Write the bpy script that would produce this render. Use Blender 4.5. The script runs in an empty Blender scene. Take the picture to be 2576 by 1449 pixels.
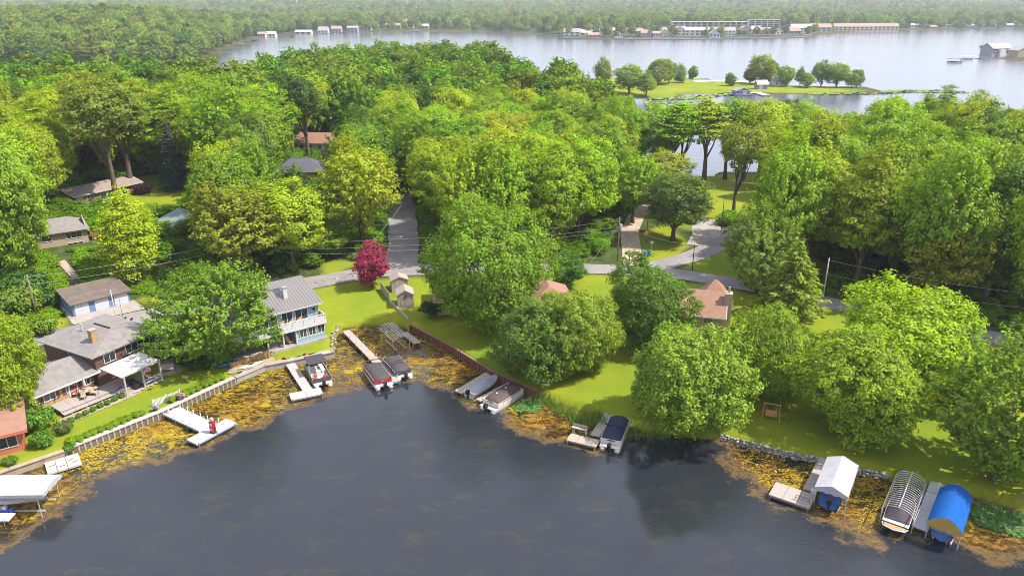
import bpy, math, random
import numpy as np
from mathutils import Vector
R = math.radians
random.seed(7)
scene = bpy.context.scene
col = scene.collection

# ---------------------------------------------------------------- camera
CAM_H, FPX, PITCH = 48.0, 1880.0, R(20.93)
cam = bpy.data.cameras.new('camera')
cam.sensor_width = 36.0
cam.lens = 36.0 * FPX / 2576.0
cam.clip_start, cam.clip_end = 1.0, 20000.0
camo = bpy.data.objects.new('camera', cam); col.objects.link(camo)
camo.location = (0, 0, CAM_H); camo.rotation_euler = (R(90) - PITCH, 0, 0)
scene.camera = camo

# ---------------------------------------------------------------- sky, sun, exposure
SUN_EL, SUN_AZ = 54.0, 98.0            # azimuth clockwise from +Y (98 = right of the picture, a touch towards the viewer)
world = bpy.data.worlds.new('World'); scene.world = world; world.use_nodes = True
nt = world.node_tree
bg = nt.nodes['Background']
sky = nt.nodes.new('ShaderNodeTexSky'); sky.sky_type = 'NISHITA'; sky.sun_disc = False
sky.sun_elevation = R(SUN_EL); sky.sun_rotation = R(SUN_AZ)
sky.air_density = 1.0; sky.dust_density = 1.5; sky.ozone_density = 1.0
veil = nt.nodes.new('ShaderNodeMixRGB'); veil.inputs['Fac'].default_value = 0.6   # thin high cloud over the whole sky
veil.inputs['Color2'].default_value = (7.0, 7.3, 8.6, 1)
nt.links.new(sky.outputs[0], veil.inputs['Color1'])
nt.links.new(veil.outputs[0], bg.inputs['Color'])
bg.inputs['Strength'].default_value = 0.135
sun = bpy.data.lights.new('sun', 'SUN'); sun.energy = 5.0; sun.angle = R(0.6); sun.color = (1.0, 0.94, 0.83)
suno = bpy.data.objects.new('sun', sun); col.objects.link(suno)
az, el = R(SUN_AZ), R(SUN_EL)
sdir = Vector((math.sin(az) * math.cos(el), math.cos(az) * math.cos(el), math.sin(el)))
suno.rotation_euler = sdir.to_track_quat('Z', 'Y').to_euler(); suno.location = (0, 0, 120)
scene.view_settings.view_transform = 'Standard'; scene.view_settings.look = 'None'
scene.view_settings.exposure = 0.74; scene.view_settings.gamma = 1.0
scene.cycles.use_denoising = True; scene.cycles.filter_width = 0.9
scene.cycles.max_bounces = 6; scene.cycles.diffuse_bounces = 3; scene.cycles.transmission_bounces = 3
scene.cycles.transparent_max_bounces = 4; scene.cycles.volume_bounces = 0
scene.cycles.caustics_reflective = False; scene.cycles.caustics_refractive = False

# ---------------------------------------------------------------- helpers
SP, CP = math.sin(PITCH), math.cos(PITCH)
def ray_ground(px, py, z):
    u = (px - 1288) / FPX; v = (724 - py) / FPX
    t = (CAM_H - z) / (SP - v * CP)
    return u * t, (CP + v * SP) * t
def project(x, y, z):
    d = y * CP + (CAM_H - z) * SP
    v = (y * SP - (CAM_H - z) * CP) / d
    return 1288 + FPX * x / d, 724 - FPX * v, FPX / d

def tag(o, label=None, cat=None, group=None, kind=None):
    if label: o['label'] = label
    if cat: o['category'] = cat
    if group: o['group'] = group
    if kind: o['kind'] = kind
    return o
def thing(name, label, cat, loc=(0, 0, 0), rz=0, group=None):
    o = bpy.data.objects.new(name, None); col.objects.link(o)
    o.location = loc; o.rotation_euler = (0, 0, rz); o.empty_display_size = 0.3
    return tag(o, label, cat, group)

class MB:
    def __init__(s): s.v = []; s.f = []
    def add(s, vs, fs):
        n = len(s.v); s.v += [tuple(p) for p in vs]; s.f += [tuple(i + n for i in f) for f in fs]; return s
    def box(s, c, d, rz=0, tilt=None):
        x, y, z = d[0] / 2, d[1] / 2, d[2] / 2
        ca, sa = math.cos(rz), math.sin(rz); vs = []
        for dz in (-z, z):
            for dx, dy in ((-x, -y), (x, -y), (x, y), (-x, y)):
                ax, ay, az_ = dx, dy, dz
                if tilt: ax, az_ = dx * math.cos(tilt) - dz * math.sin(tilt), dx * math.sin(tilt) + dz * math.cos(tilt)
                vs.append((c[0] + ax * ca - ay * sa, c[1] + ax * sa + ay * ca, c[2] + az_))
        return s.add(vs, [(3, 2, 1, 0), (4, 5, 6, 7), (0, 1, 5, 4), (1, 2, 6, 5), (2, 3, 7, 6), (3, 0, 4, 7)])
    def bb(s, x0, x1, y0, y1, z0, z1):
        return s.box(((x0 + x1) / 2, (y0 + y1) / 2, (z0 + z1) / 2), (x1 - x0, y1 - y0, z1 - z0))
    def prism(s, poly, z0, z1):
        n = len(poly); vs = [(p[0], p[1], z0) for p in poly] + [(p[0], p[1], z1) for p in poly]
        fs = [tuple(range(n - 1, -1, -1)), tuple(range(n, 2 * n))] + [(i, (i + 1) % n, n + (i + 1) % n, n + i) for i in range(n)]
        return s.add(vs, fs)
    def slab(s, quad, t):                       # quad of 3-D points thickened downwards
        n = len(quad); vs = [tuple(p) for p in quad] + [(p[0], p[1], p[2] - t) for p in quad]
        fs = [tuple(range(n)), tuple(range(2 * n - 1, n - 1, -1))] + [(i, n + i, n + (i + 1) % n, (i + 1) % n) for i in range(n)]
        return s.add(vs, fs)
    def tube(s, pts, rs, n=6, cap=True):
        if not hasattr(rs, '__len__'): rs = [rs] * len(pts)
        pts = [Vector(p) for p in pts]; base = len(s.v); ref = None
        for i, p in enumerate(pts):
            d = (pts[min(i + 1, len(pts) - 1)] - pts[max(i - 1, 0)])
            if d.length < 1e-6: d = Vector((0, 0, 1))
            d.normalize()
            a = d.orthogonal() if ref is None else (ref - d * ref.dot(d))
            if a.length < 1e-4: a = d.orthogonal()
            a.normalize(); ref = a; b = d.cross(a)
            for k in range(n):
                t = 2 * math.pi * k / n
                s.v.append(tuple(p + (a * math.cos(t) + b * math.sin(t)) * rs[i]))
        for i in range(len(pts) - 1):
            for k in range(n):
                k2 = (k + 1) % n
                s.f.append((base + i * n + k, base + i * n + k2, base + (i + 1) * n + k2, base + (i + 1) * n + k))
        if cap:
            s.f.append(tuple(base + k for k in range(n - 1, -1, -1)))
            e = base + (len(pts) - 1) * n; s.f.append(tuple(e + k for k in range(n)))
        return s
    def grid(s, fn, nu, nv):
        vs = [fn(i / (nu - 1), j / (nv - 1)) for j in range(nv) for i in range(nu)]
        fs = [(j * nu + i, j * nu + i + 1, (j + 1) * nu + i + 1, (j + 1) * nu + i) for j in range(nv - 1) for i in range(nu - 1)]
        return s.add(vs, fs)
    def mesh(s, name, mat, smooth=False):
        me = bpy.data.meshes.new(name); me.from_pydata(s.v, [], s.f); me.materials.append(mat)
        if smooth: me.polygons.foreach_set('use_smooth', [True] * len(me.polygons))
        me.update(); return me
    def build(s, name, mat, parent=None, smooth=False):
        o = bpy.data.objects.new(name, s.mesh(name, mat, smooth)); col.objects.link(o)
        if parent: o.parent = parent
        return o
def link(name, me, parent=None, loc=(0, 0, 0), rz=0, sc=None):
    o = bpy.data.objects.new(name, me); col.objects.link(o); o.parent = parent; o.location = loc; o.rotation_euler = (0, 0, rz)
    if sc: o.scale = sc
    return o
def copy_tree(o, parent=None):
    c = o.copy(); col.objects.link(c); c.parent = parent
    for ch in list(o.children): copy_tree(ch, c)
    return c

# ---------------------------------------------------------------- materials
_M = {}
def mat(name, c, rough=0.7, var=0.15, scale=3.0, bump=0.0, bscale=20.0, spec=0.3, metal=0.0, c2=None, coord='Object', stretch=None):
    if name in _M: return _M[name]
    m = bpy.data.materials.new(name); m.use_nodes = True; t = m.node_tree; n = t.nodes
    b = n['Principled BSDF']; b.inputs['Roughness'].default_value = rough; b.inputs['Metallic'].default_value = metal
    b.inputs['Specular IOR Level'].default_value = spec
    tc = n.new('ShaderNodeTexCoord'); src = tc.outputs[coord]
    if stretch:
        mp = n.new('ShaderNodeMapping'); mp.inputs['Scale'].default_value = stretch; t.links.new(src, mp.inputs[0]); src = mp.outputs[0]
    nz = n.new('ShaderNodeTexNoise'); nz.inputs['Scale'].default_value = scale; nz.inputs['Detail'].default_value = 6
    nz.inputs['Roughness'].default_value = 0.65
    t.links.new(src, nz.inputs['Vector'])
    rp = n.new('ShaderNodeValToRGB'); e = rp.color_ramp.elements
    e[0].position, e[1].position = 0.3, 0.7
    if c2 is None:
        e[0].color = tuple(x * (1 - var) for x in c) + (1,); e[1].color = tuple(min(1, x * (1 + var)) for x in c) + (1,)
    else: e[0].color = tuple(c) + (1,); e[1].color = tuple(c2) + (1,)
    t.links.new(nz.outputs['Fac'], rp.inputs[0]); t.links.new(rp.outputs[0], b.inputs['Base Color'])
    if bump:
        n2 = n.new('ShaderNodeTexNoise'); n2.inputs['Scale'].default_value = bscale; n2.inputs['Detail'].default_value = 4
        t.links.new(src, n2.inputs['Vector'])
        bp = n.new('ShaderNodeBump'); bp.inputs['Strength'].default_value = bump; bp.inputs['Distance'].default_value = 0.05
        t.links.new(n2.outputs['Fac'], bp.inputs['Height']); t.links.new(bp.outputs[0], b.inputs['Normal'])
    _M[name] = m; return m
def mat_glass():
    m = mat('window_glass', (0.03, 0.04, 0.05), 0.06, 0.6, 0.7, spec=0.9); return m
WHITE = mat('white_paint', (0.5, 0.49, 0.48), 0.5, 0.06, 4)
TRIM = mat('white_trim', (0.4, 0.385, 0.37), 0.5, 0.08, 3)
GLASS = mat_glass()
CONC = mat('concrete', (0.29, 0.255, 0.23), 0.9, 0.22, 0.6, 0.15, 12)
ASPH = mat('asphalt', (0.22, 0.2, 0.195), 0.9, 0.2, 0.25, 0.2, 30)
BARK = mat('bark', (0.11, 0.082, 0.06), 0.95, 0.4, 2.5, 0.6, 6, stretch=(1, 1, 0.2))
WOODGREY = mat('weathered_wood', (0.36, 0.31, 0.27), 0.85, 0.25, 3.0, 0.2, 14, stretch=(0.3, 3, 1))
POLEW = mat('pole_wood', (0.2, 0.14, 0.1), 0.9, 0.3, 3.0)
STEEL = mat('galvanised_steel', (0.5, 0.5, 0.5), 0.4, 0.12, 4, metal=0.7)
ALU = mat('aluminium', (0.62, 0.62, 0.62), 0.35, 0.1, 2, metal=0.6)
BLACKP = mat('black_plastic', (0.02, 0.02, 0.022), 0.35, 0.3, 6)

def fbm(x, y, sc, seed=0):
    """cheap smooth value noise, numpy"""
    tot = np.zeros_like(x, dtype=float); amp = 1.0; nrm = 0
    for o in range(3):
        X = x / sc * 2 ** o + seed * 17.3; Y = y / sc * 2 ** o + seed * 9.1
        xi = np.floor(X); yi = np.floor(Y); fx = X - xi; fy = Y - yi
        fx = fx * fx * (3 - 2 * fx); fy = fy * fy * (3 - 2 * fy)
        def h(a, b):
            q = np.sin(a * 127.1 + b * 311.7 + o * 13.7) * 43758.5453
            return q - np.floor(q)
        tot += amp * ((h(xi, yi) * (1 - fx) + h(xi + 1, yi) * fx) * (1 - fy) + (h(xi, yi + 1) * (1 - fx) + h(xi + 1, yi + 1) * fx) * fy)
        nrm += amp; amp *= 0.5
    return tot / nrm
def smooth(a, b, x):
    t = np.clip((x - a) / (b - a), 0, 1); return t * t * (3 - 2 * t)
def seg_dist(x, y, pts, closed):
    d = np.full(x.shape, 1e9); n = len(pts)
    for i in range(n if closed else n - 1):
        ax, ay = pts[i]; bx, by = pts[(i + 1) % n]
        dx, dy = bx - ax, by - ay
        t = np.clip(((x - ax) * dx + (y - ay) * dy) / (dx * dx + dy * dy + 1e-9), 0, 1)
        d = np.minimum(d, np.hypot(x - ax - t * dx, y - ay - t * dy))
    return d
def inside(x, y, pts):
    r = np.zeros(x.shape, bool); n = len(pts); j = n - 1
    for i in range(n):
        xi, yi = pts[i]; xj, yj = pts[j]
        c = ((yi > y) != (yj > y)) & (x < (xj - xi) * (y - yi) / (yj - yi + 1e-12) + xi)
        r ^= c; j = i
    return r
def sdist(x, y, pts):                                    # positive inside
    d = seg_dist(x, y, pts, True); return np.where(inside(x, y, pts), d, -d)
# ---------------------------------------------------------------- shorelines (world metres)
SHORE = [(-54.2, 68.3), (-50.2, 72.0), (-43.0, 80.5), (-37.0, 89.3), (-34.3, 93.0), (-31.5, 94.3), (-25.6, 97.4), (-27.0, 103.0), (-26.6, 107.8), (-22.0, 108.3),
         (-17.5, 108.6), (-15.8, 106.4), (-8.5, 98.2), (-2.8, 90.8), (3.2, 85.3), (7.5, 82.8), (12.5, 79.6), (16.0, 77.0), (20.5, 76.2),
         (24.5, 75.4), (27.5, 74.0), (30.2, 72.3), (33.9, 70.9), (37.4, 69.0), (40.0, 68.2), (43.0, 66.6), (48.0, 64.6), (53.0, 61.0), (60, 56)]
BAY = [(-150, -60), (-110, 20), (-72, 50)] + SHORE + [(75, 40), (95, 0), (110, -60)]
LAKE = [(-313, 845), (-262, 660), (-190, 545), (-120, 505), (-60, 492), (20, 505), (95, 530), (100, 470), (66, 420), (62, 380), (56, 320), (48, 265), (38, 224), (52, 216), (72, 224),
        (95, 222), (125, 212), (170, 206), (220, 202), (300, 192), (420, 220), (520, 420), (500, 600), (446, 678), (452, 735), (490, 800), (566, 850), (720, 960),
        (980, 1180), (1350, 1500), (990, 1525), (790, 1470), (680, 1416), (560, 1345), (470, 1240), (446, 1172), (400, 1150), (250, 1122), (130, 1112), (66, 1120), (78, 1240), (30, 1292),
        (-130, 1396), (-250, 1345), (-352, 1322), (-372, 1130), (-335, 1000)]
SPIT = [(40, 400), (80, 407), (105, 424), (123, 433), (160, 429), (197, 432), (224, 440), (212, 456), (160, 484), (128, 513), (100, 528), (60, 520), (40, 480)]
ROAD_MAIN = [(-100, 68), (-88, 82), (-74, 95), (-61.2, 104.6), (-55.3, 109.4), (-46, 117), (-36, 124), (-28.5, 128.2), (-20, 130.6), (-6, 131.2), (8, 129.8), (19.5, 129.2), (27, 127.6), (34, 124.8), (42, 120.2), (51, 113.2), (60, 106.6), (68.6, 100.8), (80, 90), (96, 70)]
ROAD_NORTH = [(-21, 131), (-21.2, 139), (-23, 152), (-26, 172), (-29, 186)]
ROAD_EAST = [(24, 129), (31, 133.5), (38, 139.5), (44, 147), (52, 156), (66, 163), (90, 166), (130, 160)]
DRIVE_GRAVEL = [(22.6, 131.5), (23.6, 139), (24.2, 148), (27, 162), (33, 176)]
ROADS = [(ROAD_MAIN, 5.2), (ROAD_NORTH, 6.2), (ROAD_EAST, 5.0)]

def land_d(x, y):
    d = np.minimum(-sdist(x, y, BAY), -sdist(x, y, LAKE))
    return np.maximum(d, sdist(x, y, SPIT))
def land_z_arr(x, y, d=None):
    x = np.asarray(x, float); y = np.asarray(y, float)
    if d is None: d = land_d(x, y)
    f = (x + 66) * (-0.62) + (y - 112.5) * 0.78                       # up the bank behind the garage
    hill = 4.6 * smooth(3, 20, f) * smooth(-48, -66, x) * smooth(330, 200, y)
    base = 0.95 + 1.25 * smooth(6, 34, d) + 1.3 * smooth(60, 140, d)
    spit = sdist(x, y, SPIT)
    base = np.where(spit > -15, np.minimum(base, 1.5), base)
    far = 15 * np.exp(-(((x + 620) / 330) ** 2 + ((y - 1050) / 330) ** 2)) + 10 * np.exp(-(((x + 420) / 160) ** 2 + ((y - 900) / 140) ** 2))
    far = far + smooth(1500, 4200, y) * (30 * fbm(x, y, 1400, 3) + 8) + smooth(4000, 8500, y) * (26 * fbm(x, y, 2200, 5) - 6)
    far = far + 26 * np.exp(-(((x + 1000) / 900) ** 2 + ((y - 3000) / 700) ** 2))
    rough = 0.25 * (fbm(x, y, 9, 1) - 0.5) * smooth(2, 10, d)
    land = base + hill + far * smooth(0, 120, d) + rough
    return np.where(d > 0.9, land, -1.6 + (land + 1.6) * smooth(-0.9, 0.6, d))
def gz(x, y):                                                          # height of the ground sheet itself
    i = min(max(int(np.searchsorted(YS, y)) - 1, 0), len(YS) - 2); j = min(max(int(np.searchsorted(XS, x)) - 1, 0), len(XS) - 2)
    fy = (y - YS[i]) / (YS[i + 1] - YS[i]); fx = (x - XS[j]) / (XS[j + 1] - XS[j])
    return float((gzz[i, j] * (1 - fx) + gzz[i, j + 1] * fx) * (1 - fy) + (gzz[i + 1, j] * (1 - fx) + gzz[i + 1, j + 1] * fx) * fy)
def GP(px, py):                                                        # photo pixel (2576 wide) -> point on the land
    z = 1.5
    for _ in range(8):
        x, y = ray_ground(px, py, z); z = gz(x, y)
    return x, y, z

# ---------------------------------------------------------------- ground sheet
def axis(lo, hi, step, far, g):
    a = list(np.arange(lo, hi + 1e-6, step)); s = step
    while a[-1] < far: s *= g; a.append(a[-1] + s)
    return a
xr = axis(0, 84, 0.8, 9000, 1.17); xl = axis(0, 104, 0.8, 9000, 1.17)
XS = np.array([-v for v in xl[:0:-1]] + xr)
YS = np.array([-400, -200, -80, 0, 30, 45] + axis(54, 150, 0.8, 9000, 1.075))
gx, gy = np.meshgrid(XS, YS)
gd = land_d(gx, gy); gzz = land_z_arr(gx, gy, gd)
ny, nx = gx.shape
me = bpy.data.meshes.new('ground')
verts = np.stack([gx, gy, gzz], -1).reshape(-1, 3)
idx = np.arange(nx * ny).reshape(ny, nx)
quads = np.stack([idx[:-1, :-1], idx[:-1, 1:], idx[1:, 1:], idx[1:, :-1]], -1).reshape(-1, 4)
def np_mesh(name, verts, quads, k=4):
    me = bpy.data.meshes.new(name)
    me.vertices.add(len(verts)); me.vertices.foreach_set('co', np.asarray(verts, np.float32).ravel())
    me.loops.add(quads.size); me.loops.foreach_set('vertex_index', quads.astype(np.int32).ravel())
    me.polygons.add(len(quads)); me.polygons.foreach_set('loop_start', np.arange(0, quads.size, k, dtype=np.int32))
    me.update(calc_edges=True); return me
me = np_mesh('ground', verts, quads)
me.polygons.foreach_set('use_smooth', [True] * len(quads))
LAWNS = [[(-80, 60), (-70, 88), (-62, 99), (-56, 104), (-46, 113), (-36, 121), (-27, 125.5), (-10, 128), (8, 126.5), (20, 126), (34, 121), (52, 109.5), (70, 96), (75, 60), (60, 50), (10, 60)],
         [(40, 152), (47, 163), (62, 168), (78, 185), (80, 215), (40, 220), (28, 190), (30, 165)],
         [(25.6, 133), (32, 137), (36, 144), (34, 160), (26, 150)], [(31, 129.8), (44, 144), (52, 152), (60, 130), (45, 121.5), (36, 126.5)],
         [(-95, 156), (-72, 150), (-70, 170), (-84, 190), (-92, 184)], [(-66, 100), (-72, 98), (-78, 106), (-69, 107)], [(-62, 114), (-56, 112), (-50, 116), (-58, 124)],
         [(42, 402), (80, 409), (123, 435), (197, 434), (220, 441), (160, 482), (126, 508), (98, 524), (60, 516), (40, 478)], [(-34, 126), (-29, 133), (-24, 136), (-36, 134)]]
lawn = np.zeros(gx.shape)
for P in LAWNS: lawn = np.maximum(lawn, smooth(-0.8, 0.8, sdist(gx, gy, P)))
a = me.attributes.new('lawn', 'FLOAT', 'POINT'); a.data.foreach_set('value', lawn.ravel().astype(np.float32))
a = me.attributes.new('shore', 'FLOAT', 'POINT'); a.data.foreach_set('value', gd.ravel().astype(np.float32))

class NT:
    """tiny node-tree writer"""
    def __init__(s, name):
        s.m = bpy.data.materials.new(name); s.m.use_nodes = True; s.t = s.m.node_tree; s.b = s.t.nodes['Principled BSDF']
        s.out = s.t.nodes['Material Output']
    def n(s, k, **kw):
        o = s.t.nodes.new('ShaderNode' + k)
        for a, b in kw.items():
            if hasattr(o, a): setattr(o, a, b)
        return o
    def put(s, sock, v):
        if isinstance(v, bpy.types.NodeSocket): s.t.links.new(v, sock)
        elif isinstance(v, tuple): sock.default_value = v if len(v) == 4 or sock.type == 'VECTOR' else v + (1,)
        else: sock.default_value = v
    def noise(s, scale, vec=None, detail=5, rough=0.6, dist=0.0):
        o = s.n('TexNoise'); s.put(o.inputs['Scale'], scale); s.put(o.inputs['Detail'], detail); s.put(o.inputs['Roughness'], rough); s.put(o.inputs['Distortion'], dist)
        s.put(o.inputs['Vector'], vec if vec is not None else s.coord()); return o.outputs['Fac']
    def coord(s, sc=None):
        if not hasattr(s, 'tc'): s.tc = s.n('TexCoord')
        v = s.tc.outputs['Object']
        if sc:
            mp = s.n('Mapping'); mp.inputs['Scale'].default_value = sc; s.put(mp.inputs[0], v); v = mp.outputs[0]
        return v
    def math(s, op, a, b=0.0, clamp=False):
        o = s.n('Math'); o.operation = op; o.use_clamp = clamp; s.put(o.inputs[0], a); s.put(o.inputs[1], b); return o.outputs[0]
    def ss(s, v, lo, hi, a=0.0, b=1.0):
        o = s.n('MapRange'); o.interpolation_type = 'SMOOTHSTEP'; s.put(o.inputs[0], v)
        for i, q in enumerate((lo, hi, a, b)): o.inputs[1 + i].default_value = q
        return o.outputs[0]
    def mix(s, f, a, b, blend='MIX'):
        o = s.n('MixRGB'); o.blend_type = blend; s.put(o.inputs[0], f); s.put(o.inputs[1], a); s.put(o.inputs[2], b); return o.outputs[0]
    def attr(s, name):
        o = s.n('Attribute'); o.attribute_name = name; return o.outputs['Fac']
    def ramp(s, f, stops):
        o = s.n('ValToRGB'); e = o.color_ramp.elements
        while len(e) < len(stops): e.new(0.5)
        for q, (p, c) in zip(e, stops): q.position = p; q.color = c + (1,)
        s.put(o.inputs[0], f); return o.outputs[0]
    def bump(s, h, strength, dist):
        o = s.n('Bump'); o.inputs['Strength'].default_value = strength; o.inputs['Distance'].default_value = dist; s.put(o.inputs['Height'], h)
        s.put(s.b.inputs['Normal'], o.outputs[0])

g = NT('ground_cover'); lw = g.attr('lawn')
patch = g.noise(0.09, detail=4); fine = g.noise(1.6, detail=8, rough=0.75); blade = g.noise(9.0, detail=3)
lawnc = g.ramp(patch, [(0.3, (0.095, 0.17, 0.010)), (0.5, (0.17, 0.215, 0.010)), (0.72, (0.25, 0.245, 0.012))])
lawnc = g.mix(g.math('MULTIPLY', g.ss(fine, 0.35, 0.75), 0.45), lawnc, (0.09, 0.13, 0.012))
lawnc = g.mix(g.math('MULTIPLY', g.ss(blade, 0.3, 0.7), 0.3), lawnc, (0.23, 0.25, 0.03))
lawnc = g.mix(g.math('MULTIPLY', g.ss(g.noise(0.22, detail=6, rough=0.7), 0.6, 0.72), 0.55), lawnc, (0.27, 0.19, 0.08))
floor = g.ramp(g.noise(0.5, detail=8, rough=0.7), [(0.3, (0.025, 0.045, 0.01)), (0.5, (0.05, 0.075, 0.018)), (0.68, (0.11, 0.085, 0.045))])
gc = g.mix(lw, floor, lawnc)
bed = g.ss(g.attr('shore'), 0.35, -0.2)
gc = g.mix(bed, gc, (0.09, 0.06, 0.03))
g.put(g.b.inputs['Base Color'], gc); g.b.inputs['Roughness'].default_value = 0.95; g.b.inputs['Specular IOR Level'].default_value = 0.1
g.bump(g.noise(5.0, detail=8, rough=0.8), 0.5, 0.12)
me.materials.append(g.m)
ground = bpy.data.objects.new('ground', me); col.objects.link(ground); tag(ground, kind='structure')

# ---------------------------------------------------------------- water
WEED_EDGE = [(-40, 1440), (70, 1345), (150, 1290), (240, 1222), (330, 1180), (440, 1150), (545, 1112), (690, 1050), (740, 1030), (800, 1016), (880, 978), (960, 965), (1060, 966), (1110, 972), (1155, 990), (1195, 1024), (1245, 1052), (1310, 1090), (1400, 1122), (1490, 1146), (1560, 1128), (1600, 1090)]
WEED_EDGE2 = [(1780, 1105), (1830, 1180), (1930, 1250), (2060, 1312), (2190, 1372), (2225, 1338), (2290, 1348), (2380, 1372), (2480, 1400), (2590, 1440)]
def weed_poly(edge, back): return [ray_ground(px, py, 0) for px, py in edge] + back
WP1 = weed_poly(WEED_EDGE, [(14, 82), (3, 92), (-12, 110), (-30, 112), (-36, 98), (-50, 80), (-62, 66)])
WP2 = weed_poly(WEED_EDGE2, [(60, 62), (42, 72), (24, 82)])
bx = np.arange(-120, 100.1, 1.0); by = np.concatenate([np.array([-60, -20, 10, 30]), np.arange(44, 114.1, 0.8), np.array([150.])])
wx, wy = np.meshgrid(bx, by)
wd = -land_d(wx, wy); wv = np.maximum(sdist(wx, wy, WP1), sdist(wx, wy, WP2))
verts = np.stack([wx, wy, np.zeros_like(wx)], -1).reshape(-1, 3)
idx = np.arange(wx.size).reshape(wx.shape)
me = np_mesh('bay_water', verts, np.stack([idx[:-1, :-1], idx[:-1, 1:], idx[1:, 1:], idx[1:, :-1]], -1).reshape(-1, 4))
for nm, arr in (('weed', wv), ('shore', wd)):
    a = me.attributes.new(nm, 'FLOAT', 'POINT'); a.data.foreach_set('value', arr.ravel().astype(np.float32))
w = NT('bay_water')
wz = g0 = w.attr('weed')
warp = w.math('ADD', wz, w.math('MULTIPLY', w.math('SUBTRACT', w.noise(0.22, detail=8, rough=0.78), 0.5), 13.0))
inw = w.ss(warp, -0.5, 1.0)                                       # inside the weed belt
deep = w.ss(warp, 0.6, 2.4)                                         # away from its outer film
cl = w.noise(0.9, w.coord((1, 1.6, 1)), detail=9, rough=0.72, dist=0.8)
big = w.noise(0.16, detail=3)
cl2 = w.math('ADD', cl, w.math('MULTIPLY', w.math('SUBTRACT', big, 0.5), 0.5))
tone = w.ss(w.noise(0.1, detail=3), 0.4, 0.62)
gold = w.ramp(cl2, [(0.38, (0.012, 0.014, 0.006)), (0.47, (0.045, 0.034, 0.008)), (0.54, (0.17, 0.115, 0.012)), (0.62, (0.34, 0.26, 0.012))])
rustw = w.ramp(cl2, [(0.38, (0.014, 0.012, 0.006)), (0.47, (0.06, 0.034, 0.01)), (0.56, (0.15, 0.075, 0.014)), (0.66, (0.24, 0.13, 0.02))])
weedc = w.mix(tone, gold, rustw)
film = w.mix(w.ss(w.noise(2.2, detail=7, rough=0.8), 0.35, 0.7), (0.075, 0.048, 0.024), (0.16, 0.105, 0.05))
belt = w.mix(deep, film, weedc)
streak = w.ss(w.noise(0.8, w.coord((1.6, 0.5, 1)), detail=8, rough=0.75, dist=1.6), 0.63, 0.74)
openc = w.mix(w.math('MULTIPLY', streak, 0.6), (0.016, 0.019, 0.025), (0.10, 0.075, 0.045))
weed2 = w.ss(w.noise(0.35, w.coord((0.7, 1.2, 1)), detail=7, rough=0.75), 0.5, 0.75)
openc = w.mix(w.math('MULTIPLY', weed2, 0.8), openc, (0.042, 0.036, 0.016))
w.put(w.b.inputs['Base Color'], w.mix(inw, openc, belt))
emer = w.math('MULTIPLY', inw, w.math('MAXIMUM', w.math('SUBTRACT', 0.75, deep), w.ss(cl2, 0.5, 0.6)), True)
w.put(w.b.inputs['Roughness'], w.math('ADD', 0.045, w.math('MULTIPLY', emer, 0.45)))
w.put(w.b.inputs['Specular IOR Level'], w.math('SUBTRACT', 0.5, w.math('MULTIPLY', emer, 0.36)))
w.b.inputs['IOR'].default_value = 1.48
rip = w.math('ADD', w.math('MULTIPLY', w.noise(1.6, w.coord((1.0, 2.4, 1)), detail=6, rough=0.7), w.ss(w.noise(0.05, detail=2), 0.42, 0.6, 0.1, 1.0)), w.math('MULTIPLY', w.math('MULTIPLY', cl2, emer), 1.2))
w.bump(rip, 0.3, 0.16)
me.materials.append(w.m)
bay = bpy.data.objects.new('bay_water', me); col.objects.link(bay); tag(bay, kind='structure')

l = NT('lake_water')
l.b.inputs['Base Color'].default_value = (0.09, 0.1, 0.125, 1); l.b.inputs['Roughness'].default_value = 0.12; l.b.inputs['IOR'].default_value = 1.36
l.bump(l.math('ADD', l.noise(0.25, l.coord((0.6, 1.6, 1)), detail=6), l.noise(0.012, l.coord((0.5, 2, 1)), detail=4)), 0.13, 1.0)
mb = MB(); mb.add([(-6000, 151, 0), (6000, 151, 0), (6000, 2400, 0), (-6000, 2400, 0)], [(0, 1, 2, 3)])
tag(mb.build('lake_water', l.m), kind='structure')

# ---------------------------------------------------------------- roads
def resample(pts, step):
    out = [pts[0]]
    for a, b in zip(pts, pts[1:]):
        n = max(1, int(math.dist(a, b) / step))
        out += [(a[0] + (b[0] - a[0]) * i / n, a[1] + (b[1] - a[1]) * i / n) for i in range(1, n + 1)]
    return out
def chaikin(p, k=2):
    for _ in range(k):
        q = [p[0]]
        for a, b in zip(p, p[1:]): q += [(a[0] * .75 + b[0] * .25, a[1] * .75 + b[1] * .25), (a[0] * .25 + b[0] * .75, a[1] * .25 + b[1] * .75)]
        p = q + [p[-1]]
    return p
def strip(name, pts, width, m, lift, nacross=5, kind='structure'):
    pts = resample(chaikin(pts), 1.5); vs = []; n = len(pts)
    for i, p in enumerate(pts):
        a, b = pts[max(0, i - 1)], pts[min(n - 1, i + 1)]; L = math.dist(a, b) or 1
        nxx, nyy = -(b[1] - a[1]) / L, (b[0] - a[0]) / L
        for k in range(nacross):
            o = (k / (nacross - 1) - 0.5) * width * (1 + 0.05 * math.sin(i * 0.9 + k))
            vs.append((p[0] + nxx * o, p[1] + nyy * o))
    z = land_z_arr(np.array([v[0] for v in vs]), np.array([v[1] for v in vs]))
    mb = MB(); mb.add([(v[0], v[1], zz + lift) for v, zz in zip(vs, z)],
                      [(i * nacross + k + 1, i * nacross + k, (i + 1) * nacross + k, (i + 1) * nacross + k + 1) for i in range(n - 1) for k in range(nacross - 1)])
    return tag(mb.build(name, m), kind=kind)
GRAVEL = mat('gravel', (0.38, 0.3, 0.22), 0.95, 0.3, 0.8, 0.4, 20)
strip('road', ROAD_MAIN, 5.2, ASPH, 0.075)
strip('side_road', ROAD_NORTH, 6.2, ASPH, 0.095)
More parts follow.
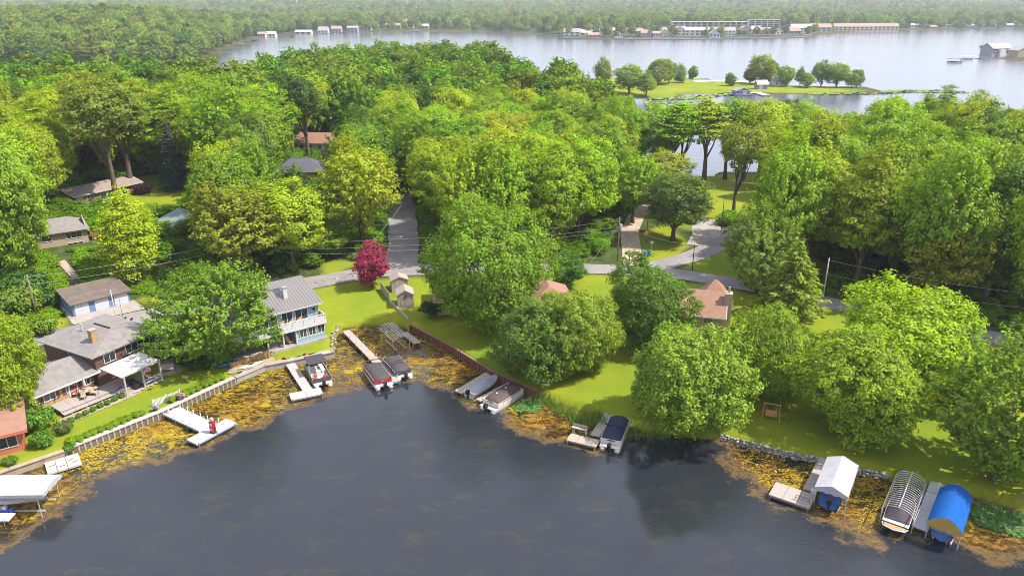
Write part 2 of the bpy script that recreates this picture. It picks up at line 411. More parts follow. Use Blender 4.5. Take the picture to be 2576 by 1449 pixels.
strip('side_road', ROAD_EAST, 5.0, ASPH, 0.085)
strip('gravel_drive', DRIVE_GRAVEL, 3.8, GRAVEL, 0.06)
def patch_poly(name, poly, m, lift=0.06, thick=0.05, kind='structure', z=None):
    if z is None: z = max(gz(*p) for p in poly) + lift
    return tag(MB().prism(poly, z - thick - 0.4, z).build(name, m), kind=kind)
def drape(name, poly, m, lift=0.05, step=1.2):
    """fine sheet following the ground inside a polygon"""
    xs = [p[0] for p in poly]; ys = [p[1] for p in poly]
    X, Y = np.meshgrid(np.linspace(min(xs), max(xs), max(2, int((max(xs) - min(xs)) / step * 2))), np.linspace(min(ys), max(ys), max(2, int((max(ys) - min(ys)) / step * 2))))
    Zz = land_z_arr(X, Y) + lift; ins = inside(X, Y, poly)
    ix = np.arange(X.size).reshape(X.shape)
    keep = ins[:-1, :-1] | ins[1:, :-1] | ins[:-1, 1:] | ins[1:, 1:]
    q = np.stack([ix[:-1, :-1], ix[:-1, 1:], ix[1:, 1:], ix[1:, :-1]], -1)[keep]
    mb = MB(); mb.add(np.stack([X, Y, Zz], -1).reshape(-1, 3).tolist(), [tuple(int(v) for v in f) for f in q])
    return tag(mb.build(name, m), kind='structure')
drape('driveway', [(41.0, 164), (45.8, 162), (45, 153), (42, 147.4), (38.8, 143), (35.4, 144.2), (38, 151)], CONC, 0.07, 0.35)
drape('garage_apron', [(-69.4, 107.4), (-66.6, 104.2), (-58.8, 110.6), (-62.2, 114.0)], CONC, 0.07, 0.3)
drape('driveway', [(-58.8, 102.8), (-55.5, 101), (-52, 103.5), (-53.6, 106.4)], CONC, 0.07, 0.3)
drape('road_shoulder', [(-14, 119), (-7, 117), (-5, 124), (-12, 127)], CONC, 0.06, 0.4)
# ---------------------------------------------------------------- foliage
def leaf_material():
    t = NT('leaf'); T = t.t
    oi = t.n('ObjectInfo'); lv = t.attr('lv')
    hsv = t.n('HueSaturation')
    t.put(hsv.inputs['Hue'], t.math('ADD', 0.474, t.math('MULTIPLY', lv, 0.03)))
    t.put(hsv.inputs['Value'], t.ss(lv, 0.0, 1.0, 0.62, 1.4))
    hsv.inputs['Saturation'].default_value = 1.0
    t.put(hsv.inputs['Color'], oi.outputs['Color'])
    c = hsv.outputs[0]
    d = t.n('BsdfDiffuse'); t.put(d.inputs['Color'], c)
    tr = t.n('BsdfTranslucent'); t.put(tr.inputs['Color'], t.mix(1.0, c, (1.25, 1.3, 0.5), 'MULTIPLY'))
    gl = t.n('BsdfGlossy'); gl.inputs['Roughness'].default_value = 0.6; gl.inputs['Color'].default_value = (0.9, 0.95, 0.85, 1)
    m1 = t.n('MixShader'); m1.inputs[0].default_value = 0.39; T.links.new(d.outputs[0], m1.inputs[1]); T.links.new(tr.outputs[0], m1.inputs[2])
    m2 = t.n('MixShader'); m2.inputs[0].default_value = 0.02; T.links.new(m1.outputs[0], m2.inputs[1]); T.links.new(gl.outputs[0], m2.inputs[2])
    T.links.new(m2.outputs[0], t.out.inputs['Surface'])
    return t.m
LEAF = leaf_material()

def unit(v): return v / (np.linalg.norm(v, axis=-1, keepdims=True) + 1e-9)
def leaves_mesh(name, p, nrm, size, lv, rng, aspect=0.62, tang=None):
    n = len(p); nrm = unit(nrm)
    t = rng.normal(size=(n, 3)) if tang is None else tang + rng.normal(size=(n, 3)) * 0.25
    t = unit(t - nrm * (t * nrm).sum(1, keepdims=True)); b = np.cross(nrm, t)
    s = size * rng.uniform(0.7, 1.35, (n, 1))
    v = np.empty((n, 4, 3)); v[:, 0] = p - t * s * .5; v[:, 1] = p + b * s * aspect * .5; v[:, 2] = p + t * s * .5; v[:, 3] = p - b * s * aspect * .5
    v[:, 0] -= nrm * s * 0.1; v[:, 2] -= nrm * s * 0.12
    me = np_mesh(name, v.reshape(-1, 3), np.arange(4 * n).reshape(n, 4))
    a = me.attributes.new('lv', 'FLOAT', 'FACE'); a.data.foreach_set('value', np.clip(lv, 0, 1).astype(np.float32))
    me.materials.append(LEAF); return me
def sphere_dirs(n, rng): return unit(rng.normal(size=(n, 3)))

def make_crown(seed, Rr, H, hb, n_clump, lpc, leaf, clump=1.2, style='round', nl=9, flat=0.6, open_=0.0, skirt=False):
    """crown of leaf clumps on the limbs' lobes; returns crown mesh and the lobe centres for the limbs"""
    rng = np.random.default_rng(seed)
    c = np.array([0, 0, (hb + H) / 2]); ax = np.array([Rr, Rr, (H - hb) / 2])
    ld = sphere_dirs(nl * 2, rng); amp = rng.uniform(0.14, 0.55, nl * 2); wid = rng.uniform(5, 16, nl * 2)
    N = n_clump
    d = sphere_dirs(N, rng)
    def shell(d):
        bump = (amp[None] * np.exp((d @ ld.T - 1) * wid[None])).max(1)
        r = 0.65 + bump
        if style == 'cone': r = r * (1 - 0.45 * np.clip(d[:, 2], 0, 1) ** 1.5 * 0)
        return r
    rr = shell(d) * np.where(rng.random(N) < 0.24, rng.uniform(0.5, 0.85, N), rng.uniform(0.88, 1.04, N))
    q = c + d * ax * rr[:, None]
    hz_ = (q[:, 2] - hb) / (H - hb)
    if style == 'layer': q[:, :2] *= (1.12 - 0.55 * np.clip(hz_, 0, 1))[:, None]      # tapering
    else: q[:, :2] *= (1.0 + 0.10 * (0.5 - hz_))[:, None]
    q[:, 2] = np.maximum(q[:, 2], hb * 0.7 + 0.25 + rng.random(N) * 0.8)
    lc = c + ld * ax * 0.6
    od = unit((q - c) / ax)
    cr = clump * rng.uniform(0.5, 1.5, n_clump)
    ci = np.repeat(np.arange(n_clump), lpc); M = len(ci)
    e = sphere_dirs(M, rng) * (rng.random((M, 1)) ** 0.45)
    if style == 'tuft':                                        # shoots reaching up and out
        axd = unit(od + np.array([0, 0, 0.55]) + rng.normal(size=(n_clump, 3)) * 0.25)[ci]
        al = (e * axd).sum(1, keepdims=True); e = (e - axd * al) * 0.42 + axd * al * 1.35
        nn = od[ci] * 0.45 + np.array([0, 0, 0.5]) + e * 0.7 + rng.normal(size=(M, 3)) * 0.35
    elif style == 'weep':                                      # hanging sprays
        e = e * np.array([0.55, 0.55, 1.0]); e[:, 2] = e[:, 2] * 1.25 - 0.35
        nn = od[ci] * 0.7 + np.array([0, 0, 0.3]) + e * 0.6 + rng.normal(size=(M, 3)) * 0.35
    elif style == 'droop':
        e = e * np.array([0.75, 0.75, 1.1]); nn = od[ci] * 0.4 + np.array([0, 0, 0.4]) + e * 0.85 + rng.normal(size=(M, 3)) * 0.35
    elif style == 'layer':                                     # flat sprays
        e = e * np.array([1.3, 1.3, 0.3]); nn = od[ci] * 0.25 + np.array([0, 0, 0.9]) + e * 0.4 + rng.normal(size=(M, 3)) * 0.35
    else:
        e = e * np.array([1, 1, flat]); e[:, 2] += 0.12 * (1 - (e[:, :2] ** 2).sum(1))
        nn = od[ci] * 0.4 + np.array([0, 0, 0.4]) + e * 0.95 + rng.normal(size=(M, 3)) * 0.35
    p = q[ci] + e * cr[ci][:, None]
    clv = rng.random(n_clump)
    lv = clv[ci] * 0.5 + rng.random(M) * 0.5
    if open_: keep = rng.random(M) > open_; p, nn, lv, ci = p[keep], nn[keep], lv[keep], ci[keep]
    tang = np.tile(np.array([[0, 0, -1.0]]), (len(p), 1)) if style == 'weep' else None
    me = leaves_mesh('crown', p, nn, leaf, lv, rng, 0.34 if style == 'weep' else 0.62, tang)
    return me, lc
def make_trunk(seed, H, hb, r0, lc, lean=0.0, nlimb=7):
    rng = random.Random(seed); mb = MB()
    top = H * 0.62; pts, rs = [], []
    ph = rng.uniform(0, 6.28)
    for i in range(7):
        f = i / 6; pts.append((lean * f * top * math.cos(ph) + 0.15 * math.sin(f * 5 + ph), lean * f * top * math.sin(ph) + 0.12 * math.cos(f * 4), -0.5 + f * (top + 0.5)))
        rs.append(r0 * (1.35 if i == 0 else 1.0) * (1 - 0.72 * f))
    mb.tube(pts, rs, 8)
    for q in list(lc)[:nlimb]:
        f = rng.uniform(0.35, 0.75) * min(1, hb / top + 0.35)
        k = min(5, int(f * 6)); a = Vector(pts[k]).lerp(Vector(pts[k + 1]), f * 6 - k); b = Vector(q)
        if b.z < a.z + 0.3: a.z = max(0.8, b.z - 0.6)
        m_ = a.lerp(b, 0.5) + Vector((0, 0, -0.12 * (b - a).length))
        mb.tube([a, m_, b], [rs[k] * 0.55, rs[k] * 0.34, 0.05], 5)
    return mb.mesh('trunk', BARK, True)

PROTO = {}
def proto(key, seed, Rr, H, hb, n_clump, lpc, leaf, clump, style='round', nl=9, flat=0.6, r0=None, lean=0.0, open_=0.0, skirt=None):
    if skirt is None: skirt = not key.startswith('tall')
    cm, lc = make_crown(seed, Rr, H, hb, n_clump, lpc, leaf, clump, style, nl, flat, open_, skirt)
    PROTO[key] = (cm, make_trunk(seed, H, hb, r0 or H * 0.024, lc, lean), Rr, H)
#          seed  R    H   hb  clumps lpc leaf clump
proto('maple_tuft', 11, 8.0, 16.5, 0.7, 1500, 32, 0.32, 0.72, 'tuft', 12)
proto('maple_round', 12, 6.0, 14, 0.9, 1000, 34, 0.3, 0.68, 'round', 11, 0.8)
proto('willow', 13, 7.2, 15, 0.9, 1050, 36, 0.32, 0.85, 'droop', 12, r0=0.5)
proto('willow_big', 14, 10.5, 21, 0.8, 1700, 34, 0.38, 1.05, 'round', 15, 0.75)
proto('broad_a', 15, 7.0, 14, 0.8, 1100, 34, 0.31, 0.78, 'round', 12, 0.65)
proto('broad_b', 16, 7.6, 14, 0.7, 1200, 34, 0.32, 0.8, 'round', 13, 0.6)
proto('broad_c', 17, 7.0, 16.5, 0.6, 1150, 34, 0.31, 0.76, 'tuft', 12)
proto('locust', 18, 5.2, 16, 0.6, 560, 36, 0.36, 1.0, 'layer', 11)
proto('small', 19, 3.0, 8.4, 0.7, 420, 36, 0.26, 0.6, 'round', 8, 0.75)
for i, s in enumerate((21, 22, 23, 24, 25, 26, 27)):
    st = ('round', 'round', 'layer', 'round', 'tuft', 'round', 'round')[i]
    proto('oak%d' % i, s, 6.2 + (i % 3) * 0.5, 19.0 + (i % 4), 3.0 + (i % 3), 620, 32, 0.44, 1.12, st, 10 + i % 4, 0.6)
proto('tall0', 31, 6.0, 23, 12.0, 330, 30, 0.5, 1.25, 'round', 9, 0.55, r0=0.5, lean=0.02, open_=0.2)
proto('tall1', 32, 5.0, 24, 11.0, 300, 30, 0.5, 1.25, 'layer', 9, 0.55, r0=0.5, lean=0.03, open_=0.2)

def conifer(key, seed, Rr, H, hb, droop, leaf, n_wh, col_sp):
    rng = np.random.default_rng(seed); P, N, LV, T = [], [], [], []
    mb = MB(); mb.tube([(0, 0, -0.4), (0, 0, H * 0.5), (0, 0, H * 0.98)], [H * 0.022, H * 0.014, 0.03], 7)
    for wI in range(n_wh):
        f = wI / (n_wh - 1); z = hb + f * (H - hb) * 0.97; L = Rr * (1 - f) ** 0.8 + 0.25
        nb = 9 if f < 0.8 else 6; ph = rng.uniform(0, 6.28)
        for k in range(nb):
            a = ph + 6.283 * k / nb + rng.normal() * 0.15; l = L * rng.uniform(0.72, 1.15)
            d = np.array([math.cos(a), math.sin(a), 0])
            up = 0.25 - droop
            mb.tube([(0, 0, z), tuple(d * l * 0.6 + np.array([0, 0, z + up * l * 0.5]))], [0.04, 0.015], 3, False)
            m = int(70 * l / Rr) + 16; t = rng.random(m) ** 0.75
            side = np.array([-math.sin(a), math.cos(a), 0]); wd_ = rng.normal(size=m) * 0.24 * l * (1.15 - t)
            p = d * (t * l)[:, None] + side * wd_[:, None] + np.array([0, 0, z]) + np.array([0, 0, 1]) * (up * t * l - droop * 0.5 * (t * l) ** 2 / Rr + rng.normal(size=m) * 0.1)[:, None]
            P.append(p); N.append(np.array([0, 0, 1.0]) + d * 0.3 + rng.normal(size=(m, 3)) * 0.4); LV.append(np.full(m, rng.random()) * 0.4 + rng.random(m) * 0.6); T.append(np.tile(d, (m, 1)) + side * np.sign(wd_)[:, None] * 0.6)
    me = leaves_mesh('crown', np.concatenate(P), np.concatenate(N), leaf, np.concatenate(LV), rng, 0.3, np.concatenate(T))
    PROTO[key] = (me, mb.mesh('trunk', BARK, True), Rr, H)
conifer('pine', 41, 4.2, 11.5, 0.8, 0.1, 0.6, 17, None)
conifer('spruce', 42, 3.6, 15.5, 0.6, 0.3, 0.5, 24, None)

BRIGHT = (0.19, 0.345, 0.008); YELLOW = (0.27, 0.37, 0.008); DARK = (0.085, 0.175, 0.012); OLIVE = (0.235, 0.28, 0.014); MID = (0.14, 0.275, 0.010); PALE = (0.12, 0.2, 0.04)
def jit(c, rng, k=0.12):
    b = 1 + rng.uniform(-k, k); return (c[0] * b * rng.uniform(0.96, 1.14), c[1] * b, c[2])
trng = random.Random(3)
def tree(name, label, cat, key, x, y, Hh, Rr, color, group=None, rz=None, z=None):
    cm, tm, r0, h0 = PROTO[key]
    t = thing(name, label, cat, (x, y, gz(x, y) - 0.05 if z is None else z), trng.uniform(0, 6.28) if rz is None else rz, group)
    t.scale = (Rr / r0, Rr / r0, Hh / h0)
    link('trunk', tm, t)
    c = link('crown', cm, t); c.color = tuple(color) + (1,)
    return t
def tree_px(name, label, key, px, py, Hh, Rr, color, rz=None):
    x, y, z = GP(px, py); return tree(name, label, 'tree', key, x, y, Hh, Rr, color, rz=rz, z=z - 0.05)

SPECIAL = []          # (x, y, R) keep-clear for the wood
def S(name, label, key, px, py, Hh, Rr, color, rz=None):
    t = tree_px(name, label, key, px, py, Hh, Rr, tuple(v * 1.12 for v in color), rz); t.location.z -= 0.7 if key[:5] in ('broad', 'willo', 'maple') else 0; SPECIAL.append((t.location.x, t.location.y, Rr * 0.8)); return t
S('maple_tree', 'big round maple with upturned leaf shoots between the brown house and the blue house', 'maple_tuft', 556, 905, 15.8, 8.4, (0.14, 0.255, 0.018), 0.4)
S('broadleaf_tree', 'yellow green tree at the left edge above the red cabin', 'broad_a', 30, 1062, 15, 4.7, (0.204, 0.293, 0.010))
S('broadleaf_tree', 'huge pale green tree on the bank at the left edge beside the stone house', 'broad_b', 30, 668, 24, 8.6, (0.186, 0.305, 0.016))
S('locust_tree', 'tall pointed yellow green locust on the bank right of the concrete stairs', 'locust', 342, 700, 17.0, 5.4, (0.29, 0.39, 0.006))
S('willow_tree', 'largest drooping tree, right of the two tan sheds', 'willow_big', 1226, 832, 20.8, 10.0, (0.145, 0.26, 0.012), 1.0)
S('broadleaf_tree', 'dark green tree above the rusty seawall, left of the yellow green one', 'maple_round', 1345, 948, 12.5, 6.2, (0.1, 0.185, 0.018))
S('broadleaf_tree', 'yellow green loose tree with leaning trunk above the rusty seawall', 'broad_a', 1450, 935, 13.4, 6.4, (0.180, 0.262, 0.016))
S('maple_tree', 'dense dark round maple left of the tan house with pink roof', 'maple_round', 1625, 870, 14.4, 6.2, (0.085, 0.175, 0.010), 2.0)
S('willow_tree', 'willow leaning over the water beside the navy covered pontoon boat', 'willow', 1722, 1120, 14.2, 7.4, (0.18, 0.29, 0.02), 0.3)
S('broadleaf_tree', 'yellow green tree behind the wooden garden swing', 'broad_b', 1915, 1000, 13.2, 5.6, (0.174, 0.275, 0.014))
S('broadleaf_tree', 'wide yellow green tree hanging over the lawn above the stone wall', 'broad_b', 2152, 1085, 13.6, 8.0, (0.198, 0.299, 0.011), 2.2)
S('broadleaf_tree', 'bright yellow green round tree by the road on the right', 'broad_a', 2250, 985, 15.2, 9.4, (0.23, 0.36, 0.007), 1.3)
S('broadleaf_tree', 'tall green tree at the right edge above the blue boat canopy', 'broad_c', 2500, 1205, 17.0, 8.0, (0.15, 0.25, 0.014), 0.8)
S('broadleaf_tree', 'bushy green tree between the forked road and the pine', 'broad_c', 1905, 738, 16.0, 7.0, (0.16, 0.25, 0.02))
S('pine_tree', 'pale green drooping pine beside the road right of the tan house', 'pine', 1986, 796, 12.4, 5.4, (0.21, 0.29, 0.025))
S('red_maple_tree', 'crimson red leaved maple on the lawn by the road', 'small', 936, 722, 8.6, 3.15, (0.3, 0.028, 0.06))
S('broadleaf_tree', 'small dark green tree right of the willow, above the brown roof', 'small', 1425, 722, 6.8, 3.4, (0.066, 0.183, 0.011))
S('spruce_tree', 'blue grey spruce behind the long ranch house', 'spruce', 443, 476, 15.5, 3.7, (0.075, 0.115, 0.105))
S('tall_tree', 'tall bare trunked tree leaning in front of the ranch house roof', 'tall0', 292, 512, 27, 8.0, (0.144, 0.195, 0.016), 0.6)
S('tall_tree', 'tall straight trunked tree at the right end of the ranch house', 'tall1', 334, 476, 24, 7.5, (0.144, 0.207, 0.014), 2.0)
S('tall_tree', 'tall dark trunked tree on the sunny lawn beyond the driveway', 'tall0', 1845, 550, 22, 5.6, (0.180, 0.232, 0.014))
S('broadleaf_tree', 'sparse dark tree overhanging the concrete driveway', 'oak5', 1692, 606, 14.5, 7.6, (0.090, 0.152, 0.018))
S('tall_tree', 'tall dark tree rising over the wood behind the dark hip roof', 'tall0', 742, 398, 25, 6.5, (0.048, 0.110, 0.014))
S('tall_tree', 'dark trunked tree right of the one behind the dark hip roof', 'tall1', 778, 398, 24, 6.0, (0.060, 0.122, 0.014))

S('broadleaf_tree', 'olive green tree between the gravel drive and the concrete driveway', 'oak1', 1668, 535, 15, 6.2, OLIVE)
S('broadleaf_tree', 'bright green tree left of the gravel drive near its upper end', 'oak4', 1590, 560, 16, 6.0, BRIGHT)
for k_, (px_, py_, h_, r_, key_, c_) in enumerate([(1652, 442, 21, 7, 'oak1', BRIGHT), (1712, 452, 22, 6.5, 'tall0', BRIGHT), (1768, 456, 24, 7.5, 'tall1', YELLOW), (1822, 450, 23, 7, 'tall0', MID), (1905, 458, 23, 7.5, 'tall0', YELLOW), (1958, 440, 22, 7, 'oak3', OLIVE), (2015, 452, 22, 7, 'oak5', BRIGHT), (1690, 458, 23, 7, 'tall1', BRIGHT), (1868, 452, 20, 6, 'tall1', MID), (1930, 470, 20, 6.5, 'oak0', YELLOW), (1985, 500, 20, 7, 'oak2', BRIGHT)]):
    S('shore_tree', '%s tree from the left in the open group on the sunny lawn by the pond' % ('first second third fourth fifth sixth seventh eighth ninth tenth eleventh'.split()[k_]), key_, px_, py_, h_, r_, c_)['group'] = 'trees on the lawn by the pond'
# ---- the wood: single trees, nearest 300 as things, the rest one mass
HOUSES_CLEAR = []     # (x, y, r)
for q in [(-65.5, 112, 8), (-78, 132, 7), (-92, 167, 9), (-86, 160, 9), (-98, 172, 7), (-66, 146, 7), (-45, 205, 8), (-48, 240, 8), (29, 108, 9), (-6, 112, 9), (6, 116, 10), (-31, 108, 9), (-56, 88, 14), (42, 154, 7), (-80, 172, 8), (-82, 120, 6), (-74, 114, 7), (55, 185, 12), (60, 200, 12), (48, 172, 8), (30, 139, 7)]: HOUSES_CLEAR.append(q)
KEEP = [(138, 640, 335, 812, 126), (150, 560, 256, 640, 130), (190, 455, 352, 520, 168), (365, 462, 440, 528, 180), (398, 525, 442, 600, 146), (990, 535, 1042, 690, 172),
        (700, 402, 800, 430, 205), (750, 318, 800, 388, 250), (1590, 560, 1660, 655, 145), (1700, 560, 1820, 720, 158), (1805, 448, 1900, 556, 205), (1640, 385, 1700, 428, 228),
        (2045, 748, 2110, 775, 114), (1465, 660, 1560, 690, 131), (780, 690, 900, 720, 124), (2440, 838, 2470, 860, 101), (1600, 520, 1632, 610, 150), (412, 340, 466, 470, 170),
        (1838, 210, 2180, 262, 420), (1860, 235, 2030, 280, 350)]
WOODZ = [[(-260, 60), (-95, 96), (-84, 128), (-70, 126), (-58, 122), (-45, 124), (-36, 132), (-24, 137), (-10, 136), (18, 134), (21, 150), (34, 164), (36, 222), (32, 270), (14, 335), (0, 400), (-20, 478), (-60, 474), (-105, 418), (-114, 322), (-150, 312), (-420, 300), (-420, 60)],
         [(60, 165), (47, 163), (45, 124), (55, 114), (72, 103), (100, 75), (330, 60), (330, 192), (220, 200), (125, 209), (90, 219), (80, 200), (72, 178)]]
wrng = random.Random(11); cand = []
GXs, GYs = np.meshgrid(np.arange(-420, 330, 8.2), np.arange(62, 655, 8.2))
jx = np.array([wrng.uniform(-3.4, 3.4) for _ in range(GXs.size)]).reshape(GXs.shape); jy = np.array([wrng.uniform(-3.4, 3.4) for _ in range(GXs.size)]).reshape(GXs.shape)
GXs = GXs + jx; GYs = GYs + jy
okm = np.zeros(GXs.shape, bool)
for P in WOODZ: okm |= inside(GXs, GYs, P)
okm &= land_d(GXs, GYs) > 3.5
for pts, wd_ in ROADS: okm &= seg_dist(GXs, GYs, pts, False) > wd_ / 2 + 1.2
for x, y, r in HOUSES_CLEAR: okm &= np.hypot(GXs - x, GYs - y) > r
for x, y, r in SPECIAL: okm &= np.hypot(GXs - x, GYs - y) > r
pts_w = list(zip(GXs[okm].tolist(), GYs[okm].tolist()))
KINDS = [('bright green', BRIGHT, 0.38), ('yellow green', YELLOW, 0.27), ('dark green', DARK, 0.09), ('olive green', OLIVE, 0.08), ('mid green', MID, 0.18)]
wood = []
for x, y in pts_w:
    z = gz(x, y); far_ = y > 260
    Hh = wrng.uniform(16.5, 23.5) + (1.5 if far_ else 0); Rr = wrng.uniform(5.8, 8.4) * (1.12 if far_ else 1)
    if x > 45 and y < 215: Hh = Hh * 1.08 + 1
    px, py, sc = project(x, y, z + Hh * 0.62)
    if px < -Rr * sc * 1.2 or px > 2576 + Rr * sc * 1.2: continue
    bad = False
    for (x0, y0, x1, y1, yo) in KEEP:
        if y < yo - 1:
            cx = min(max(px, x0), x1); cy = min(max(py, y0), y1)
            if math.hypot((cx - px) / (Rr * sc * 0.92), (cy - py) / (Hh * 0.38 * sc)) < 1: bad = True; break
    if bad:
        Hh, Rr = wrng.uniform(5.5, 8), wrng.uniform(3.2, 4.4); px, py, sc = project(x, y, z + Hh * 0.6); bad = False
        for (x0, y0, x1, y1, yo) in KEEP:
            if y < yo - 1:
                cx = min(max(px, x0), x1); cy = min(max(py, y0), y1)
                if math.hypot((cx - px) / (Rr * sc), (cy - py) / (Hh * 0.45 * sc)) < 1: bad = True; break
        if bad: continue
    r = wrng.random(); s_ = 0
    tone = fbm(np.array([x]), np.array([y]), 26, 4)[0]
    for kname, kc, kp in KINDS:
        s_ += kp
        if r < s_: break
    wood.append((math.hypot(x, y), x, y, z, Hh, Rr, kname, kc))
wood.sort()
MARKS = [((-88, 165), 'the long ranch house'), ((-78, 131), 'the stone house on the bank'), ((-66, 146), 'the grey green roofed house'), ((-46, 212), 'the dark hip roofed house'), ((-60, 128), 'the pointed yellow green locust'), ((-42, 128), 'the metal roof of the blue house'), ((-24, 150), 'the left verge of the side road'), ((-14, 150), 'the right verge of the side road'), ((0, 136), 'the great willow'), ((18, 138), 'the transformer pole'), ((24, 165), 'the end of the gravel drive'), ((46, 156), 'the concrete driveway'), ((58, 150), 'the pine'), ((56, 118), 'the tall grey utility pole'), ((85, 110), 'the road at the right edge'), ((85, 165), 'the far end of the right bank'), ((120, 140), 'the right edge of the picture'), ((-120, 150), 'the left edge of the picture'), ((-70, 200), 'the blue grey spruce'), ((-10, 200), 'the middle of the wood'), ((20, 215), 'the pond'), ((-30, 260), 'the back of the wood')]
NTH = ['nearest', 'second nearest', 'third nearest', 'fourth nearest', 'fifth nearest', 'sixth nearest', 'seventh nearest', 'eighth nearest', 'ninth nearest', 'tenth nearest'] + [w_ + ' nearest' for w_ in 'eleventh twelfth thirteenth fourteenth fifteenth sixteenth seventeenth eighteenth nineteenth twentieth'.split()]
NTREES = 276
wl = {}
for k_, q_ in enumerate(wood[:NTREES]):
    mk = min(MARKS, key=lambda m: math.dist(m[0], q_[1:3])); wl.setdefault((mk, q_[6]), []).append((math.dist(mk[0], q_[1:3]), k_))
wlab = {}
for (mk, kn_), lst in wl.items():
    for r_, (dd_, k_) in enumerate(sorted(lst)): wlab[k_] = '%s %s broadleaf tree to %s' % (NTH[min(r_, 19)], kn_, mk[1])
for k_, (d, x, y, z, Hh, Rr, kname, kc) in enumerate(wood[:NTREES]):
    key = 'oak%d' % wrng.randrange(7)
    lab = wlab[k_]
    tree('broadleaf_tree', lab, 'tree', key, x, y, Hh, Rr, jit(kc, wrng, 0.14), 'woodland trees', z=z - 0.1)
print('WOOD', len(wood))

# ---- masses of far trees: one object each, instanced with geometry nodes
def far_proto(name, seed, Rr, H, n_clump, lpc, leaf, color, st='round'):
    cm, lc = make_crown(seed, Rr, H, 2.5, n_clump, lpc, leaf, 1.7, st, 8)
    return cm
def gn_mass(name, label, pts, protos, parent=None):
    """pts: (x,y,z,scale_xy,scale_z); several crown meshes chosen per point; colours come per instance"""
    me = bpy.data.meshes.new(name); me.from_pydata([p[:3] for p in pts], [], [])
    rg = np.random.default_rng(5)
    def put(nm, typ, arr, key='value'):
        a = me.attributes.new(nm, typ, 'POINT'); a.data.foreach_set(key, np.asarray(arr).ravel())
    put('sc', 'FLOAT_VECTOR', np.array([(p[3], p[3], p[4]) for p in pts], np.float32), 'vector')
    put('rot', 'FLOAT_VECTOR', np.array([(0, 0, rg.uniform(0, 6.28)) for p in pts], np.float32), 'vector')
    put('pick', 'INT', rg.integers(0, len(protos), len(pts)).astype(np.int32))
    o = bpy.data.objects.new(name, me); col.objects.link(o); tag(o, label, None, None, 'stuff')
    ng = bpy.data.node_groups.new(name, 'GeometryNodeTree')
    ng.interface.new_socket('Geometry', in_out='INPUT', socket_type='NodeSocketGeometry'); ng.interface.new_socket('Geometry', in_out='OUTPUT', socket_type='NodeSocketGeometry')
    N = ng.nodes; L = ng.links
    i = N.new('NodeGroupInput'); out = N.new('NodeGroupOutput')
    gi = N.new('GeometryNodeGeometryToInstance')
    for pr in reversed(protos):
        oi = N.new('GeometryNodeObjectInfo'); oi.inputs['Object'].default_value = pr; oi.inputs['As Instance'].default_value = False
        L.new(oi.outputs['Geometry'], gi.inputs[0])
    ip = N.new('GeometryNodeInstanceOnPoints'); L.new(i.outputs[0], ip.inputs['Points']); L.new(gi.outputs[0], ip.inputs['Instance'])
    ip.inputs['Pick Instance'].default_value = True
    for nm, typ, sock in (('pick', 'INT', 'Instance Index'), ('sc', 'FLOAT_VECTOR', 'Scale'), ('rot', 'FLOAT_VECTOR', 'Rotation')):
        na = N.new('GeometryNodeInputNamedAttribute'); na.data_type = typ; na.inputs[0].default_value = nm
        L.new(na.outputs['Attribute'], ip.inputs[sock])
    L.new(ip.outputs[0], out.inputs[0])
    md = o.modifiers.new('instances', 'NODES'); md.node_group = ng
    return o
def tint_mat(name, c):
    t = NT(name); T = t.t; lv = t.attr('lv'); oi = t.n('ObjectInfo')
    hsv = t.n('HueSaturation'); t.put(hsv.inputs['Hue'], t.math('ADD', 0.488, t.math('MULTIPLY', oi.outputs['Random'], 0.024)))
    t.put(hsv.inputs['Value'], t.math('ADD', 0.55, t.math('ADD', t.math('MULTIPLY', lv, 0.5), t.math('MULTIPLY', oi.outputs['Random'], 0.45))))
    t.put(hsv.inputs['Color'], c); c = hsv.outputs[0]
    d = t.n('BsdfDiffuse'); t.put(d.inputs['Color'], c); tr = t.n('BsdfTranslucent'); t.put(tr.inputs['Color'], c)
    m1 = t.n('MixShader'); m1.inputs[0].default_value = 0.3; T.links.new(d.outputs[0], m1.inputs[1]); T.links.new(tr.outputs[0], m1.inputs[2])
    T.links.new(m1.outputs[0], t.out.inputs['Surface']); return t.m
proto_col = bpy.data.collections.new('mass_sources')          # not linked to the scene: only read by the node groups
def src(name, me, m):
    me = me.copy(); me.materials.clear(); me.materials.append(m)
    o = bpy.data.objects.new(name, me); proto_col.objects.link(o); return o
fm = [make_crown(51 + k, 6.5, 17, 2, 150, 14, 1.15, 1.6, 'round', 9)[0] for k in range(4)]
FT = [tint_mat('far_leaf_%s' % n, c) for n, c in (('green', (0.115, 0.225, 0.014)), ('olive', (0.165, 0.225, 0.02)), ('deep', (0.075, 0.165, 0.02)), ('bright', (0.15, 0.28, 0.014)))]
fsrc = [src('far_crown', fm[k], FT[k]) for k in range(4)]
FT2 = [tint_mat('hazed_leaf_%s' % n, c) for n, c in (('green', (0.16, 0.25, 0.04)), ('olive', (0.235, 0.28, 0.05)), ('deep', (0.1, 0.175, 0.045)), ('bright', (0.21, 0.31, 0.045)))]  # same trees, leaf colours muted and paler: distance haze put into the colour
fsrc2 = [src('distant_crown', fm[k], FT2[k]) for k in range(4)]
rest = [(x, y, z - 0.2, Rr / 6.5, Hh / 17) for d, x, y, z, Hh, Rr, kn, kc in wood[NTREES:]]
gn_mass('woodland', 'mass of tree tops at the back of the wood before the far lake', rest, fsrc)
frng = np.random.default_rng(9)
def scatter(n, x0, x1, y0, y1, grow=True):
    y = (y0 ** 0.5 + (y1 ** 0.5 - y0 ** 0.5) * frng.random(n)) ** 2; hw = y * 0.74 + 40
    x = (frng.random(n) * 2 - 1) * hw
    ok = (x > x0) & (x < x1); return x[ok], y[ok]
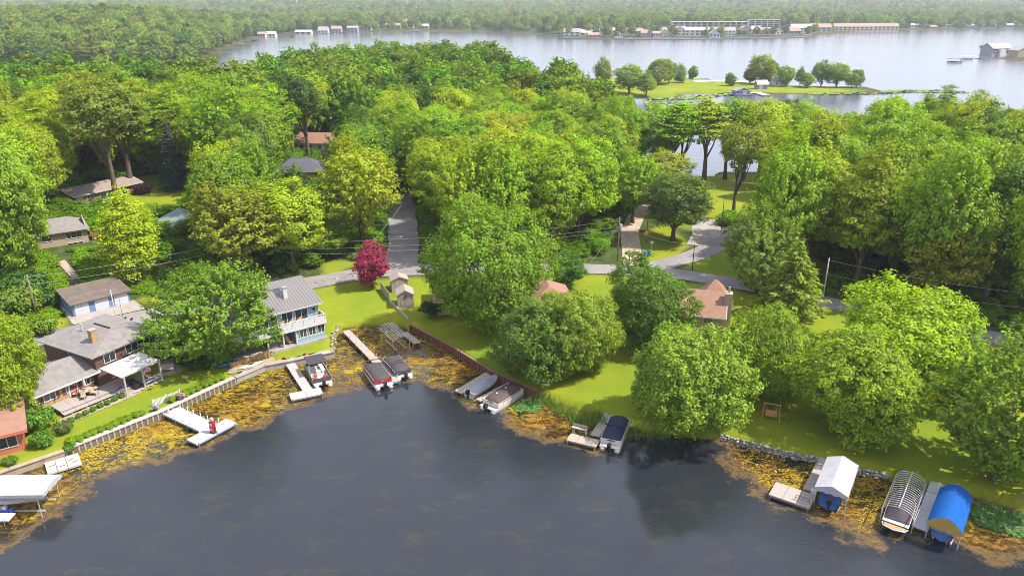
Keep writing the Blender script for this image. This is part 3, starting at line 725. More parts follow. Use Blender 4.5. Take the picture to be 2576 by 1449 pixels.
def forest(name, label, n, x0, x1, y0, y1, polyx=None, smin=0.8, smax=1.35, clear=4, srcs=None):
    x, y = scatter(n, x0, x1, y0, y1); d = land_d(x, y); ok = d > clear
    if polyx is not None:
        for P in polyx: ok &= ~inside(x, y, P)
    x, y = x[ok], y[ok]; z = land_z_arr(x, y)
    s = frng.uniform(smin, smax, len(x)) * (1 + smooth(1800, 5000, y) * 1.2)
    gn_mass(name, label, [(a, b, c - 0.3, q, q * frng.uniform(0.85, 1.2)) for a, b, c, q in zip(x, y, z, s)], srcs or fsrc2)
TOWN = [[(60, 1110), (450, 1150), (600, 1330), (600, 1450), (240, 1450), (215, 1250), (66, 1205)], [(440, 1175), (690, 1410), (1000, 1520), (1000, 1560), (640, 1455), (440, 1290)], [(-360, 1300), (-130, 1390), (40, 1290), (40, 1335), (-130, 1440), (-360, 1365)], [(446, 678), (600, 700), (600, 880), (490, 800)]]
MARSH = [[(-420, 600), (-262, 640), (-280, 720), (-420, 700)]]
forest('hill_forest', 'wooded hill across the marsh on the left', 9500, -1300, -250, 560, 1550, None, 0.95, 1.4)
forest('far_forest', 'far woods fading into haze beyond the lake', 11000, -2500, 2500, 1230, 3200, TOWN, 0.85, 1.4)
forest('horizon_forest', 'farthest wooded ridges under the sky', 9000, -7000, 7000, 3000, 8600, None, 1.1, 1.7)
forest('bank_forest', 'trees on the bank beyond the right edge', 260, 470, 800, 560, 1100, TOWN[3:], 0.6, 0.9)

# ---- undergrowth on the wood floor and up the bank behind the garage
ux, uy = np.meshgrid(np.arange(-150, 120, 3.0), np.arange(98, 260, 3.0))
ux = ux + frng.uniform(-1.4, 1.4, ux.shape); uy = uy + frng.uniform(-1.4, 1.4, uy.shape)
uo = np.zeros(ux.shape, bool)
for P in WOODZ + [[(-60, 119), (-58, 122), (-52, 116), (-47, 121), (-60, 134), (-64, 128)], [(-90, 128), (-86, 118), (-84, 108), (-82, 103), (-96, 100)]]: uo |= inside(ux, uy, P)
for P in LAWNS: uo &= ~inside(ux, uy, P)
for pts, wd_ in ROADS + [(DRIVE_GRAVEL, 4)]: uo &= seg_dist(ux, uy, pts, False) > wd_ / 2 + 1.3
for x, y, r in HOUSES_CLEAR: uo &= np.hypot(ux - x, uy - y) > r * 0.8
uo &= ~inside(ux, uy, [(-85, 131), (-75, 131), (-61, 121), (-60, 116), (-70, 100), (-84, 103)])
ux, uy = ux[uo], uy[uo]; uz = land_z_arr(ux, uy)
us = frng.uniform(0.16, 0.36, len(ux)) * np.where(uy < 130, 0.75, 1.0)
um = [make_crown(61 + k, 6.5, 11, 0.2, 130, 16, 1.0, 1.9, 'round', 8)[0] for k in range(2)]
usrc = [src('bush_crown', um[0], FT[3]), src('bush_crown', um[1], FT[0])]
gn_mass('undergrowth', 'green undergrowth covering the wood floor and bank', [(a, b, c - 0.1, q, q * 0.8) for a, b, c, q in zip(ux, uy, uz, us)], usrc)
# ---------------------------------------------------------------- building kit (local frame: x along the front, y to the back, origin at the front left corner)
def wallmesh(T, L, W, h, rise, m, gable='x', name='wall', x0=0, y0=0, z0=-0.6):
    mb = MB(); mb.bb(x0, x0 + L, y0, y0 + W, z0, h)
    if rise and gable == 'x':
        for x in (x0, x0 + L - 0.12): mb.add([(x, y0, h), (x, y0 + W, h), (x, y0 + W / 2, h + rise), (x + .12, y0, h), (x + .12, y0 + W, h), (x + .12, y0 + W / 2, h + rise)], [(0, 2, 1), (3, 4, 5), (0, 3, 5, 2), (1, 2, 5, 4), (0, 1, 4, 3)])
    elif rise and gable == 'y':
        for y in (y0, y0 + W - 0.12): mb.add([(x0, y, h), (x0 + L, y, h), (x0 + L / 2, y, h + rise), (x0, y + .12, h), (x0 + L, y + .12, h), (x0 + L / 2, y + .12, h + rise)], [(0, 1, 2), (3, 5, 4), (0, 2, 5, 3), (1, 4, 5, 2), (0, 3, 4, 1)])
    return mb.build(name, m, T)
def roofmesh(T, L, W, h, rise, ov, m, gable='x', trim=None, x0=0, y0=0, th=0.16, hip=0.0, name='roof'):
    mb = MB(); o = ov
    if gable == 'x':
        s = rise / (W / 2); ze = h - s * o; zr = h + rise; a, b, c, d = x0 - o, x0 + L + o, y0 - o, y0 + W + o; yc = y0 + W / 2; k = hip
        mb.slab([(a, c, ze), (b, c, ze), (b - k, yc, zr), (a + k, yc, zr)], th); mb.slab([(b, d, ze), (a, d, ze), (a + k, yc + 0.002, zr), (b - k, yc + 0.002, zr)], th)
        if k:
            mb.slab([(b, c, ze), (b, d, ze), (b - k, yc, zr)], th); mb.slab([(a, d, ze), (a, c, ze), (a + k, yc, zr)], th)
    else:
        s = rise / (L / 2); ze = h - s * o; zr = h + rise; a, b, c, d = x0 - o, x0 + L + o, y0 - o, y0 + W + o; xc = x0 + L / 2; k = hip
        mb.slab([(a, d, ze), (a, c, ze), (xc, c + k, zr), (xc, d - k, zr)], th); mb.slab([(b, c, ze), (b, d, ze), (xc + 0.002, d - k, zr), (xc + 0.002, c + k, zr)], th)
        if k:
            mb.slab([(a, c, ze), (b, c, ze), (xc, c + k, zr)], th); mb.slab([(b, d, ze), (a, d, ze), (xc, d - k, zr)], th)
    r = mb.build(name, m, T)
    if trim:
        f = MB()
        f.bb(a - .03, b + .03, c - .05, c - .003, ze - th - .04, ze + .02); f.bb(a - .03, b + .03, d + .003, d + .05, ze - th - .04, ze + .02)
        if gable == 'x' and not hip:
            for x in (a, b):
                for y1, y2 in ((c, yc), (d, yc)): f.tube([(x, y1, ze - .05), (x, y2, zr - .05)], 0.09, 4)
        elif gable == 'y' and not hip:
            for y in (c, d):
                for x1, x2 in ((a, xc), (b, xc)): f.tube([(x1, y, ze - .05), (x2, y, zr - .05)], 0.09, 4)
        f.build('eave_trim', trim, r)
    return r
def on_side(side, L, W, s, x0=0, y0=0):
    """position and outward axis for distance s along a side"""
    return {'f': ((x0 + s, y0), 0), 'b': ((x0 + L - s, y0 + W), math.pi), 'r': ((x0 + L, y0 + s), math.pi / 2), 'l': ((x0, y0 + W - s), -math.pi / 2)}[side]
def window(T, side, L, W, s, z, w, h, nx=1, ny=1, fm=None, x0=0, y0=0, fr=0.09, name='window', glass=None):
    (px, py), a = on_side(side, L, W, s, x0, y0); fm = fm or TRIM
    mb = MB(); d = 0.09
    for x in (-w / 2 + fr / 2, w / 2 - fr / 2): mb.bb(x - fr / 2, x + fr / 2, -d, 0.03, z, z + h)
    for zz in (z, z + h - fr): mb.bb(-w / 2 + fr, w / 2 - fr, -d + .004, 0.03, zz, zz + fr)
    for k in range(1, nx): x = -w / 2 + w * k / nx; mb.bb(x - .035, x + .035, -d + .012, 0.03, z + fr, z + h - fr)
    for k in range(1, ny): q = z + h * k / ny; mb.bb(-w / 2 + fr, w / 2 - fr, -d + .02, 0.03, q - .03, q + .03)
    f = mb.build(name, fm, T); f.location = (px, py, 0); f.rotation_euler = (0, 0, a)
    for i in range(nx):
        x1, x2 = -w / 2 + w * i / nx + .04, -w / 2 + w * (i + 1) / nx - .04
        MB().bb(x1, x2, -0.03, 0.02, z + .04, z + h - .04).build('pane', glass or GLASS, f)
    return f
def panel(T, side, L, W, s, z, w, h, m, d=0.05, x0=0, y0=0, name='door'):
    (px, py), a = on_side(side, L, W, s, x0, y0)
    f = MB().bb(-w / 2, w / 2, -d, 0.03, z, z + h).build(name, m, T); f.location = (px, py, 0); f.rotation_euler = (0, 0, a); return f
def ring(T, side, L, W, s, z, r, m, name='porthole_ring', x0=0, y0=0, rr=0.07):
    (px, py), a = on_side(side, L, W, s, x0, y0)
    mb = MB(); mb.tube([(r * math.cos(t), -0.05, z + r * math.sin(t)) for t in [6.2832 * k / 16 for k in range(17)]], rr, 5, False)
    f = mb.build(name, m, T, True); f.location = (px, py, 0); f.rotation_euler = (0, 0, a)
    g_ = MB(); g_.add([(r * math.cos(6.2832 * k / 16), -0.02, z + r * math.sin(6.2832 * k / 16)) for k in range(16)], [tuple(range(16))])
    g_.build('pane', GLASS, f); return f
def edge(p0, p1, z):
    a, b = ray_ground(*p0, z), ray_ground(*p1, z); return a, math.atan2(b[1] - a[1], b[0] - a[0]), math.dist(a, b)

SHINGLE = mat('grey_shingle', (0.19, 0.172, 0.165), 0.9, 0.2, 1.2, 0.25, 18)
BRICK = mat('tan_brick', (0.33, 0.21, 0.1), 0.9, 0.22, 2.5, 0.25, 16)
BROWN = mat('brown_siding', (0.12, 0.062, 0.05), 0.75, 0.15, 1.5, 0.1, 20, stretch=(0.2, 0.2, 4))
DKBROWN = mat('dark_brown_siding', (0.06, 0.035, 0.03), 0.7, 0.15, 2)
REDSIDE = mat('salmon_red_siding', (0.40, 0.12, 0.075), 0.75, 0.1, 1.0, 0.1, 20, stretch=(0.2, 0.2, 5))
DKROOF = mat('dark_brown_shingle', (0.13, 0.1, 0.085), 0.9, 0.25, 1.0, 0.25, 16)
REDROOF = mat('brown_pink_shingle', (0.26, 0.145, 0.1), 0.9, 0.15, 1.5, 0.25, 16)
BLUEP = mat('slate_blue_paint', (0.12, 0.2, 0.36), 0.6, 0.12, 2)
BLUESIDE = mat('pale_blue_siding', (0.22, 0.34, 0.43), 0.65, 0.07, 2.0, 0.15, 14, stretch=(0.2, 0.2, 6))
TANSIDE = mat('tan_siding', (0.33, 0.265, 0.2), 0.75, 0.08, 1.5, 0.15, 14, stretch=(0.2, 0.2, 6))
SHEDTAN = mat('beige_board_siding', (0.33, 0.27, 0.22), 0.8, 0.1, 2.0, 0.15, 8, stretch=(6, 6, 0.3))
DOORW = mat('white_door', (0.47, 0.48, 0.53), 0.5, 0.06, 1.2)
STONEV = mat('ledgestone', (0.36, 0.28, 0.2), 0.9, 0.3, 3.0, 0.4, 9, stretch=(0.6, 0.6, 4))
DECKW = mat('pale_decking', (0.31, 0.27, 0.25), 0.8, 0.12, 2.5, 0.1, 18, stretch=(0.3, 4, 1))
RUST = mat('rusty_steel', (0.13, 0.055, 0.035), 0.8, 0.35, 2.0, 0.2, 8, c2=(0.2, 0.085, 0.05))
METALROOF = mat('grey_metal_roof', (0.2, 0.185, 0.18), 0.45, 0.06, 0.8, metal=0.25, spec=0.5)

# ---- brown house: two-storey part, lower wing, patio roof, annex: one building
o, a, Lh = edge((90, 855), (232, 901), 5.9)
H1 = thing('brown_house', 'brown house with tan brick wing, grey roofs and brick chimney beside the white patio roof', 'house', (o[0], o[1], 1.2), a)
Wh = math.dist(ray_ground(90, 855, 5.9), ray_ground(218, 808, 5.9)) + 3.0
OV = 0.55
hw, hl = Wh - 2 * OV, Lh - 2 * OV
wallmesh(H1, hl, hw, 4.75, 0, BROWN, x0=OV, y0=OV)
rf = roofmesh(H1, hl, hw, 4.85, 1.15, OV, SHINGLE, 'x', TRIM, OV, OV, hip=3.2)
MB().bb(hl * 0.45, hl * 0.75, hw / 2 + .75, hw / 2 + 0.95, 5.95, 6.1).build('ridge_vent', BLACKP, rf)
c = MB().bb(Lh - 3.6, Lh - 2.9, 2.2, 3.0, 4.6, 6.9); ch = c.build('chimney', BRICK, rf)
MB().bb(Lh - 3.68, Lh - 2.82, 2.12, 3.08, 6.9, 7.02).build('chimney_cap', CONC, rf)
MB().tube([(Lh - 7, 3.6, 5.2), (Lh - 7, 3.6, 6.6)], 0.11, 8).build('vent_pipe', TRIM, rf)
# right-hand face (towards the lake): local x = Lh side
for s, w_, n_ in ((2.0, 1.7, 2), (6.6, 4.6, 5)):
    window(H1, 'r', hl, hw, s, 3.0, w_, 1.35, n_, 1, WHITE, OV, OV)
panel(H1, 'f', hl, hw, hl * 0.5, -0.2, 0.08, 4.6, TRIM, x0=OV, y0=OV, name='downspout')
panel(H1, 'f', hl, hw, 1.3, -0.5, 2.6, 2.2, CONC, 0.3, x0=OV, y0=OV, name='foundation_wall')
tag(panel(H1, 'r', hl, hw, 6.0, -0.4, 7.0, 2.6, BRICK, 0.06, x0=OV, y0=OV, name='brick_wall'))
# lower wing
o2, a2, L2 = edge((85, 1001), (248, 935), 3.7)
Hq = thing('brick_wing', 'low tan brick wing with grey roof and brown shutters behind the pale deck', 'house', (o2[0], o2[1], 1.25), a2)
ov2 = 0.8; W2 = 6.6; l2 = L2 - 0.9
wallmesh(Hq, l2, W2, 2.65, 1.3, BRICK, 'x', x0=0.45, y0=ov2)
roofmesh(Hq, l2, W2, 2.75, 1.35, ov2 * 0.9, SHINGLE, 'x', WHITE, 0.45, ov2)
for s, w_ in ((1.6, 1.5), (4.3, 1.4), (l2 - 0.9, 1.1)):
    window(Hq, 'f', l2, W2, s, 0.95, w_, 1.2, 2, 1, WHITE, 0.45, ov2)
    for q in (-1, 1):
        if s + q * (w_ / 2 + .25) < l2: panel(Hq, 'f', l2, W2, s + q * (w_ / 2 + .24), 0.9, 0.4, 1.3, BROWN, 0.06, 0.45, ov2, 'shutter')
dr = panel(Hq, 'f', l2, W2, l2 - 2.6, 0.15, 1.3, 2.2, WHITE, 0.05, 0.45, ov2, 'door_frame')
panel(dr, 'f', 0, 0, 0, 0.25, 0.9, 1.0, mat('red_paint', (0.42, 0.05, 0.035), 0.5), 0.08, name='door_leaf')
panel(dr, 'f', 0, 0, 0, 1.3, 0.8, 0.85, GLASS, 0.085, name='pane')
sunm = mat('copper_ornament', (0.45, 0.2, 0.05), 0.5)
sm_ = MB()
for k in range(14):
    t = 6.2832 * k / 14; sm_.add([(0.16 * math.cos(t - .12), -0.05, 0.16 * math.sin(t - .12)), (0.16 * math.cos(t + .12), -0.05, 0.16 * math.sin(t + .12)), (0.42 * math.cos(t), -0.05, 0.42 * math.sin(t))], [(0, 1, 2)])
sm_.add([(0.17 * math.cos(6.2832 * k / 12), -0.06, 0.17 * math.sin(6.2832 * k / 12)) for k in range(12)], [tuple(range(12))])
so = sm_.build('sun_ornament', sunm); so.location = Hq.matrix_basis @ Vector((3.4, ov2 - 0.03, 1.75)); so.rotation_euler = (0, 0, a2); tag(so, 'copper sun ornament hanging on the tan brick wall', 'ornament')
# deck
D0, D1 = ray_ground(161, 1044, 1.3), ray_ground(345, 968, 1.3); ad = math.atan2(D1[1] - D0[1], D1[0] - D0[0]); Ld = math.dist(D0, D1)
dk = thing('deck', 'long pale wooden deck with a low step along the brick wing', 'deck', (D0[0], D0[1], 0.95), ad)
n_ = 6
for k in range(n_): MB().bb(Ld * k / n_ + .015, Ld * (k + 1) / n_ - .015, 0.75, 4.6, 0.42, 0.6).build('deck_section', DECKW, dk)
for k in range(n_): MB().bb(Ld * k / n_ + .02, Ld * (k + 1) / n_ - .02, 0.0, 0.72, 0.28, 0.38).build('step_board', DECKW, dk)
MB().bb(0.1, Ld - .1, 0.3, 0.72, -0.3, 0.27).build('riser', DKBROWN, dk)
MB().bb(0.1, Ld - .1, 0.76, 4.5, -0.3, 0.41).build('skirt', DKBROWN, dk)
for k in range(5): MB().bb(Ld * (k + .5) / 5 - .06, Ld * (k + .5) / 5 + .06, 0.02, 0.3, -0.3, 0.275).build('step_support', DECKW, dk)
# patio roof with posts
pz = 4.25; C0, C1, C2, C3 = ray_ground(250, 926, 4.5), ray_ground(304, 948, 3.9), ray_ground(402, 905, 3.9), ray_ground(350, 884, 4.5)
pr = thing('patio_roof', 'white sloping patio roof on posts beside the brown house', 'canopy', (C1[0], C1[1], 1.1))
rel = lambda p, z: (p[0] - C1[0], p[1] - C1[1], z - 1.1)
mid0 = tuple((C0[i] + C3[i]) / 2 for i in (0, 1)); mid1 = tuple((C1[i] + C2[i]) / 2 for i in (0, 1))
for q in ((C0, C1, mid1, mid0), (mid0, mid1, C2, C3)):
    MB().slab([rel(q[0], 4.5), rel(q[1], 3.85), rel(q[2], 3.85), rel(q[3], 4.5)], 0.12).build('roof_panel', WHITE, pr)
MB().tube([rel(C1, 3.8), rel(C2, 3.8)], 0.13, 4).build('gutter', TRIM, pr)
for f in (0.06, 0.52, 0.97):
    q = (C1[0] + (C2[0] - C1[0]) * f, C1[1] + (C2[1] - C1[1]) * f); MB().tube([rel(q, 0.9), rel(q, 3.75)], 0.12, 6).build('post', TRIM, pr)
PE = [(C1[0] + (C2[0] - C1[0]) * f, C1[1] + (C2[1] - C1[1]) * f) for f in (0.54, 0.96)]
for zz in (1.65, 2.05): MB().tube([rel(PE[0], zz), rel(PE[1], zz)], 0.09, 4).build('rail', TRIM, pr)
drape('patio', [C0, C1, C2, C3], CONC, 0.12, 0.6)
# annex
o3, a3, L3 = edge((347, 858), (383, 872), 3.7)
An = thing('dark_annex', 'small dark brown outbuilding with a round porthole beside the brown house', 'shed', (o3[0], o3[1], 1.4), a3)
W3 = 5.2; L3 = 3.6
wallmesh(An, L3, W3, 2.3, 1.0, DKBROWN, 'y'); roofmesh(An, L3, W3, 2.35, 1.0, 0.3, SHINGLE, 'y', TRIM)
window(An, 'f', L3, W3, 0.8, 1.2, 0.5, 0.6, 1, 1); window(An, 'f', L3, W3, 2.3, 0.7, 1.4, 1.3, 2, 1)
ring(An, 'r', L3, W3, 1.2, 1.5, 0.33, WHITE)
o4 = ray_ground(440, 914, 1.3)
Sh = thing('lean_to_shed', 'small dark shed with grey side boards next to the blue bins', 'shed', (o4[0] - .2, o4[1] + .2, 1.3), R(-20))
wallmesh(Sh, 1.9, 1.8, 1.7, 0.5, DKBROWN, 'y'); roofmesh(Sh, 1.9, 1.8, 1.72, 0.5, 0.2, SHINGLE, 'y'); panel(Sh, 'l', 1.9, 1.8, 0.9, -.2, 1.8, 1.9, WOODGREY, 0.03, name='side_boards')
BIN = mat('blue_bin_plastic', (0.02, 0.07, 0.3), 0.4, 0.1)
def bin_(label, x, y, rz=0.3, c=None):
    t = thing('wheelie_bin', label, 'bin', (x, y, gz(x, y) + .06), rz, 'blue wheeled bins'); c = c or BIN
    MB().add([(-.24, -.28, .08), (.24, -.28, .08), (.24, .28, .08), (-.24, .28, .08), (-.3, -.35, 1.0), (.3, -.35, 1.0), (.3, .35, 1.0), (-.3, .35, 1.0)], [(3, 2, 1, 0), (4, 5, 6, 7), (0, 1, 5, 4), (1, 2, 6, 5), (2, 3, 7, 6), (3, 0, 4, 7)]).build('body', c, t)
    MB().slab([(-.33, -.4, 1.06), (.33, -.4, 1.06), (.33, .38, 1.12), (-.33, .38, 1.12)], 0.06).build('lid', c, t)
    for s in (-1, 1): MB().tube([(s * .26, .33, .1), (s * .2, .33, .1)], 0.11, 8).build('wheel', BLACKP, t)
    MB().tube([(-.25, .43, 1.0), (.25, .43, 1.0)], 0.025, 5).build('handle', BLACKP, t)
for q, l_ in (((418, 895), 'blue wheeled bin against the dark annex, left of two'), ((428, 899), 'blue wheeled bin against the dark annex, right of two')): x, y, z = GP(*q); bin_(l_, x, y)
x, y, z = GP(1620, 648); bin_('blue wheeled bin at the fork of the road, left of two', x, y, 0.2); x, y, z = GP(1631, 645); bin_('blue wheeled bin at the fork of the road, right of two', x, y, 0.2)
x, y, z = GP(484, 700); bin_('dark blue wheeled bin beside the grey green roofed house', *ray_ground(479, 697, z)[:2]) if False else None

# ---- garage
o5, a5, L5 = edge((179, 768), (328, 731), 4.3)
Gz = 1.85; ov5 = 0.5
Gg = thing('triple_garage', 'long three-door garage with white doors, blue posts and dark brown roof', 'garage', (o5[0], o5[1], Gz), a5)
l5 = L5 - .3; W5 = 5.6
wallmesh(Gg, l5, W5, 2.45, 0, BLUEP, x0=.15, y0=ov5)
MB().slab([(-.2, 0, 2.5), (L5 + .2, 0, 2.5), (L5 + .2, W5 + 1.0, 3.35), (-.2, W5 + 1.0, 3.35)], 0.18).build('roof', DKROOF, Gg)
for k in range(3):
    d_ = panel(Gg, 'f', l5, W5, l5 * (k + .5) / 3 + .1 * (k - 1), 0.02, l5 / 3 - 0.75, 2.15, DOORW, 0.05, .15, ov5, 'garage_door')
    for j in range(4): MB().bb(-l5 / 6 + .42, l5 / 6 - .42, -0.075, -0.051, 0.08 + j * .53, 0.08 + j * .53 + .46).build('door_panel', DOORW, d_)
# steps up the bank
STEP = mat('concrete_step', (0.36, 0.3, 0.25), 0.9, 0.2, 2)
def stairs(name, label, p0, p1, n, w):
    t = thing(name, label, 'stairs', (p0[0], p0[1], gz(*p0)), math.atan2(p1[1] - p0[1], p1[0] - p0[0])); L = math.dist(p0, p1)
    me = MB().bb(0, L / n * 1.15, -w / 2, w / 2, -0.5, 0).mesh('step', STEP)
    for k in range(n):
        f = (k + .5) / n; z = max(gz(p0[0] + (p1[0] - p0[0]) * f, p0[1] + (p1[1] - p0[1]) * f), 0) - t.location.z
        link('step', me, t, (L * k / n, 0, z + 0.16))
    return t
b0 = ray_ground(195, 716, 2.9); b1 = ray_ground(152, 655, 6.2); stairs('stairs', 'concrete stairs climbing the bank to the stone house', b0, b1, 22, 1.3)
b0 = ray_ground(178, 799, 2.0); b1 = ray_ground(145, 741, 3.0); stairs('stairs', 'short steps along the left end wall of the triple garage', b0, b1, 12, 0.9)

# ---- stone house on the bank
o6, a6, L6 = edge((60, 598), (226, 574), 9.4)
St = thing('stone_house', 'tan stone house with two rows of windows on the wooded bank', 'house', (o6[0], o6[1], 5.6), a6)
wallmesh(St, L6 - 1, 8, 3.9, 1.5, STONEV, 'x', x0=.5, y0=.5, z0=-1.5); roofmesh(St, L6 - 1, 8, 3.9, 1.6, 0.5, SHINGLE, 'x', DKBROWN, .5, .5, hip=3)
for z in (2.3, 0.4): window(St, 'f', L6 - 1, 8, L6 - 3.2, z, 2.6, 1.15, 3, 1, WHITE, .5, .5)
window(St, 'f', L6 - 1, 8, L6 - 7.5, 2.3, 1.6, 1.15, 2, 1, WHITE, .5, .5)
wd = thing('wooden_deck', 'reddish brown timber deck with railing at the right end of the stone house', 'deck', tuple(St.matrix_basis @ Vector((L6 + 0.1, 1.0, -.6))), a6)
RW = mat('red_brown_timber', (0.17, 0.07, 0.04), 0.8, 0.25, 3)
MB().bb(0, 2.6, 0, 3, 2.3, 2.5).build('platform', RW, wd)
for k in range(9): MB().bb(k * .31, k * .31 + .12, -.06, 0, -.4, 3.4).build('slat', RW, wd)
MB().bb(-.05, 2.65, -.14, -.06, 3.4, 3.5).build('rail', RW, wd)
# ---- long ranch house
o7, a7, L7 = edge((183, 490), (358, 452), 9.6)
Rn = thing('ranch_house', 'long low dark brown ranch house half hidden by two tall trunks', 'house', (o7[0], o7[1], 6.6), a7)
wallmesh(Rn, L7 - 1, 7.5, 2.6, 1.0, mat('olive_brown_siding', (0.16, 0.12, 0.09), 0.8), 'x', x0=.5, y0=.6, z0=-1.5); roofmesh(Rn, L7 - 1, 7.5, 2.65, 1.0, .6, mat('taupe_shingle', (0.25, 0.19, 0.17), 0.9, 0.15, 1.5, 0.2, 14), 'x', TRIM, .5, .6)
for s in (6.5, 8.2, 9.9, 11.6): window(Rn, 'f', L7 - 1, 7.5, s, 0.5, 1.5, 1.9, 1, 1, TRIM, .5, .6)
window(Rn, 'f', L7 - 1, 7.5, 3.2, 1.3, 1.0, 0.8, 1, 1, WHITE, .5, .6); panel(Rn, 'f', L7 - 1, 7.5, 13.4, 0, 1.0, 2.1, RW, .05, .5, .6); panel(Rn, 'f', L7 - 1, 7.5, 1.1, 0, 1.6, 2.2, CONC, .06, .5, .6, 'garage_door')
MB().tube([(5, 2.6, 2.9), (5, 2.6, 3.7)], .18, 8).build('vent_pipe', STEEL, Rn)
pth = [ray_ground(180, 524, 6.7), ray_ground(262, 502, 6.7), ray_ground(300, 488, 6.7)]; strip('path', pth, 2.4, CONC, 0.12, 3)
# ---- grey green roofed house
o8 = ray_ground(412, 577, 7.6)
Gr = thing('green_roof_house', 'tan house with grey green roof peeking from the trees', 'house', (o8[0], o8[1], 3.9), R(33))
wallmesh(Gr, 9, 8, 3.4, 1.9, STONEV, 'y', z0=-1.5); roofmesh(Gr, 9, 8, 3.5, 1.9, .5, mat('grey_green_shingle', (0.19, 0.235, 0.22), 0.9, 0.15, 2, 0.2, 14), 'y', TRIM)
window(Gr, 'f', 9, 8, 2, 1.2, 1.4, 1.2, 2, 1); window(Gr, 'l', 9, 8, 4, 1.2, 1.4, 1.2, 2, 1)
# ---- dark hip roof and the house behind it
def RG(px, py, h):
    z = 5
    for _ in range(8): x, y = ray_ground(px, py, z); z = gz(x, y) + h
    return x, y
o9 = RG(692, 428, 2.6)
Dh = thing('dark_roof_house', 'house with dark slate hip roof among the trees', 'house', (o9[0], o9[1], gz(*o9)), R(6))
wallmesh(Dh, 11.5, 8, 2.6, 0, STONEV); roofmesh(Dh, 11.5, 8, 2.7, 2.3, .6, mat('slate_shingle', (0.085, 0.085, 0.11), 0.9, 0.15, 2, 0.2, 14), 'x', TRIM, hip=4); window(Dh, 'f', 11.5, 8, 3, 1, 1.6, 1.2, 2)
o10 = RG(746, 356, 3.0)
Fh = thing('red_roof_house', 'pale house with red brown roof glimpsed between dark trunks', 'house', (o10[0], o10[1], gz(*o10)), R(-8))
wallmesh(Fh, 10, 7, 3, 1.5, mat('pale_siding', (0.5, 0.42, 0.36), 0.8), 'x'); roofmesh(Fh, 10, 7, 3, 2.2, .5, REDROOF, 'x', TRIM)
for s in (1.5, 4.2, 7): window(Fh, 'f', 10, 7, s, 1, 1.2, 1.2, 2)

# ---- red cabin at the left edge
o11, a11, L11 = edge((-60, 1080), (70, 1061), 3.7)
Rc = thing('red_cabin', 'salmon red cabin with a wide window at the left edge', 'house', (o11[0], o11[1], 1.0), a11)
a11b = R(35); Rc.rotation_euler = (0, 0, R(33)); Rc.location = (-62.5, 66.5, 0.95)
wallmesh(Rc, 9.6, 6.5, 2.5, 0, REDSIDE, x0=.0, y0=.5); MB().slab([(-.5, -.2, 2.75), (10.2, -.2, 2.75), (10.2, 7.6, 3.6), (-.5, 7.6, 3.6)], .22).build('roof', REDROOF, Rc)
MB().bb(-.5, 10.2, -.26, -.204, 2.45, 2.8).build('fascia', REDSIDE, Rc)
window(Rc, 'f', 9.6, 6.5, 7.6, .75, 2.9, 1.45, 3, 1, mat('taupe_trim', (0.4, 0.33, 0.28), .6), 0, .5)

# ---- blue house
o12, a12, L12 = edge((676, 885), (817, 846), 1.25)
Bz = 1.2
Bh = thing('blue_house', 'pale blue two-storey lake house with grey metal roof and white balcony', 'house', (o12[0], o12[1], Bz), a12)
Lb = L12 + 0.1; Wb = 9.5; BX = 0.0; sup = 1.6
UL = Lb + 4.6                                                    # the upper floor runs on to the left behind the maple
wallmesh(Bh, Lb - 4.4, Wb - 0.2, 2.6, 0, BLUESIDE, x0=4.4, y0=0.0, name='lower_wall')
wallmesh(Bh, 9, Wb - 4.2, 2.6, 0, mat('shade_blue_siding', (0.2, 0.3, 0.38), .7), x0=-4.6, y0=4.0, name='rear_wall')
MB().bb(-4.6, Lb, sup, Wb, 2.61, 5.1).build('upper_wall', BLUESIDE, Bh)
# roof: one long slope to the lake, short slope behind
s_ = 0.30; yE, zE, yR = 0.9, 5.15, 8.2; zR = zE + (yR - yE) * s_
rb = MB(); rb.slab([(-5.1, yE, zE), (Lb + .5, yE, zE), (Lb + .5, yR, zR), (-5.1, yR, zR)], .16); rb.slab([(Lb + .5, Wb + 1.2, zR - 1.6), (-5.1, Wb + 1.2, zR - 1.6), (-5.1, yR + .003, zR), (Lb + .5, yR + .003, zR)], .16)
br = rb.build('roof', METALROOF, Bh)
sme = MB().tube([(0, yE - .01, zE + .03), (0, yR, zR + .03)], 0.035, 4).mesh('roof_seam', METALROOF)
k = -5.0
while k < Lb + .5: link('roof_seam', sme, br, (k, 0, 0)); k += 0.48
for x in (-4.6, Lb - .12): MB().add([(x, sup, 5.1), (x, Wb, 5.1), (x, yR, zR - .17), (x, sup, zE + (sup - yE) * s_ - .17), (x + .12, sup, 5.1), (x + .12, Wb, 5.1), (x + .12, yR, zR - .17), (x + .12, sup, zE + (sup - yE) * s_ - .17)], [(0, 1, 2, 3), (7, 6, 5, 4), (0, 4, 5, 1), (1, 5, 6, 2), (2, 6, 7, 3), (3, 7, 4, 0)]).build('gable_wall', BLUESIDE, Bh)
MB().bb(-5.1, Lb + .5, yE - .06, yE - .003, zE - .2, zE + .02).build('gutter', TRIM, br)
c = MB().bb(Lb - 4.3, Lb - 3.7, 3.6, 4.2, 5.6, 7.6); ch = c.build('chimney', WHITE, br); MB().bb(Lb - 4.38, Lb - 3.62, 3.52, 4.28, 7.6, 7.75).build('chimney_cap', STEEL, br)
sl = MB(); sl.slab([(Lb - 4.9, 5.0, zE + 4.1 * s_ + .1), (Lb - 3.9, 5.0, zE + 4.1 * s_ + .1), (Lb - 3.9, 6.3, zE + 5.4 * s_ + .1), (Lb - 4.9, 6.3, zE + 5.4 * s_ + .1)], .08); sl.build('skylight', GLASS, br)
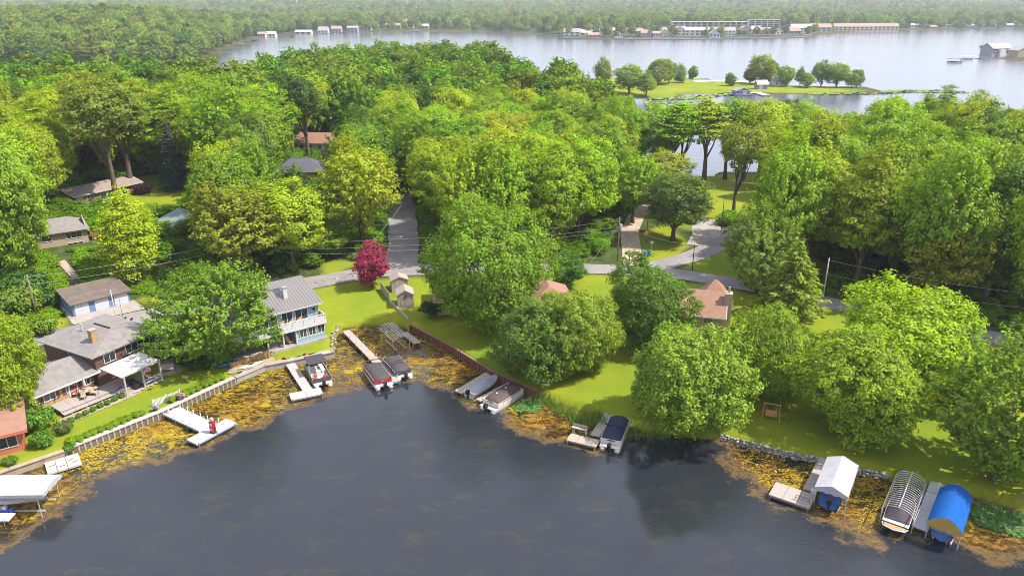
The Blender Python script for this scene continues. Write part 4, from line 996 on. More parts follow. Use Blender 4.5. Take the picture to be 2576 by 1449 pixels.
# balcony
MB().bb(-4.6, Lb + .25, -0.35, sup + .0, 2.45, 2.7).build('balcony_floor', WHITE, Bh)
MB().bb(-4.6, Lb + .25, -.43, -.353, 2.35, 2.78).build('balcony_fascia', WHITE, Bh)
RAILW = mat('pale_railing_panel', (0.48, 0.48, 0.5), .35, .04)
np_ = 8; xa = -4.5
for k in range(np_ + 1): x = xa + (Lb + .15 - xa) * k / np_; MB().bb(x - .06, x + .06, -.34, -.22, 2.7, 3.75).build('railing_post', WHITE, Bh)
for k in range(np_): x1 = xa + (Lb + .15 - xa) * k / np_ + .07; x2 = xa + (Lb + .15 - xa) * (k + 1) / np_ - .07; MB().bb(x1, x2, -.3, -.26, 2.8, 3.6).build('railing_panel', RAILW, Bh)
MB().bb(xa - .05, Lb + .2, -.36, -.2, 3.75, 3.83).build('handrail', WHITE, Bh)
MB().bb(Lb + .05, Lb + .2, -.2, sup + 1, 2.8, 3.75).build('side_railing', WHITE, Bh)
for s, w_, n_ in ((2.0, 1.8, 2), (4.6, 2.0, 2), (6.4, 1.1, 1), (8.4, 1.7, 2), (10.6, 2.0, 2)):
    window(Bh, 'f', Lb + 4.6, Wb - sup, s, 2.85, w_, 1.95, n_, 1, WHITE, -4.6, sup)
ring(Bh, 'f', Lb + 4.6, Wb - sup, Lb + 4.6 - .75, 4.2, .32, WHITE, x0=-4.6, y0=sup)
for s in (0.95, 2.35, 3.75):
    window(Bh, 'f', Lb - 4.4, Wb, s, .85, 1.15, 1.35, 2, 1, WHITE, 4.4, 0)
MB().bb(4.42, Lb - .02, -.05, -.003, .7, .84).build('sill', WHITE, Bh)
for x in (0.05, 2.35, 4.3): MB().tube([(x, 0.02, -.3), (x, 0.02, 2.45)], .13, 8).build('post', WHITE, Bh)
for k in range(4): panel(Bh, 'f', 9, 5, 5.0 + k * .9, .1, .75, 2.2, GLASS if k % 2 else WHITE, .05, -4.6, 4.0, 'patio_door')
sl_ = MB().prism([(-5, -.5), (Lb + .2, -.5), (Lb + .2, 4), (-5, 4)], -.6, .1).build('terrace_slab', CONC, Bh)
# furniture of the blue house
def at_house(Hh, x, y, z): return tuple(Hh.matrix_basis @ Vector((x, y, z)))
tub = thing('hot_tub', 'dark grey covered hot tub under the balcony of the blue house', 'hot tub', at_house(Bh, 1.3, 1.6, .1), a12)
MB().bb(-1.05, 1.05, -1.0, 1.0, 0, .75).build('shell', mat('hot_tub_grey', (0.1, 0.1, 0.11), .6), tub); MB().bb(-1.1, -.01, -1.05, 1.05, .76, .88).build('cover', mat('hot_tub_cover', (0.16, 0.15, 0.16), .6), tub); MB().bb(.01, 1.1, -1.05, 1.05, .76, .88).build('cover', _M['hot_tub_cover'], tub)
CUSH = mat('orange_tan_cushion', (0.5, 0.27, 0.12), .8); TEAK = mat('teak', (0.22, 0.12, 0.07), .6)
for k, (x, l_) in enumerate(((2.7, 'wooden lounge chair on the white balcony, leftmost of three'), (4.1, 'wooden lounge chair on the white balcony, middle of three'), (5.3, 'wooden lounge chair on the white balcony, rightmost of three'))):
    t = thing('lounge_chair', l_, 'lounge chair', at_house(Bh, x, 1.15, 2.7), a12 + R(-35), 'balcony lounge chairs')
    MB().bb(-.3, .3, -1.0, .25, .28, .36).build('seat', WOODGREY, t); MB().slab([(-.3, .25, .36), (.3, .25, .36), (.3, .75, .9), (-.3, .75, .9)], .07).build('backrest', CUSH, t)
    for sx in (-.27, .27):
        for sy in (-.9, .2): MB().bb(sx - .03, sx + .03, sy - .03, sy + .03, 0, .28).build('leg', TEAK, t)
t = thing('balcony_chair', 'grey reclining chair by the porthole end of the balcony', 'chair', at_house(Bh, Lb - .9, 1.0, 2.7), a12 - R(50))
MB().bb(-.3, .3, -.5, .3, .35, .42).build('seat', WOODGREY, t); MB().slab([(-.3, .3, .42), (.3, .3, .42), (.3, .65, 1.15), (-.3, .65, 1.15)], .06).build('backrest', WOODGREY, t)
for sx in (-.27, .27): MB().tube([(sx, -.5, 0), (sx, .3, .4)], .03, 5).build('leg', BLACKP, t)
t = thing('wooden_chair', 'wooden adirondack chair beside the lower windows of the blue house', 'chair', at_house(Bh, 3.5, .7, .1), a12 + R(20))
MB().slab([(-.3, -.3, .35), (.3, -.3, .35), (.3, .3, .25), (-.3, .3, .25)], .05).build('seat', CUSH, t); MB().slab([(-.3, .3, .28), (.3, .3, .28), (.3, .6, 1.0), (-.3, .6, 1.0)], .05).build('backrest', CUSH, t)
for s in (-.33, .33): MB().bb(s - .06, s + .06, -.35, .4, .5, .55).build('armrest', CUSH, t); MB().bb(s - .03, s + .03, -.33, -.25, 0, .5).build('leg', CUSH, t)

# ---- tan sheds, fence
def shed(label, p0, p1, zf, W, h, rise, wreath=False):
    o, a, L = edge(p0, p1, zf); t = thing('garden_shed', label, 'shed', (o[0], o[1], zf), a)
    wallmesh(t, L, W, h, rise, SHEDTAN, 'y'); r = roofmesh(t, L, W, h, rise, .18, mat('pale_shed_shingle', (0.3, 0.25, 0.22), .9, .12, 2, .2, 12), 'y')
    for s in (-1, 1): panel(t, 'f', L, W, L / 2 + s * .42, .05, .8, 1.75, SHEDTAN, .045, name='door')
    if wreath:
        q = MB(); q.tube([(.24 * math.cos(k * .3927), -.09, 1.6 + .24 * math.sin(k * .3927)) for k in range(17)], .07, 5, False); w_ = q.build('wreath', mat('dry_wreath', (0.07, 0.04, 0.03), .9)); w_.location = at_house(t, L / 2, 0, 0); w_.rotation_euler = (0, 0, a); tag(w_, 'round dark wreath on the door of the tan shed', 'wreath')
    return t
shed('beige shed with a dark wreath on its double door', (1001, 770), (1041, 767), 1.45, 2.9, 2.0, .75, True)
shed('beige shed behind the wreathed shed beside the crimson maple', (986, 731), (1027, 727), 1.5, 2.2, 1.9, .6)
def fence_run(name, label, pts, h, th, m, step=1.8):
    t = thing(name, label, 'fence', (pts[0][0], pts[0][1], gz(*pts[0]))); b0 = t.location
    for a, b in zip(pts, pts[1:]):
        n = max(1, round(math.dist(a, b) / step)); an = math.atan2(b[1] - a[1], b[0] - a[0])
        for k in range(n):
            f = (k + .5) / n; x, y = a[0] + (b[0] - a[0]) * f, a[1] + (b[1] - a[1]) * f; z = gz(x, y)
            MB().box((x - b0.x, y - b0.y, z - b0.z + h / 2), (math.dist(a, b) / n - .04, th, h), an).build('panel', m, t)
    return t
fence_run('board_fence', 'tan board fence running down the lawn beside the sheds', [ray_ground(958, 724, 1.5), ray_ground(980, 751, 1.5)], 1.5, .08, SHEDTAN, 1.2)
fence_run('low_timber_edge', 'low timber edging from the fence down to the rusty seawall', [ray_ground(980, 753, 1.4), ray_ground(1027, 801, 1.3)], .45, .2, WOODGREY, 2.5)

# ---- hidden houses in the middle, tan house on the right
o13 = ray_ground(1244, 746, 4.6)
Mh = thing('brown_roof_house', 'low tan house with brown pink roof mostly hidden by the great willow', 'house', (-11.9, 110.6, 1.35), R(8))
wallmesh(Mh, 16.5, 8, 2.4, 0, SHEDTAN); roofmesh(Mh, 16.5, 8, 2.5, 1.7, .7, REDROOF, 'x', TRIM, hip=3.5); window(Mh, 'f', 16.5, 8, 2.5, 1, 1.4, 1.1, 2); panel(Mh, 'f', 16.5, 8, 6, .1, 1, 2, WHITE)
wg = thing('roof_wing', 'brown pink hip roofed wing right of the great willow', 'house', (3.0, 108.2, 1.35), R(8))
wallmesh(wg, 6.6, 8, 2.5, 0, SHEDTAN); roofmesh(wg, 6.6, 8, 2.6, 1.9, .7, REDROOF, 'y', TRIM, hip=3.2); window(wg, 'f', 6.6, 8, 3, 1, 1.6, 1.2, 2)
o14, a14, L14 = edge((1742, 783), (1820, 789), 5.3)
Tz = 1.3; o14 = (o14[0] - 4.8, o14[1] + .4)
Th = thing('tan_house', 'tan house with brown pink gabled roof and tall side chimney', 'house', (o14[0], o14[1] + .3, Tz), a14 - R(3))
Lt = L14 + 4.8
wallmesh(Th, Lt, 7.5, 4.0, 2.3, TANSIDE, 'x'); r_ = roofmesh(Th, Lt, 7.5, 4.0, 2.4, .45, REDROOF, 'x', TRIM)
window(Th, 'f', Lt, 7.5, Lt - 2.1, 2.6, 1.25, .85, 2, 1)
MB().bb(Lt + .02, Lt + 1.1, 1.6, 3.0, -.5, 6.8).build('chimney', TANSIDE, Th); MB().tube([(Lt + .55, 2.3, 6.8), (Lt + .55, 2.3, 7.7)], .16, 8).build('flue', STEEL, Th)
MB().bb(Lt - 6.6, Lt - 6.1, 2.2, 2.8, 5.4, 5.9).build('skylight', WHITE, r_)
gb = MB(); gb.bb(.4, 5.0, -1.3, -.003, -.6, 3.6); gb.build('bay_wall', TANSIDE, Th)
gb = MB(); gb.slab([(0.0, 2.6, 5.35), (0.0, -1.8, 3.55), (2.7, -1.8, 5.3), (2.7, 2.6, 5.9)], .16); gb.slab([(5.4, -1.8, 3.55), (5.4, 2.6, 5.35), (2.703, 2.6, 5.9), (2.703, -1.8, 5.3)], .16); gb.build('bay_roof', REDROOF, Th)
MB().add([(.4, -1.3, 3.6), (5, -1.3, 3.6), (2.7, -1.3, 5.1)], [(0, 1, 2)]).build('bay_gable', TANSIDE, Th)
wg2 = thing('hip_roof_porch', 'peaked brown pink hip roof behind the tan house', 'house', at_house(Th, Lt - 3.6, 7.3, 0), a14 - R(3))
wallmesh(wg2, 4.6, 5, 3.2, 0, TANSIDE, y0=.3); roofmesh(wg2, 4.6, 5, 3.3, 2.6, .5, REDROOF, 'x', TRIM, y0=.3, hip=2.6)

def merge(a, b):
    """fold the parts of a wing into its house"""
    m = b.matrix_basis.inverted() @ a.matrix_basis
    for c in list(a.children): mb_ = c.matrix_basis.copy(); c.parent = b; c.matrix_basis = m @ mb_
    bpy.data.objects.remove(a)
merge(Hq, H1); merge(wg, Mh); merge(wg2, Th)
# ---------------------------------------------------------------- sea walls, rocks
def offset(pts, o):
    out = []; n = len(pts)
    for i, p in enumerate(pts):
        a, b = pts[max(0, i - 1)], pts[min(n - 1, i + 1)]; L = math.dist(a, b)
        out.append((p[0] - (b[1] - a[1]) / L * o, p[1] + (b[0] - a[0]) / L * o))
    return out
def wall_run(mb, pts, o0, o1, z0, z1, base):
    A, B = offset(pts, o0), offset(pts, o1)
    for i in range(len(pts) - 1):
        mb.prism([(q[0] - base[0], q[1] - base[1]) for q in (A[i], A[i + 1], B[i + 1], B[i])], z0, z1)
    return mb
def seg_pts(pts, step): return resample(pts, step)
def seawall(label, pts, ztop, capm, facem, capw=0.7, sec=3.0, pile=None, ribs=None):
    base = pts[0]; t = thing('seawall', label, 'seawall', (base[0], base[1], 0))
    P = seg_pts(pts, sec)
    for a, b in zip(P, P[1:]):
        d = math.dist(a, b); e = .012 / d; a2 = (a[0] + (b[0] - a[0]) * e, a[1] + (b[1] - a[1]) * e); b2 = (b[0] - (b[0] - a[0]) * e, b[1] - (b[1] - a[1]) * e)
        wall_run(MB(), [a2, b2], -.12, capw, ztop - .1, ztop, base).build('cap', capm, t)
    wall_run(MB(), pts, 0.0, .25, -1.5, ztop - .101, base).build('face', facem, t)
    if pile:
        mb = MB()
        for q in seg_pts(pts, pile):
            mb.tube([(q[0] - base[0] , q[1] - base[1], -1), (q[0] - base[0], q[1] - base[1], ztop - .14)], .1, 5)
        tag(mb.build('pile', WOODGREY, t), kind='stuff')
    if ribs:
        mb = MB()
        for q in seg_pts(pts, ribs): mb.box((q[0] - base[0], q[1] - base[1], (ztop - 1.6) / 2), (ribs * .5, .3, ztop + 1.3), math.atan2(pts[-1][1] - pts[0][1], pts[-1][0] - pts[0][0]))
        tag(mb.build('sheet_rib', facem, t), kind='stuff')
    return t
CAPW = mat('pale_cap_boards', (0.36, 0.33, 0.31), .8, .12, 2)
BEIGEC = mat('beige_concrete', (0.31, 0.24, 0.175), .9, .18, 1.2, .2, 9)
seawall('beige concrete seawall below the red cabin lawn', [(-72, 50), (-54.2, 68.3), (-50.3, 71.9)], 0.95, BEIGEC, BEIGEC, .55, 4)
seawall('pale board seawall with dark piles below the brown house lawn', [(-50.2, 72.0), (-43.0, 80.5), (-37.1, 89.2)], 1.05, CAPW, mat('dark_wall_boards', (0.13, 0.11, 0.07), .85, .3, 3), .65, 3, pile=.62)
seawall('concrete walkway seawall in front of the blue house', [(-37.0, 89.4), (-34.3, 93.0), (-31.5, 94.3), (-25.6, 97.4)], 0.95, CONC, CONC, 1.0, 3)
seawall('tall rusty sheet pile seawall beside the long lawn', [(-15.8, 106.4), (-8.5, 98.2), (-2.8, 90.8), (3.2, 85.3)], 1.3, mat('rusty_cap', (0.22, 0.13, 0.08), .8), RUST, .18, 4, ribs=.55)
rockm = mat('field_stone', (0.3, 0.26, 0.22), .9, .28, 1.5, .3, 8); rockm2 = mat('grey_stone', (0.22, 0.21, 0.2), .9, .25, 1.5, .3, 8); rockm3 = mat('pale_stone', (0.33, 0.3, 0.27), .9, .2, 1.5, .2, 8)
def rock_mesh(seed, m, name='stone'):
    rg = random.Random(seed); mb = MB(); n = 7; rings = [(-.5, .55), (-.2, 1), (.25, .92), (.5, .5)]
    vs = []
    for z, r in rings:
        for k in range(n): t = 6.2832 * k / n; q = r * rg.uniform(.75, 1.15); vs.append((q * math.cos(t), q * math.sin(t), z * rg.uniform(.85, 1.1)))
    fs = [tuple(range(n - 1, -1, -1)), tuple(range(3 * n, 4 * n))] + [(i * n + k, i * n + (k + 1) % n, (i + 1) * n + (k + 1) % n, (i + 1) * n + k) for i in range(3) for k in range(n)]
    mb.add(vs, fs); return mb.mesh(name, m, True)
STONES = [rock_mesh(k, (rockm, rockm2, rockm3)[k % 3]) for k in range(8)]
srng = random.Random(5)
def stone_wall(label, pts, rows, s0):
    t = thing('stone_wall', label, 'stone wall', (pts[0][0], pts[0][1], 0))
    for r in range(rows):
        for q in seg_pts(pts, s0 * 1.45):
            s = s0 * srng.uniform(.75, 1.3); z = -.05 + r * s0 * .95
            o = link('stone', STONES[srng.randrange(8)], t, (q[0] - pts[0][0] + srng.uniform(-.12, .12) + r * .03, q[1] - pts[0][1] + srng.uniform(-.12, .12) + r * .06, z), srng.uniform(0, 6.28), (s, s * .85, s * .75))
    return t
stone_wall('long field stone retaining wall below the shady lawn', [(24.3, 75.6), (27.5, 74.0), (30.2, 72.3), (34.3, 70.8)], 4, .24)
stone_wall('short field stone wall right of the white boat canopy', [(35.9, 69.8), (37.4, 69.0), (40.2, 68.1)], 3, .28)
t = thing('rock_border', 'curving line of pale rocks edging the lawn of the blue house', 'rock border', (-25.8, 97.4, .9))
for q in seg_pts([(-25.8, 97.4), (-26.5, 101), (-27.2, 104), (-26.8, 107)], .42):
    s = srng.uniform(.14, .27); link('stone', STONES[srng.randrange(8)], t, (q[0] + 25.8 + srng.uniform(-.28, .28), q[1] - 97.4, .1), srng.uniform(0, 6), (s, s, s * .8))
bl = [(780, 713), (797, 711), (816, 707), (846, 702), (868, 699), (890, 694)]
for k, q in enumerate(bl):
    x, y, z = GP(*q); s = srng.uniform(.25, .42); o = link('boulder', STONES[k % 8], None, (x, y, z + .1), srng.uniform(0, 6), (s, s, s * .8)); tag(o, '%s small boulder from the left on the lawn edge along the road' % ['first', 'second', 'third', 'fourth', 'fifth', 'sixth'][k], 'boulder', 'boulders along the road')

# ---------------------------------------------------------------- docks
GREYDECK = mat('light_grey_decking', (0.36, 0.355, 0.37), .7, .07, 2, .1, 14, stretch=(.3, 3, 1)); TANDECK = mat('tan_decking', (0.32, 0.265, 0.215), .8, .12, 2, .1, 14, stretch=(.3, 3, 1)); DARKF = mat('dock_fascia', (0.1, 0.09, 0.1), .7)
YEL = mat('yellow_post', (0.55, 0.33, 0.04), .6, .15); BLUEEND = mat('teal_end_board', (0.03, 0.2, 0.32), .6); WPOST = mat('white_post', (0.6, 0.6, 0.6), .5)
def dock(label, runs, z=.55, th=.14, deck=None, posts=(), postm=None, ph=.8, name='dock', side=None):
    """runs: (x0,y0,x1,y1,width,sections); posts: (x,y)"""
    b = runs[0]; t = thing(name, label, 'dock', (b[0], b[1], 0)); deck = deck or TANDECK
    for x0, y0, x1, y1, w_, n in runs:
        L = math.hypot(x1 - x0, y1 - y0); a = math.atan2(y1 - y0, x1 - x0)
        for k in range(n):
            f = (k + .5) / n; MB().box((x0 + (x1 - x0) * f - b[0], y0 + (y1 - y0) * f - b[1], z - th / 2 + srng.uniform(-.008, .008)), (L / n - .035, w_, th), a).build('deck_section', deck, t)
        for s in (-1, 1):
            MB().box(((x0 + x1) / 2 - b[0] - math.sin(a) * s * (w_ / 2 - .08), (y0 + y1) / 2 - b[1] + math.cos(a) * s * (w_ / 2 - .08), z - th - .1), (L - .1, .08, .2), a).build('stringer', side or DARKF, t)
        n2 = max(2, int(L / 2.6) + 1)
        for k in range(n2):
            for s in (-1, 1):
                f = .05 + .9 * k / (n2 - 1); x = x0 + (x1 - x0) * f - math.sin(a) * s * (w_ / 2 + .05); y = y0 + (y1 - y0) * f + math.cos(a) * s * (w_ / 2 + .05)
                if not postm: MB().tube([(x - b[0], y - b[1], -1.6), (x - b[0], y - b[1], z + .15)], .035, 5).build('leg', STEEL, t)
                else:
                    h = z + ph; MB().tube([(x - b[0], y - b[1], -1.6), (x - b[0], y - b[1], h)], .06, 6).build('post', postm, t)
    for x, y in posts: MB().tube([(x - b[0], y - b[1], -1.6), (x - b[0], y - b[1], z + ph)], .05, 6).build('post', postm or STEEL, t)
    return t
d1 = dock('wide light grey T-shaped dock with short white posts', [(-42.6, 81.5, -36.0, 77.2, 2.2, 4), (-37.0, 74.2, -34.0, 78.9, 1.9, 2)], .62, .2, GREYDECK, side=mat('navy_fascia', (0.03, 0.05, 0.12), .6))
mb_w = MB().tube([(0, 0, 0), (0, 0, .55)], .06, 8).mesh('white_post', WPOST)
for p in [(-42.3, 80.6), (-41.1, 79.6), (-39.7, 78.7), (-38.6, 78.0), (-37.7, 77.0), (-41.5, 82.0), (-40.3, 81.3), (-39.3, 80.6), (-38.1, 79.8), (-37.0, 79.2), (-36.6, 75.7), (-36.0, 74.7), (-35.5, 78.7), (-34.6, 78.0), (-33.8, 78.2)]:
    link('post', mb_w, d1, (p[0] + 42.6, p[1] - 81.5, .6))
dock('L-shaped pale dock beside the black canopied pontoon boat', [(-31.2, 94.4, -26.6, 86.4, 1.25, 4), (-28.6, 84.9, -24.9, 86.6, 1.9, 2)], .55, .14, mat('pale_grey_decking', (0.34, 0.315, 0.3), .8, .1, 2))
dock('long narrow pale dock with yellow posts between two covered pontoon boats', [(-25.7, 105.6, -15.5, 89.0, 1.15, 9)], .6, .14, DECKW, postm=YEL, ph=.45)
MB().box((10.15, -16.55, .42), (.1, 1.15, .3), R(-58.4)).build('end_board', BLUEEND, bpy.data.objects['dock.002'])
dock('short grey dock beside the empty curved boat lift frame', [(-16.6, 104.9, -14.1, 101.1, 1.1, 2)], .6, .14, WOODGREY, postm=YEL, ph=.45)
dock('weathered grey dock left of the silver covered runabout', [(-2.6, 92.0, -7.0, 86.1, 1.25, 4)], .6, .16, WOODGREY)
dock('narrow weathered dock between the silver covered runabout and the pontoon boat', [(0.9, 89.6, -4.3, 83.9, .95, 4)], .6, .16, WOODGREY)
d8 = dock('L-shaped dock of tan and grey sections with a bench, left of the navy covered boat', [(12.8, 82.4, 9.7, 75.6, 1.1, 4), (6.6, 75.4, 9.9, 73.9, 1.6, 3)], .6, .14, TANDECK)
t = thing('dock_bench', 'weathered plank bench on the L-shaped dock', 'bench', (8.0, 76.5, .55), R(-27))
MB().bb(-.95, .95, -.22, .22, .42, .5).build('seat', WOODGREY, t); MB().slab([(-.95, .22, .9), (.95, .22, .9), (.95, .3, .55), (-.95, .3, .55)], .05).build('backrest', WOODGREY, t)
for s in (-.8, .8): MB().bb(s - .05, s + .05, -.2, .26, -1.5, .42).build('leg', WOODGREY, t)
dock('L-shaped tan dock with a black bench frame, left of the white boat canopy', [(35.4, 71.7, 30.9, 65.1, 1.2, 3), (27.2, 65.5, 30.6, 63.2, 2.6, 3)], .6, .16, DECKW)
t = thing('dock_rail', 'black metal rail frame on the front edge of the tan dock', 'rail', (29.5, 63.2, .6), R(-34))
MB().tube([(-.7, 0, 0), (-.7, 0, .55), (.7, 0, .55), (.7, 0, 0)], .03, 5).build('frame', BLACKP, t); MB().tube([(-.7, 0, .28), (.7, 0, .28)], .02, 5).build('crossbar', BLACKP, t)
t = thing('dock_box', 'small white box on the tan dock corner', 'box', (31.2, 64.6, .6), R(-34)); MB().bb(-.28, .28, -.2, .2, 0, .35).build('body', WHITE, t); MB().slab([(-.31, -.23, .4), (.31, -.23, .4), (.31, .23, .44), (-.31, .23, .44)], .06).build('lid', WHITE, t)
wdk = dock('long white dock with slatted shore ramp between the two boat lifts at the right', [(45.9, 67.6, 43.6, 64.6, 1.35, 1), (43.55, 64.5, 39.4, 59.1, 1.35, 2)], .6, .16, mat('white_decking', (0.45, 0.45, 0.47), .6, .05), side=BLUEEND)
sl = MB().bb(-.03, .03, -.66, .66, 0, .05).mesh('slat', ALU)
for k in range(18): f = (k + .5) / 18; link('slat', sl, wdk, ((43.6 - 45.9) * f, (64.6 - 67.6) * f, .61), math.atan2(-3, -2.3))
# white slabs beside the left canopy
t = thing('concrete_ramp_frame', 'white slab frame with slots lying in the weeds by the left seawall', 'dock', (-49.6, 70.3, .15), R(37))
for k, (x0, x1) in enumerate(((-1.7, -.75), (-.7, .25), (.3, 1.6))): MB().bb(x0, x1, -1.35, 1.35, .05, .25).build('slab', mat('bleached_board', (0.38, 0.35, 0.32), .8), t)
for x, y in ((-1.1, .2), (-.2, -.5), (.8, .3), (1.1, -.4)): MB().bb(x - .3, x + .3, y - .07, y + .07, .255, .27).build('slot', mat('slot_brown', (0.2, 0.11, 0.06), .9), t)

# ---------------------------------------------------------------- boats
TUBE = mat('pontoon_aluminium', (0.5, 0.5, 0.5), .4, .1, 2, metal=.5); CREAM = mat('cream_vinyl', (0.55, 0.5, 0.44), .6); COVER = mat('charcoal_boat_cover', (0.06, 0.052, 0.055), .75, .2, 3, .3, 3); NAVY = mat('navy_boat_cover', (0.018, 0.022, 0.05), .7, .2, 3, .3, 3)
SILVER = mat('silver_boat_cover', (0.28, 0.28, 0.32), .6, .1, 3, .35, 3); MAROON = mat('maroon_panel', (0.3, 0.02, 0.035), .35); BRAIL = mat('rail_aluminium', (0.6, 0.58, 0.55), .35, metal=.5); SMOKE = mat('smoke_panel', (0.06, 0.06, 0.075), .25)
def tarp(T, L, W, z0, z1, m, x0=0, px=4, py=2.2, ridge=0.0, name='cover', seed=1, skirt=.12):
    rg = random.Random(seed); ph = rg.uniform(0, 6)
    def fn(u, v):
        a, b = u * 2 - 1, v * 2 - 1
        k = (1 - .5 * abs(a) ** 6 * abs(b) ** 2 * .25)
        z = z0 + (z1 - z0) * (1 - abs(a) ** px) * (1 - abs(b) ** py)
        z += .025 * math.sin(a * 13 + ph + b * 3) * (1 - abs(b)) + ridge * max(0, 1 - abs(a + .2) * 6) * (1 - abs(b))
        if max(abs(a), abs(b)) > .985: z -= skirt
        e = 1 - .16 * abs(b) ** 3 * abs(a) ** 4
        return (x0 + a * L / 2 * e, b * W / 2 * (1 - .12 * abs(a) ** 5), z)
    return MB().grid(fn, 25, 17).build(name, m, T, True)
def outboard(T, x, z=.45, m=None):
    o = MB().bb(x - .55, x - .05, -.2, .2, z + .25, z + .75); o.add([(x - .5, -.16, z + .75), (x - .12, -.16, z + .75), (x - .12, .16, z + .75), (x - .5, .16, z + .75), (x - .42, -.1, z + .88), (x - .2, -.1, z + .88), (x - .2, .1, z + .88), (x - .42, .1, z + .88)], [(4, 5, 6, 7), (0, 1, 5, 4), (1, 2, 6, 5), (2, 3, 7, 6), (3, 0, 4, 7)])
    o = o.build('outboard_motor', m or BLACKP, T)
    MB().bb(x - .42, x - .2, -.08, .08, z - .8, z + .25).build('motor_leg', m or BLACKP, o); return o
def pontoon(label, cx, cy, rz, L=6.3, W=2.4, cover=None, panelm=None, style='cover', seed=1):
    t = thing('pontoon_boat', label, 'boat', (cx, cy, 0.0), rz); panelm = panelm or SMOKE
    for s in (-1, 1): MB().tube([(-L / 2, s * W * .36, .12), (L / 2 - .7, s * W * .36, .14), (L / 2 - .2, s * W * .36, .3), (L / 2, s * W * .36, .42)], [.33, .33, .22, .04], 10).build('pontoon', TUBE, t, True)
    MB().bb(-L / 2 + .05, L / 2 - .25, -W / 2, W / 2, .46, .56).build('deck', CREAM, t)
    x0, x1 = -L / 2 + .75, L / 2 - .5
    for s in (-1, 1): MB().bb(x0, x1, s * W / 2 - .03 - (.0 if s > 0 else 0), s * W / 2 + .03, .64, 1.2).build('side_panel', panelm, t)
    for x in (x0, x1): MB().bb(x - .03, x + .03, -W / 2 + .035, W / 2 - .035, .64, 1.2).build('end_panel', panelm, t)
    for s in (-1, 1):
        MB().tube([(x0, s * (W / 2 + .03), 1.23), (x1, s * (W / 2 + .03), 1.23)], .03, 5).build('rail', BRAIL, t)
        for k in range(6): x = x0 + (x1 - x0) * k / 5; MB().tube([(x, s * (W / 2 + .045), .56), (x, s * (W / 2 + .045), 1.23)], .022, 4).build('stanchion', BRAIL, t)
    outboard(t, -L / 2 + .1)
    if style == 'cover': tarp(t, x1 - x0 + .2, W + .14, 1.18, 1.62, cover, (x0 + x1) / 2, 8, 2.5, .15, seed=seed)
    if style in ('cover', 'arch'):
        q = MB().tube([(x0 + .6, -W / 2 - .05, 1.0), (x0 + 1.2, -W / 2 - .05, 2.0), (x0 + 1.25, 0, 2.12), (x0 + 1.2, W / 2 + .05, 2.0), (x0 + .6, W / 2 + .05, 1.0)], [.03, .07, .09, .07, .03], 6)
    return t
# left: canopied pontoon
b1 = pontoon('pontoon boat with black canopy and red seats at the L-shaped dock', -26.45, 91.0, R(117), 6.3, 2.4, None, SMOKE, 'open')
MB().slab([(-.5, -1.25, 2.55), (2.2, -1.25, 2.55), (2.2, 1.25, 2.55), (-.5, 1.25, 2.55)], .1).build('canopy', mat('black_canvas', (0.05, 0.047, 0.055), .8), b1)
for x, y in ((-.4, -1.15), (-.4, 1.15), (2.1, -1.15), (2.1, 1.15)): MB().tube([(x, y, .56), (x, y, 2.5)], .03, 5).build('canopy_pole', BRAIL, b1)
REDC = mat('red_cushion', (0.5, 0.04, 0.02), .6)
for x, y in ((-1.5, .75), (-1.3, -.75)): MB().bb(x - .3, x + .3, y - .28, y + .28, .57, .95).build('seat', REDC, b1)
for y in (-.85, .85): MB().bb(.2, 2.3, y - .28, y + .28, .57, 1.0).build('bench_seat', WHITE, b1)
MB().bb(-.6, -.2, -.3, .3, .57, 1.4).build('console', WHITE, b1)
MB().tube([(0, 0, 0)], [0], 3) if False else None
def arch(T, x, W, h=2.15, m=None):
    MB().tube([(x - .5, -W / 2 - .05, .9), (x, -W / 2 - .05, h - .1), (x + .05, 0, h), (x, W / 2 + .05, h - .1), (x - .5, W / 2 + .05, .9)], [.03, .06, .08, .06, .03], 6).build('folded_top', m or COVER, T, True)
b2 = pontoon('pontoon boat with maroon stern and charcoal cover left of the long dock', -18.3, 90.6, R(117.4), 6.4, 2.35, COVER, MAROON, 'cover', 2); arch(b2, 1.9, 2.3)
lg = MB(); lg.add([(-2.49, -.28, 1.05), (-2.49, .28, 1.05), (-2.49, .1, .85), (-2.49, 0, .95), (-2.49, -.1, .85)], [(0, 4, 3), (1, 3, 2), (0, 3, 1)]); lg.build('emblem', WHITE, b2)
b3 = pontoon('pontoon boat with charcoal peaked cover right of the long dock', -15.95, 92.95, R(119.6), 6.0, 2.3, COVER, SMOKE, 'cover', 3); arch(b3, -.8, 2.3)
bB = pontoon('pontoon boat with brown black cover at the end of the rusty seawall', -1.2, 84.5, R(52), 6.4, 2.45, mat('brown_boat_cover', (0.075, 0.055, 0.05), .75, .2, 3, .3, 3), CREAM, 'cover', 4)
for x in (-.9, .9): MB().tube([(x, .2, 1.62), (x, .2, 1.67)], .14, 10).build('vent_cap', WHITE, bB)
bN = pontoon('pontoon boat with navy cover beside the tan and grey L-shaped dock', 12.2, 76.2, R(70.5), 6.6, 2.35, NAVY, CREAM, 'cover', 5)
MB().tube([(-.3, -1.2, 1.75), (-.3, 1.2, 1.75)], .09, 6).build('folded_top', NAVY, bN, True)
